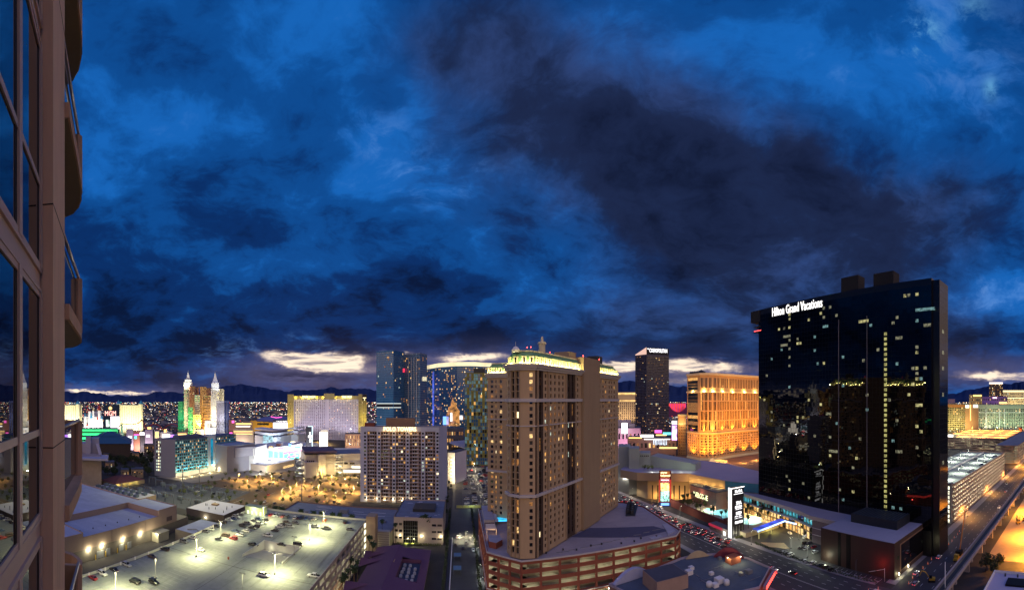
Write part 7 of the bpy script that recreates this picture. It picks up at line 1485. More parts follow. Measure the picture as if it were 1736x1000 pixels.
b = MB(); b.face([(177, 190.95, 5.5), (206, 193.95, 5.5), (206, 193.95, 6.5), (177, 190.95, 6.5)]); b.face([(205.95, 193.9, 5.5), (206.95, 163, 5.5), (206.95, 163, 6.5), (205.95, 193.9, 6.5)]); b.build('light_band', emit('white blue light band', (.42, .62, 1), 2.6, .7, .12), t); b = MB(); b.prism([(177, 190.9), (206, 193.9), (206, 199), (177, 196)], 6.61, 6.7); b.build('blue_top_band', emit('blue top band', (.06, .12, 1), .9, .6, .1), t)
for k, (x, y) in enumerate(((180, 193), (193, 194.5), (208, 192), (209, 178), (209, 166))): b = MB(); b.tube([(x, y, 0), (x, y, 5.4)], .3, 8); b.build('column', emit('lit column', (1, .85, .35), .5), t)
for x, y in ((209, 188), (209, 178), (209, 169), (195, 196)): lamp_light('POINT', (x, y, 4.4), 1700, (1, .88, .22), t, size=.3, name='canopy_light')
# -- black sign pylon
t = thing('hotel_pylon', 'tall black hotel sign pylon with white lettering panels beside the avenue', 'sign', (172.5, 206, 0)); b = MB(); b.box(167.0, 178, 206, 208.6, 0, 33.0); b.build('pylon_body', mat('pylon dark', (.035, .035, .04), .4), t); b = MB(); b.box(166.6, 166.99, 205.6, 208.8, 0, 33.2); b.build('lit_edge', emit('white pylon edge', (1, .97, .9), 2.4), t)
b = MB(); b.box(167.0, 178.2, 205.7, 205.99, 32.7, 33.1); b.build('top_line', SIGNS[0], t); b = MB(); R1_ = (1, 0, 0); text_mb(b, 'ELARA', (170.2, 205.95, 29.6), R1_, (0, 0, 1), 2.0, 6.2, .15); b.box(169, 177.2, 205.75, 205.98, 28.6, 28.85)
text_mb(b, 'SPA', (171.2, 205.95, 21.2), R1_, (0, 0, 1), 2.6, 4.6, .15); b.build('lettering', emit('pylon letters', (1, 1, 1), 2.6), t)
b = MB()
for x0, x1, z0, z1 in ((170.2, 176, 19.2, 20.6), (170.2, 176.2, 18.2, 18.6), (171, 175.6, 14.6, 16.6), (170, 176.2, 13.4, 13.8), (170, 176.4, 12.2, 12.5), (170.2, 176.8, 8.8, 10.4)): b.box(x0, x1, 205.75, 205.98, z0, z1)
b.build('text_block', emit('pylon text', (1, .98, 1), 1.9, .8, 1.2), t)
for k in range(4): b = MB(); b.box(168.5+k*2.6, 168.75+k*2.6, 205.7, 205.98, 0.4, 7.2); b.build('rib', M_STEEL, t)
lamp_light('POINT', (165.5, 203, 3), 420, (1, .95, .85), t, size=.3, name='pylon_light'); lamp_light('POINT', (172, 203.5, 2), 300, (1, .95, .6), t, size=.3, name='pylon_light')
t = thing('red_kiosk', 'low box kiosk with a red lit awning and white doorway by the pylon', 'kiosk', (170, 222, 0)); b = MB(); b.box(166.5, 172.8, 210, 230, 0, 4.6); b.build('wall', mat('kiosk wall', (.20, .17, .16), .8), t); b = MB(); b.box(165.6, 166.49, 215, 230, 3.0, 4.4); b.build('red_awning', emit('red awning', (.8, .04, .10), .5), t); b = MB(); b.box(166.3, 166.48, 211.5, 214, .1, 2.8); b.build('lit_door', emit('doorway white', (1, .95, .8), 2.2), t)
lamp_light('POINT', (163.5, 212.5, 3), 420, (1, .92, .75), t, size=.2, name='door_light')
bush_strip('verge_bushes', [(168, 203), (178, 203.5)], .9, 1., 'lit low bushes at the foot of the black sign pylon', 400, M_LEAF2); bush_strip('verge_hedge', [(172, 188), (171.5, 160), (171.5, 128), (173, 100)], .8, 1.3, 'clipped hedge along the avenue before the small car park', 1500)
b = MB(); b.prism([(176, 187), (186, 176), (181, 166), (174.5, 178)], .03, .2); tag(b.build('planted_island', M_SAND), 'bare sandy planting island between drive and car park', 'planter')
lot = [(1329, 937, 'suv', 'silver', 0), (1340.5, 941.5, 'van', 'white', 0), (1365, 921, 'suv', 'black', 0), (1358, 929, 'sedan', 'black', 0), (1367, 930.5, 'suv', 'silver', 0), (1380, 927.5, 'sedan', 'red', 0), (1382, 936.5, 'suv', 'white', 0), (1365, 951, 'sedan', 'white', 1), (1378.5, 955, 'suv', 'white', 0), (1392, 958.5, 'sedan', 'black', 0), (1399, 962, 'suv', 'brown', 0), (1409, 966, 'suv', 'black', 0), (1382, 913.5, 'suv', 'grey', 0), (1372, 920, 'sedan', 'grey', 0)]
for k, (x, y, kd, c, hd) in enumerate(lot): q = gp(x, y+1); place_car(kd, c, q.x, q.y, .03, RNG.uniform(-.1, .1)+(0 if hd == 0 else .8), '%s %s, %s of the small car park listed from the canopy side' % (c, KN[kd], ORD[k]), 'cars in the small car park')
q = gp(1339, 905); place_car('sedan', 'white', q.x, q.y, .03, 1.2, 'white saloon car driving out beneath the light banded canopy', 'cars under the canopy'); q = gp(1366, 912); place_car('van', 'white', q.x, q.y, .03, 0, 'white van parked in the yellow light beneath the canopy', 'cars under the canopy')
for k, (x, y) in enumerate(((1341, 930), (1369, 945), (1354, 915))): q = gp(x, y); lamp_post((q.x, q.y, 0), 7, 1, '%s lamp post of the small car park from the left' % ORD[k], 'lamp posts of the small car park', 2300, (.9, 1, .75), 'double')
# -- dark windowless hall with a roof box
t = thing('dark_hall', 'dark windowless hall with pale roof, black roof box and faint red lit wall', 'hall', (203, 117, 0)); b = MB(); b.box(180, 226, 93.6, 141, 0, 18.6); b.build('wall', mat('dark bronze cladding', (.06, .038, .032), .6, var=.12, scale=.2, streak=True), t); b = MB(); b.prism([(180.4, 94), (225.6, 94), (225.6, 140.6), (180.4, 140.6)], 18.61, 18.8); b.build('roof', mat('blue lilac roof', (.34, .34, .43), .9, var=.1, scale=.07), t)
b = MB(); b.box(199, 217, 102, 133, 18.81, 23.8); b.build('roof_box', mat('black louvre box', (.02, .025, .035), .6), t); b = MB()
for k in range(15): b.box(199.2, 216.8, 103+k*2, 103.25+k*2, 23.81, 24.0)
b.build('roof_box_louvres', mat('blue louvre', (.045, .07, .11), .5), t)
b = MB(); b.box(179.9, 179.99, 127, 129, 0, 18.5); b.box(179.9, 179.99, 120.5, 123.4, 0, 18.5); b.build('dark_reveal', M_GASK, t); b = MB(); b.box(186, 222, 93.4, 93.55, 2.4, 16.6); b.build('frame', M_BROWN, t); b = MB(); b.box(187, 221, 93.2, 93.39, 3, 16); b.build('big_window', glass('big dark window', (.008, .008, .01), .03, 1.9), t)
lamp_light('POINT', (177.5, 136, 4), 520, (.9, 1, .7), t, size=.2, name='wall_light'); lamp_light('POINT', (176, 101, 7), 420, (1, .05, .03), t, size=.3, name='red_light')
for x in (184, 195, 232, 250): b = MB(); b.box(x-.2, x+.2, 92.9, 93.15, 1.4, 2.6); o = tag(b.build('path_lamp', L_LAMP), {184: 'wall lamp on the pavement at the dark hall corner', 195: 'wall lamp on the pavement below the big dark window', 232: 'path lamp beside the foot of the glass tower', 250: 'path lamp on the pavement before the lit garage'}[x], 'lamp'); lamp_light('POINT', (x, 92.6, 1.8), 260, (1, .88, .45), o, size=.15, name='path_light')
# -- lit garages on the right
def right_garage():
    t = thing('lit_garage', 'long pale open parking garage with brightly lit levels and lamp lined roof', 'garage', (370, 120, 0)); mb, inn, lts = MB(), MB(), Tubes()
    garage_face(mb, inn, lts, (283, 97), (470, 97), .5, 28, 8, 5.2, 0, 1.2, .95); garage_face(mb, inn, lts, (283, 150), (283, 97), .5, 28, 8, 6, 0, 1.2, .95); garage_face(mb, inn, lts, (470, 97), (470, 150), .5, 28, 8, 6, 0, 1.2, .8)
    mb.build('frame', mat('pale garage concrete', (.50, .38, .28), .85), t); inn.build('parking_slabs', M_DECKIN, t); lts.build('light_tubes', emit('bright garage tube', (1, .92, .66), 48), t)
    b = MB(); b.box(283.5, 469.5, 97.5, 149.9, 27.6, 28); b.build('roof_deck', mat('garage roof deck', (.24, .26, .25), .85, var=.15, scale=.06), t)
    b = MB(); b.prism([(283.4, 122), (469, 122), (469, 123), (283.4, 123)], 28.01, 29.1); b.build('divider', M_WHITE, t); b = MB(); b.box(278.5, 282.9, 98, 108, 0, 30); b.build('stair_shaft', M_STEEL, t)
    for k in range(8): b = MB(); b.box(278.3, 278.49, 99, 107, 1+k*3.5, 3.4+k*3.5); b.build('lit_landing', emit('landing pale', (1, .95, .70), 1.6, .7, .4), t)
    return t
right_garage(); n = 0
for yy in (108, 136):
    for k in range(6): lamp_post((298+k*30, yy, 28), 6, 1, '%s lamp post on the pale garage roof, counted from the black tower' % ORD[n], 'lamp posts on the pale garage roof', 9000, (.92, 1, .80), 'double'); n += 1
for k in range(10): place_car(('suv', 'sedan')[k % 2], ('black', 'grey', 'white', 'silver', 'blue')[k % 5], 318+k*15+RNG.uniform(-3, 3), 101.5 if k % 3 else 117, 28.02, pi/2, '%s parked car on the pale garage roof, counted from the black tower' % ORD[k], 'cars on the pale garage roof')
t = thing('orange_garage', 'wide older parking garage with a roof glowing orange behind the pale one', 'garage', (800, 200, 0)); mb, inn, lts = MB(), MB(), Tubes(); garage_face(mb, inn, lts, (708, 275), (708, 143), .5, 21, 5, 11, 0, 1.2, .5); garage_face(mb, inn, lts, (708, 143), (910, 143), .5, 21, 5, 9, 0, 1.2, .4); mb.build('frame', mat('rose garage concrete', (.36, .25, .21), .85), t); inn.build('parking_slabs', M_DECKIN, t); lts.build('light_tubes', L_GAR, t); b = MB(); b.box(708.6, 910, 143.5, 275, 20.6, 21.1); b.build('roof_deck', mat('garage roof worn', (.34, .27, .22), .85, var=.2, scale=.05), t); b = MB(); b.box(712, 720, 240, 262, 21.1, 27); b.build('stair_head', M_CREAM, t); b = MB(); b.box(900, 908, 145, 152, 21.1, 29); b.build('lift_head', M_BRICK, t); b = MB(); b.box(711.7, 711.95, 246, 256, 22, 26); b.build('lit_sign', SIGNS[0], t)
n = 0
for xx in (735, 790, 845, 895):
    for yy in (160, 195, 230, 262): lamp_post((xx, yy, 21.1), 9, 2, '%s sodium lamp on the orange garage roof, row by row from the front' % ORD[n], 'sodium lamps on the orange garage roof', 70000, (1, .42, .06), 'double'); n += 1
t = thing('sandy_garage', 'tan open parking block at the right edge behind the garages', 'garage', (690, 100, 0)); mb, inn, lts = MB(), MB(), Tubes(); garage_face(mb, inn, lts, (560, 96), (900, 96), .5, 26, 6, 8, 0, 1.2, .8); garage_face(mb, inn, lts, (560, 130), (560, 96), .5, 26, 6, 8, 0, 1.2, .8); mb.build('frame', mat('sand garage concrete', (.40, .31, .24), .85), t); inn.build('parking_slabs', M_DECKIN, t); lts.build('light_tubes', L_GAR, t); b = MB(); b.box(560.5, 900, 96.5, 130, 25.6, 26.1); b.build('roof_deck', M_ROOFG, t)
# -- hotels on the right horizon
W_OLV = mat('olive gold hotel frame', (.46, .42, .24), .8, var=.05, scale=.05)
t, q, zt = tower('grid_hotel', 'gold olive gridded hotel slab with an orange brown roof strip beside the black tower', 'hotel', 1592, 1636, 685, 1100, 24, W_OLV, 15, 13, .72, .66, 0, .12, 60, head=8)
for k in range(4): spot(t, 1600+k*11, 1050, 5, pd(1600+k*11, 1100, 46), 62000, (1, .80, .30), 95)
b = MB(); band(b, [q[0], q[1]], zt-9, zt-1, .6); b.build('roof_strip', mat('orange brown strip', (.42, .20, .08), .8), t); b = MB(); pxbox(b, 1597, 1619, 676.5, 683.5, 1112, 14); b.build('pink_plant_room', mat('pink plant room', (.5, .36, .42), .8), t)
t, q, zt = tower('tan_shaft', 'blank tan shaft with white sign boards at the end of the gridded hotel', 'hotel', 1636.3, 1659, 685, 1090, 20, mat('tan shaft wall', (.46, .30, .17), .85), 0, 0); b = MB(); pxbox(b, 1636.8, 1643, 686.5, 691.5, 1088, 1); b.build('sign_board', emit('pale green sign', (.85, 1, .75), 2.2), t); b = MB(); pxbox(b, 1650, 1658, 686, 691, 1088, 1); b.build('sign_board', emit('pale green sign', (.85, 1, .75), 2.2), t); b = MB(); pxbox(b, 1644.6, 1646, 686, 713, 1088, 1); b.build('light_column', SIGNS[3], t); spot(t, 1645, 1040, 5, pd(1645, 1090, 40), 60000, (1, .60, .22), 80)
t, q, zt = tower('green_hotel', 'wide sage green lit hotel with white ribs at the right edge', 'hotel', 1659, 1760, 686, 1200, 26, mat('sage hotel frame', (.40, .44, .34), .8, var=.05), 34, 14, .66, .66, 0, .10, 60, head=12)
for x, c in ((1668, (1, 1, .6)), (1676, (1, 1, .62)), (1690, (.75, 1, .62)), (1706, (.8, 1, .6)), (1722, (.8, 1, .62)), (1738, (.8, 1, .6))): spot(t, x, 1150, 5, pd(x, 1200, 40), 60000, c, 80)
b = MB()
for x in (1671, 1694, 1702.5): p = frame_px(x, x+1.4, 1196, None, 3); b.prism([(v_.x, v_.y) for v_ in p], 0, zt-12)
band(b, [q[0], q[1]], zt-24, zt-22.5, .6); b.build('white_rib', W_WHT, t)
t, q, zt = tower('round_top_tower', 'bronze glass hotel tower with a glowing white crown on the right skyline', 'tower', 1677, 1700, 650, 1700, 30, mat('bronze tower frame', (.20, .16, .10), .7), 14, 22, .6, .6, 0, .35); b = MB(); pxbox(b, 1677, 1700, 648, 651, 1698, 20); b.build('lit_crown', emit('white crown light', (1, .85, .72), 1.8), t); spot(t, 1688, 1640, 60, pd(1688, 1700, 60), 60000, (1, .65, .2), 60)
t, q, zt = tower('palace_hotel', 'cream lit palace hotel block at the right edge of the skyline', 'hotel', 1700.5, 1770, 661, 1500, 30, W_CREAM, 30, 8, .5, .55, 0, .3, head=10, foot=40); b = MB(); band(b, [q[0], q[1]], zt-8, zt-2, 1.); band(b, [q[0], q[1]], zt-32, zt-29, 1.); b.build('lit_band', emit('cream band light', (1, .80, .42), 1.6), t)
for x in (1706, 1722, 1738): spot(t, x, 1450, 40, pd(x, 1500, 90), 90000, (1, .75, .3), 90)
t, q, zt = tower('gold_block', 'small gold lit block left of the bronze tower on the skyline', 'hotel', 1643, 1665, 669, 1450, 24, W_OLV, 10, 6, .55, .5, 0, .4, foot=40); b = MB(); pxbox(b, 1650, 1664, 669.5, 672, 1448, 1); b.build('lit_band', SIGNS[3], t); spot(t, 1654, 1400, 30, pd(1654, 1450, 80), 60000, (1, .66, .2), 90)
t, q, zt = tower('purple_block', 'purple lit block with pink sign below the bronze tower', 'hotel', 1665, 1708, 672.5, 1400, 24, mat('purple block wall', (.28, .20, .36), .8), 14, 4, .4, .4, 0, .2, foot=40); b = MB(); pxbox(b, 1683, 1690, 673, 675.5, 1398, 1); b.build('pink_sign', emit('pink sign', (1, .5, .7), 2.5), t); b = MB(); pxbox(b, 1694, 1707, 681.5, 684.5, 1390, 1); b.build('amber_sign', SIGNS[3], t)
spot(t, 1686, 1350, 30, pd(1686, 1400, 80), 60000, (.8, .4, 1), 90)
t = thing('white_screen_tower', 'tall white blank screen glimpsed just right of the black tower', 'sign', pd(1593, 700)); b = MB(); pxbox(b, 1588, 1597.5, 676, 710, 700, 4, 0, None, 30); b.build('screen', emit('pale screen', (.85, .9, 1), 1.1), t); b = MB(); pxbox(b, 1591, 1595, 705, 760, 702, 3, 0, None, 0); b.build('post', M_STEEL, t)
# -- elevated rail along the side street
t = thing('elevated_rail', 'twin elevated concrete rail beams on piers running beside the street', 'railway', (300, 63, 0)); b = MB(); b.box(60, 1500, 64.6, 65.6, 6.8, 8.2); b.build('beam', mat('rail beam concrete', (.36, .30, .27), .8, var=.1, scale=.4), t); b = MB(); b.box(60, 1500, 59.6, 60.6, 6.8, 8.2); b.build('beam', MATS['rail beam concrete'], t); b = MB(); b.box(60, 1500, 61.2, 64.0, 7.3, 7.45); b.build('walkway', M_DKSTEEL, t)
b = MB(); 
for k in range(2): b.box(60, 1500, 61.2+k*2.7, 61.26+k*2.7, 7.46, 8.3)
b.build('railing', M_STEEL, t)
for k in range(24): x = 150+k*27; b = MB(); b.prism([(x-.7, 61.2), (x+.7, 61.2), (x+.7, 64), (x-.7, 64)], 0, 5.6); b.prism([(x-.8, 59.4), (x+.8, 59.4), (x+.8, 65.8), (x-.8, 65.8)], 5.6, 6.79, bottom=True); b.build('pier', MATS['rail beam concrete'], t)
# -- orange lit sand lot, trees and machines
for k, (x, y, wt) in enumerate(((222, 27, 110000), (262, 36, 100000), (316, 44, 100000), (420, 50, 100000), (500, -8, 40000), (330, 48, 12000))): lamp_post((x, y, 0), 11, 2, '%s sodium lamp post of the sand lot, counted from the white roofed building' % ORD[k], 'sodium lamps of the sand lot', wt, (1, .38, .035), 'double')
for k, (x, y, r) in enumerate(((207, 53, 1.25), (213, 48, 1.0), (203, 47, .9))): tree(3, (x, y, 0), r, ['big dark tree beside the rail piers at the sand lot corner', 'smaller dark tree right of the big one by the sand lot', 'low dark tree in front of the big one by the sand lot'][k], 'trees by the sand lot')
t = thing('white_roof_building', 'white walled building with dark roof recess at the lower right corner', 'building', (170, 30, 0)); b = MB(); b.box(140, 189, -10, 44, 0, 8); b.build('wall', M_WHITE, t); b = MB(); b.face([(140.5, -9.6, 8.01), (188.6, -9.6, 8.01), (188.6, 43.6, 8.01), (140.5, 43.6, 8.01)]); b.build('roof', mat('white violet roof', (.48, .44, .54), .9, var=.08), t); b = MB(); b.box(188.6, 189, -10, 44, 8.01, 9.2); b.box(140, 188.59, 43.6, 44, 8.01, 9.2); b.box(176, 183, -10, 36, 8.02, 8.9, 1); b.build('coping', [M_WHITE, M_GASK], t)
for k in range(4): b = MB(); x, y = 186, 38-k*6; b.tube([(x, y, 8), (x, y, 9.3)], .4, 8); b.build('roof_vent', M_DKSTEEL, t)
b = MB(); b.box(194, 197, 0, 46, 0, 3.4); tag(b.build('bright_canopy', mat('cream shed', (.62, .50, .30), .8)), 'long cream shed strip catching orange light before the sand lot', 'shed')
M_CRN = mat('crane orange paint', (.42, .16, .04), .5); M_YEL2 = mat('machine yellow paint', (.55, .33, .04), .5)
t = thing('mobile_crane', 'orange mobile crane with raised boom parked under the rail', 'crane', (219, 73, 0)); b = MB(); b.box(214, 224, 71.2, 73.9, .7, 1.8); b.box(215, 217.2, 71.3, 73.8, 1.8, 3.6); b.build('carrier', M_YEL2, t); b = MB(); b.box(218.5, 223, 71, 74.1, 1.85, 4.4); b.build('upper_body', M_GASK, t)
for sx in (215.4, 217.4, 221, 223): 
    for sy in (71.3, 73.8): b = MB(); b.lathe([(.3, -.18), (.58, -.18), (.58, .18), (.3, .18)], (0, 0, 0), 10, 0, True, Matrix.Translation((sx, sy, .6)) @ Matrix.Rotation(pi/2, 4, 'X')); b.build('wheel', M_TYRE, t)
b = MB(); b.tube([(222, 72.6, 4), (229, 73.2, 13.5), (236.5, 73.8, 23.5)], .55, 4, 0, .3, False); b.tube([(236.5, 73.8, 23.5), (236.4, 73.5, 14)], .05, 4); b.build('boom', M_CRN, t); b = MB(); b.tube([(220.2, 73.3, 3.2), (226, 73, 9.2)], .2, 6); b.build('ram', M_STEEL, t)
def excavator(loc, rz, label):
    t = thing('excavator', label, 'excavator', (0, 0, 0), 0, 'yellow excavators'); b = MB()
    for s in (-1, 1): b.box(-1.8, 1.8, s*1.0-.3, s*1.0+.3, 0, .8)
    b.build('tracks', M_TYRE, t); b = MB(); b.box(-1.7, 1.3, -1.2, 1.2, .95, 2.0); b.box(-.2, 1.3, .2, 1.2, 2.0, 3.2, 1); b.build('house', [M_YEL2, G_CAR], t); b = MB(); b.tube([(1.2, -.3, 1.6), (3.2, -.3, 4.6), (5.2, -.3, 5.2)], .28, 5); b.tube([(5.2, -.3, 5.2), (6.4, -.3, 2.4)], .22, 5); b.build('arm', M_YEL2, t); b = MB(); b.prism([(6.0, -.8), (7.0, -.8), (7.0, .2), (6.0, .2)], 1.4, 2.5, bottom=True, scale=.7); b.build('bucket', M_DKSTEEL, t); t.location = loc; t.rotation_euler.z = rz
excavator((187, 76, 0), 1.9, 'yellow excavator with raised arm on the coned off street'); excavator((292, 50, 0), .4, 'yellow excavator standing on the sand lot beside a pier'); excavator((300, 46, 0), 2.6, 'second yellow excavator on the sand lot, farther right')
for k, (x, y) in enumerate(((1690, 700), )): pass
b = MB(); b.box(300, 306, 20, 33, .02, 1.2); tag(b.build('dark_container', mat('plum container', (.10, .05, .09), .8), None, bevel=.08), 'low dark container standing alone on the sand lot', 'container')
# cones and signals
def cone_mesh():
    b = MB(); b.lathe([(.24, 0), (.24, .05), (.16, .05), (.05, .85), (.04, .9)], (0, 0, 0), 8, 0, False); b.lathe([(.125, .35), (.095, .55)], (0, 0, 0.001), 8, 1, False); return b
c0 = None; n = 0
for k in range(22):
    x, y = (180+k*6.5, 86+RNG.uniform(-1, 1)) if k < 14 else (140+(k-14)*4, 97+RNG.uniform(-6, 4))
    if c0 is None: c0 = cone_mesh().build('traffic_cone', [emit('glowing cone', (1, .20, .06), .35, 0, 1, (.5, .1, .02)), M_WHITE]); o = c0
    else: o = c0.copy(); COL.objects.link(o)
    o.location = (x, y, .02); o.scale = (1.5, 1.5, 1.5); tag(o, 'orange traffic cone on the coned off street corner', 'traffic cone', 'orange traffic cones')
for k, (x, y, rz) in enumerate(((176.5, 97.5, 2.6), (136, 100, .2))):
    t = thing('traffic_signal', ['traffic signal mast at the corner of the dark hall', 'traffic signal mast at the near corner below the neon roof'][k], 'traffic signal', (0, 0, 0)); b = MB(); b.tube([(0, 0, 0), (0, 0, 6.6)], .13, 7); b.tube([(0, 0, 6.2), (9, 0, 6.8)], .09, 6); b.build('mast', M_WHITE, t)
    for xx in (5, 8.6): b = MB(); b.box(xx-.2, xx+.2, -.2, .2, 5.7, 6.7); b.lathe([(.12, -.03), (.12, .03)], (0, 0, 0), 8, 1, False, Matrix.Translation((xx, -.22, 6.5)) @ Matrix.Rotation(pi/2, 4, 'X')); b.build('signal_head', [M_GASK, L_RED], t)
    t.location = (x, y, .1); t.rotation_euler.z = rz
t = thing('utility_pole', 'tall pale utility pole in front of the rail with no lamp', 'pole', (0, 0, 0)); b = MB(); b.lathe([(.3, 0), (.16, 19)], (0, 0, 0), 8); b.build('pole', M_WHITE, t); b = MB(); b.tube([(0, 0, 3), (7, -5, 3.6)], .09, 5); b.build('arm', M_WHITE, t); t.location = (168.5, 62, 0)
for k in range(10): palm(1 if k % 2 else 0, (184+k*7.4 if k < 6 else 236+(k-6)*9, 94.6+RNG.uniform(-.5, .5), .14), RNG.uniform(.7, .9), '%s street palm along the pavement of the dark hall and black tower' % ORD[k], 'palms along the side street')
# -- traffic
n = 0
cols = ('white', 'silver', 'black', 'grey', 'white', 'red', 'silver', 'black', 'blue', 'brown')
for li, tt in enumerate((.56, .66, .76, .87)):
    Y = 196+li*2.5; k = 0
    while Y < 345:
        if RNG.random() < .84:
            kd = RNG.choice(('sedan', 'suv', 'sedan', 'suv', 'pickup')); c = RNG.choice(cols); x0, x1 = av(tt, Y), av(tt, Y+3)
            place_car(kd, c, av(tt, Y), Y, .03, atan2(3, x1-x0), '%s %s, %s in the %s lane of the red tail light queue' % (c, KN[kd], ORD[k], ('median', 'second', 'third', 'kerb')[li]), 'cars queuing on the avenue', True); k += 1
        Y += RNG.uniform(6.3, 9.5) if Y < 285 else RNG.uniform(9, 16)
for k, (x, y, kd, c, hd) in enumerate(((1312, 966, 'sedan', 'white', -1), (1344, 973, 'sedan', 'black', 1), (1092, 876, 'sedan', 'white', -1), (1120, 862, 'van', 'white', -1), (1109, 858, 'suv', 'silver', -1), (1095, 859, 'sedan', 'white', -1))): q = gp(x, y); place_car(kd, c, q.x, q.y, .03, pi/2*hd, '%s %s moving on the open side of the avenue, %s from the corner' % (c, KN[kd], ORD[k]), 'cars moving on the avenue', True)
for k, (x, y, kd, c) in enumerate(((1553, 973, 'sedan', 'white'), (1552, 991, 'suv', 'silver'), (1589, 935, 'sedan', 'red'), (1592, 946, 'suv', 'white'), (1600, 925, 'sedan', 'blue'))): q = gp(x, y); place_car(kd, c, q.x, min(max(q.y, 69), 90), .03, 0, '%s %s on the side street beside the rail, %s from the corner' % (c, KN[kd], ORD[k]), 'cars on the side street', True)
for k in range(7): place_car(('suv', 'sedan')[k % 2], cols[k], 330+k*52+RNG.uniform(-8, 8), (73, 79, 85)[k % 3], .03, 0 if k % 2 else pi, '%s distant car driving along the side street past the garages' % ORD[k], 'distant cars on the side street', True)
for k in range(7): y = 112+k*38; x = av(-.06, y) if k % 2 else av(1.05, y); lamp_post((x, y, .14), 9, 1 if k > 1 else 0, '%s street lamp along the avenue, counted from the rail corner' % ORD[k], 'street lamps on the avenue', 2200 if k > 1 else 0, (1, .82, .55), 'single', 'street_lamp')
for k in range(8): lamp_post((300+k*80, 91.6, .14), 9, 2, '%s sodium street lamp on the side street past the black tower' % ORD[k], 'street lamps on the side street', 15000, (1, .42, .08), 'single', 'street_lamp')
# -- neon edged roof at the bottom
t = thing('neon_bar', 'low building with cluttered blue roof, curved gables and red neon edges in the foreground', 'building', (105, 145, 0)); poly = [(62, 158), (78, 161), (104, 168), (112, 168), (127, 160), (131, 148), (131, 133), (114, 122), (92, 128), (70, 138)]
b = MB(); b.prism(poly, 0, 12.8, 0, 1); b.build('wall', [mat('bar wall brown', (.24, .14, .12), .85), mat('blue grey felt roof', (.10, .125, .16), .9, var=.25, scale=.15)], t); b = MB(); band(b, poly+[poly[0]], 12.8, 13.9, .25); b.build('parapet', mat('parapet violet', (.34, .31, .40), .8), t)
b = MB(); b.box(76, 91, 141, 154, 12.81, 18.6); b.build('penthouse', mat('tan penthouse', (.36, .25, .20), .85), t); b = MB(); b.box(76.3, 90.7, 141.3, 153.7, 18.61, 18.75); b.build('penthouse_roof', M_ROOFD, t)
def arch(x0, y0, x1, y1, z0, h, th, m, nm):
    b = MB(); e = Vector((x1-x0, y1-y0, 0)); L = e.length; e /= L; n_ = Vector((e.y, -e.x, 0)); fr = []; bk_ = []
    for k in range(15): f = k/14; p = Vector((x0, y0, z0))+e*L*f+Vector((0, 0, h*sin(pi*f)+.3)); fr.append(p); bk_.append(p-n_*th)
    base = [Vector((x1, y1, z0)), Vector((x0, y0, z0))]; b.face(fr[::-1]+[base[1], base[0]]); b.face(bk_+[base[0]-n_*th, base[1]-n_*th])
    for k in range(14): b.face([fr[k], fr[k+1], bk_[k+1], bk_[k]])
    b.build(nm, m, t)
arch(64, 156.5, 84, 160.5, 13, 4.6, 2.0, mat('blue white arch', (.42, .44, .58), .8), 'curved_gable'); arch(106, 166.5, 118, 163.5, 13, 3.2, .6, mat('beige arch', (.42, .34, .24), .8), 'curved_gable'); arch(119, 161, 130, 150, 13, 5.0, 1.2, mat('maroon arch', (.16, .03, .05), .8), 'curved_gable')
b = MB(); b.box(120, 126, 148, 153, 12.82, 16); b.build('brick_room', M_BRICK, t)
for p in ((119.3, 150), (125, 147)): b = MB(); b.lathe([(.05, -.2), (.22, 0), (.05, .2)], (p[0], p[1], 16.1), 8, 0); b.build('roof_lamp', L_LAMP, t); lamp_light('POINT', (p[0]-.3, p[1]-.6, 16.2), 420, (1, .86, .4), t, size=.15, name='roof_light')
for k in range(9): x, y = RNG.uniform(94, 122), RNG.uniform(131, 158); b = MB(); s_ = RNG.uniform(.8, 1.7); b.box(x-s_, x+s_, y-s_, y+s_, 12.82, 13.2+s_); b.build('roof_unit', M_STEEL if k % 2 else M_WHITE, t)
for x, y in ((99, 137), (106, 134)): b = MB(); b.lathe([(1.3, 12.82), (1.3, 14.4), (1.0, 14.9)], (x, y, 0), 14); b.build('white_vent', M_WHITE, t)
b = MB()
for k in range(10): b = MB(); x, y = RNG.uniform(92, 122), RNG.uniform(130, 160); L = RNG.uniform(3, 11); b.box(x, x+(L if k % 2 else .2), y, y+(.2 if k % 2 else L), 12.82, 13.0+k*.004); b.build('roof_pipe', M_STEEL, t)
for (x0, y0, x1, y1, z) in ((131.5, 146, 131.5, 131, 11.6), (130.5, 131, 117, 123, 11.6), (112, 120.5, 94, 126, 11.2)):
    b = MB(); b.prism([(x0, y0), (x1, y1), (x1+.8, y1-1.2), (x0+.8, y0-1.2)], z-.2, z+1.2, bottom=True); b.build('neon_ledge', mat('ledge mauve', (.34, .24, .28), .8), t)
    for dz in (-.35, .2, .8): b = MB(); o_ = Vector((.9, -1.3, 0)); b.tube([Vector((x0, y0, z+dz))+o_, Vector((x1, y1, z+dz))+o_], .12, 5); b.build('neon_tube', emit('red neon tube', (1, .06, .045), 5), t)
lamp_light('POINT', (133.5, 138, 9), 260, (1, .08, .06), t, size=.3, name='neon_glow'); lamp_light('POINT', (118, 119, 9), 260, (1, .08, .06), t, size=.3, name='neon_glow')

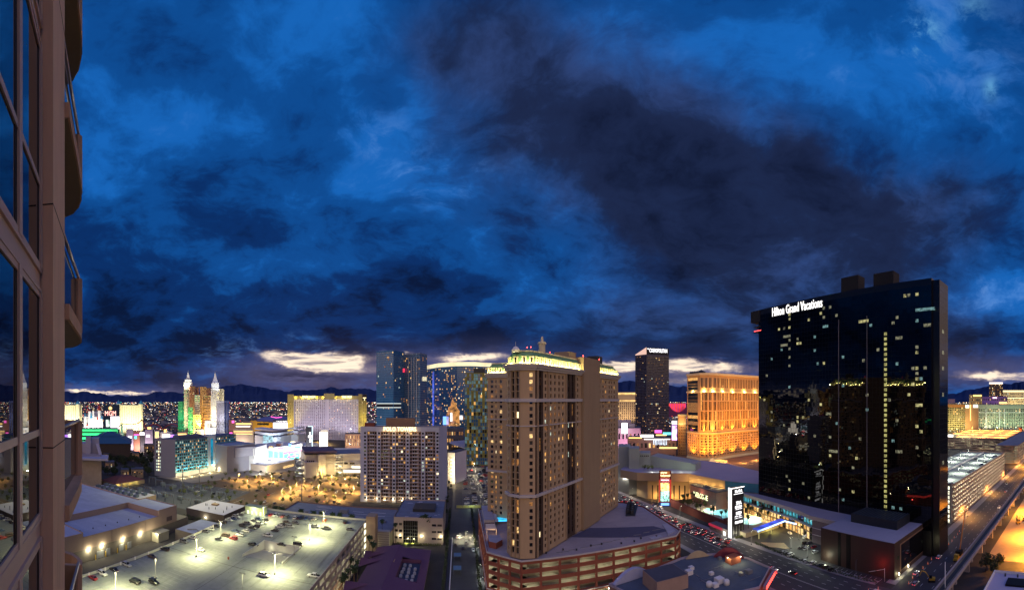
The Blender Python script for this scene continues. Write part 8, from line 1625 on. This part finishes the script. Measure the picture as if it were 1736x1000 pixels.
# ------------------------------------------------------------------ left middle distance: tree lot, substation, small houses, trees
rr_ = random.Random(17); n = 0
for j in range(7):
    for i in range(17):
        x, y = -266+i*10.2+rr_.uniform(-2, 2), 298+j*25+rr_.uniform(-3, 3)
        if y > 480-(-95-x)*.28 or (j+i) % 3 == 2 and rr_.random() < .4: continue
        tree(rr_.randrange(2), (x, y, 0), rr_.uniform(.7, 1.15), 'small round tree in row %s, %s from the left in the amber parking lot' % (('one', 'two', 'three', 'four', 'five', 'six', 'seven')[j], ORD[i]), 'trees of the amber parking lot'); n += 1
n = 0
for j in range(5):
    for i in range(16):
        if rr_.random() < .30: continue
        x, y = -255+i*9.5, 303+j*36+rr_.choice((0, 12)); kd = rr_.choice(('sedan', 'suv')); c = rr_.choice(cols)
        place_car(kd, c, x+1.5, y, .02, pi/2+rr_.choice((0, pi)), '%s %s parked in the amber tree lot, stripe %s, place %s from the left' % (c, KN[kd], ('one', 'two', 'three', 'four', 'five')[j], ORD[i]), 'cars in the amber tree lot'); n += 1
for k, (x, y) in enumerate(((515, 818), (503, 826), (492, 833), (478, 838), (440, 808), (460, 812), (562, 812), (585, 818), (600, 830), (420, 818), (540, 830), (570, 842), (405, 808))): q = gp(x, y+6); lamp_post((q.x, q.y, 0), 8.5, 1, '%s short lamp of the amber tree lot in the order they were wired' % ORD[k] if False else '%s low lamp of the amber tree lot counted across from the pylon side' % ORD[k], 'lamps of the amber tree lot', 24000, (1, .62, .18), 'single', 'lot_lamp')
for k, (x, y) in enumerate(((511.5, 862), (310, 835), (338, 828))): q = gp(x, y); t = thing('tall_mast', ['tall pale mast behind the blue grey store roof', 'tall steel mast left before the teal hotel', 'tall steel mast right before the teal hotel'][k], 'mast', (0, 0, 0)); b = MB(); b.lathe([(.5, 0), (.18, (28, 42, 30)[k])], (0, 0, 0), 8); b.build('pole', M_STEEL, t); t.location = (q.x, q.y, 0)
for k in range(14):
    x, y = -298+(k % 7)*15, 268+(k//7)*34+rr_.uniform(-4, 4)
    t = thing('switch_gantry', 'steel lattice gantry of the substation, %s counted row by row' % ORD[k], 'gantry', (0, 0, 0), 0, 'gantries of the substation'); b = MB(); h = rr_.uniform(6, 10)
    for sx in (-5, 5):
        for d_ in (-.4, .4): b.tube([(sx+d_, -.4, 0), (sx, 0, h)], .09, 4); b.tube([(sx+d_, .4, 0), (sx, 0, h)], .09, 4)
    b.tube([(-5.5, 0, h-.3), (5.5, 0, h-.3)], .16, 4); b.tube([(-5.5, 0, h-1.1), (5.5, 0, h-1.1)], .12, 4); b.build('frame', mat('galvanised steel', (.20, .24, .28), .5, metal=.4), t)
    for s in (-3, 0, 3): b = MB(); b.lathe([(.1, h-2.6), (.3, h-2.4), (.3, h-1.4), (.1, h-1.1)], (s, 0, 0), 6); b.build('insulator', mat('insulator brown', (.15, .10, .08), .4), t)
    t.location = (x, y, 0)
for k in range(10):
    x, y = -290+(k % 5)*18+rr_.uniform(-3, 3), 280+(k//5)*34; t = thing('transformer', 'grey transformer tank of the substation, %s counted row by row' % ORD[k], 'transformer', (0, 0, 0), 0, 'transformers of the substation'); b = MB(); b.box(-2.2, 2.2, -1.5, 1.5, .3, 3.4); 
    for s in range(6): b.box(-2+s*.75, -1.8+s*.75, -2.1, -1.5, .6, 3.0)
    b.build('tank', mat('transformer paint', (.16, .19, .22), .5), t)
    for s in (-1.4, 0, 1.4): b = MB(); b.lathe([(.18, 3.4), (.22, 4.2), (.08, 4.8)], (s, 0, 0), 7); b.build('bushing', mat('insulator brown', (.15, .10, .08)), t)
    t.location = (x, y, 0)
lamp_light('POINT', (-270, 285, 6), 500, (.8, .95, 1), bpy.data.objects['transformer'], size=.3, name='yard_light')
t = thing('plant_roof', 'white flat roof crowded with rows of blue cooling units behind the big left hall', 'building', (-275, 240, 0)); b = MB(); b.box(-310, -245, 222, 256, 0, 7.5); b.build('wall', M_TANW, t); b = MB(); b.face([(-309.6, 222.4, 7.51), (-245.4, 222.4, 7.51), (-245.4, 255.6, 7.51), (-309.6, 255.6, 7.51)]); b.build('roof', M_ROOFL, t)
for k in range(24): b = MB(); x, y = -305+(k % 8)*7.6, 228+(k//8)*10; b.box(x-2, x+2, y-1.8, y+1.8, 7.52, 9.6); b.lathe([(1.2, 9.6), (1.2, 9.9)], (x, y, 0), 10, 0, False); b.build('cooling_unit', mat('cooling unit', (.10, .13, .17), .6), t)
t = thing('white_theatre', 'angular pale lilac theatre with stepped block and slanting buttress beside the balcony', 'theatre', pd(160, 440)); wl_ = mat('pale lilac render', (.38, .37, .44), .85, var=.06); b = MB(); pxbox(b, 120, 172, 773, 800, 415, 40, 0, None, 0); b.build('base', mat('tan lilac base', (.34, .28, .26), .85), t); b = MB(); pxbox(b, 130, 167, 752, 776, 440, 26, 0, None, 0); pxbox(b, 145, 154, 741, 762, 434, 12, 0, None, 0); pxbox(b, 155, 168, 743, 757, 442, 14, 0, None, 0); b.build('block', wl_, t)
p = [pd(163, 432), pd(170, 432), pd(173, 426), pd(168, 424)]; b = MB(); b.face([pd(162.5, 434, zat(752, 434)), pd(167, 434, zat(751.5, 434)), pd(173.5, 425, zat(775, 425)), pd(168.5, 425, zat(775, 425))]); b.face([pd(167, 434, zat(751.5, 434)), pd(168, 446, zat(751.5, 446)), pd(174, 440, zat(775, 440)), pd(173.5, 425, zat(775, 425))]); b.build('buttress', wl_, t); b = MB(); b.prism([(q.x, q.y) for q in (pd(120, 405), pd(183, 395), pd(184, 425), pd(120, 440))], zat(779, 405), zat(776, 405), bottom=True); b.build('terrace_rim', wl_, t)
hs = [(175, 186, 770, 776, 470), (190, 201, 766, 770, 500), (209, 222, 765, 772, 500), (224, 236, 768, 775, 490), (244, 262, 754, 765, 520), (178, 194, 784, 790, 420), (222, 243, 796, 803, 390), (205, 219, 797, 803, 400)]
for k, (x0, x1, y0, y1, d) in enumerate(hs):
    d = H*F/(y1+7-HY)
    t, q, zt = tower('low_house', 'tan low building with glowing windows among the dark trees, %s from the balcony' % ORD[k], 'building', x0, x1, y0, d, 14, mat('dusk tan wall', (.26, .20, .15), .9), 5, 2, .45, .5, 0, .5, 40, group='low buildings among the left trees')
t = thing('arcade', 'long low yellow lit arcade wall below the left trees', 'arcade', pd(180, 400)); b = MB(); p0, p1, p2, p3 = frame_px(152, 206, 390, 372, 10); b.prism([(q.x, q.y) for q in (p0, p1, p2, p3)], 0, 5.5); b.build('wall', mat('cream arcade wall', (.5, .45, .25), .85), t)
for k in range(8): lamp_light('POINT', at(p0, p1, 2+k*(p1-p0).length/8.2, 1.4, 4.4), 650, (1, .86, .18), t, size=.2, name='arcade_light')
t = thing('tiled_house', 'low house with broad terracotta tile roof and lit eaves left of the teal hotel', 'house', pd(212, 420)); b = MB(); p = frame_px(195, 245, 415, 440, 26); b.prism([(q.x, q.y) for q in p], 0, 4.2); b.build('wall', MATS['dusk tan wall'], t); b = MB(); b.prism([(q.x, q.y) for q in p], 4.21, 9, scale=.35); b.build('roof', mat('terracotta tiles', (.16, .06, .06), .9, var=.2, scale=.5), t)
for k in range(4): lamp_light('POINT', at(p[0], p[1], 4+k*8, 1.5, 3), 420, (1, .8, .2), t, size=.2, name='eave_light')
n = 0
for k in range(70):
    x, y = rr_.uniform(172, 262), rr_.uniform(768, 806)
    if 196 < x < 243 and 788 < y < 802: y -= 14
    q = gp(x, y+3); tree(2+k % 2, (q.x, q.y, 0), rr_.uniform(1.1, 1.7), 'dark leafy tree of the grove left of the teal hotel', 'dark trees left of the teal hotel')
for k in range(16): q = gp(132+k*6.5, 826-k*1.0+rr_.uniform(-2, 2)); tree(2, (q.x, q.y, 0), rr_.uniform(.5, .75), 'low dark tree in the row behind the big left hall', 'dark trees behind the big left hall')
# parked cars between the slab hotel and the mansard tower
n = 0
for j in range(4):
    for i in range(30):
        if rr_.random() < .46: continue
        y = 345+i*7.2; x = (6, 13.5, 24, 31)[j]; c = rr_.choice(cols); kd = rr_.choice(('sedan', 'suv', 'van'))
        place_car(kd, c, x, y, .03, rr_.choice((0, pi)), '%s %s in the side parking lot, column %s, %s from the near end' % (c, KN[kd], ('one', 'two', 'three', 'four')[j], ORD[i]), 'cars in the side parking lot'); n += 1
for k in range(5): lamp_post((18.5, 352+k*45, 0), 8, 1, '%s lamp post of the side parking lot from the near end' % ORD[k], 'lamps of the side parking lot', (900, 2200, 5200, 7000, 8000)[k], (1, .86, .6), 'double')
t = thing('yellow_fence', 'run of pale yellow boards fencing the near end of the side parking lot', 'fence', (8, 338, 0)); 
for k in range(4): b = MB(); b.box(-3+k*5.2, 1.9+k*5.2, 337.9, 338.1, .3, 2.6); b.build('board', mat('pale yellow board', (.45, .42, .15), .8), t)
for k in range(5): b = MB(); b.box(-3.2+k*5.2, -3.05+k*5.2, 337.8, 338.2, 0, 2.9); b.build('post', M_STEEL, t)
lamp_light('POINT', (10, 335, 5), 700, (.75, 1, .75), t, size=.3, name='fence_light')
for k in range(14): x = rr_.choice((-12, -10, -13)); tree(2, (x, 255+k*16, 0), rr_.uniform(.55, .8), '%s dark street tree along the alley beside the slab hotel' % ORD[k], 'street trees along the alley')
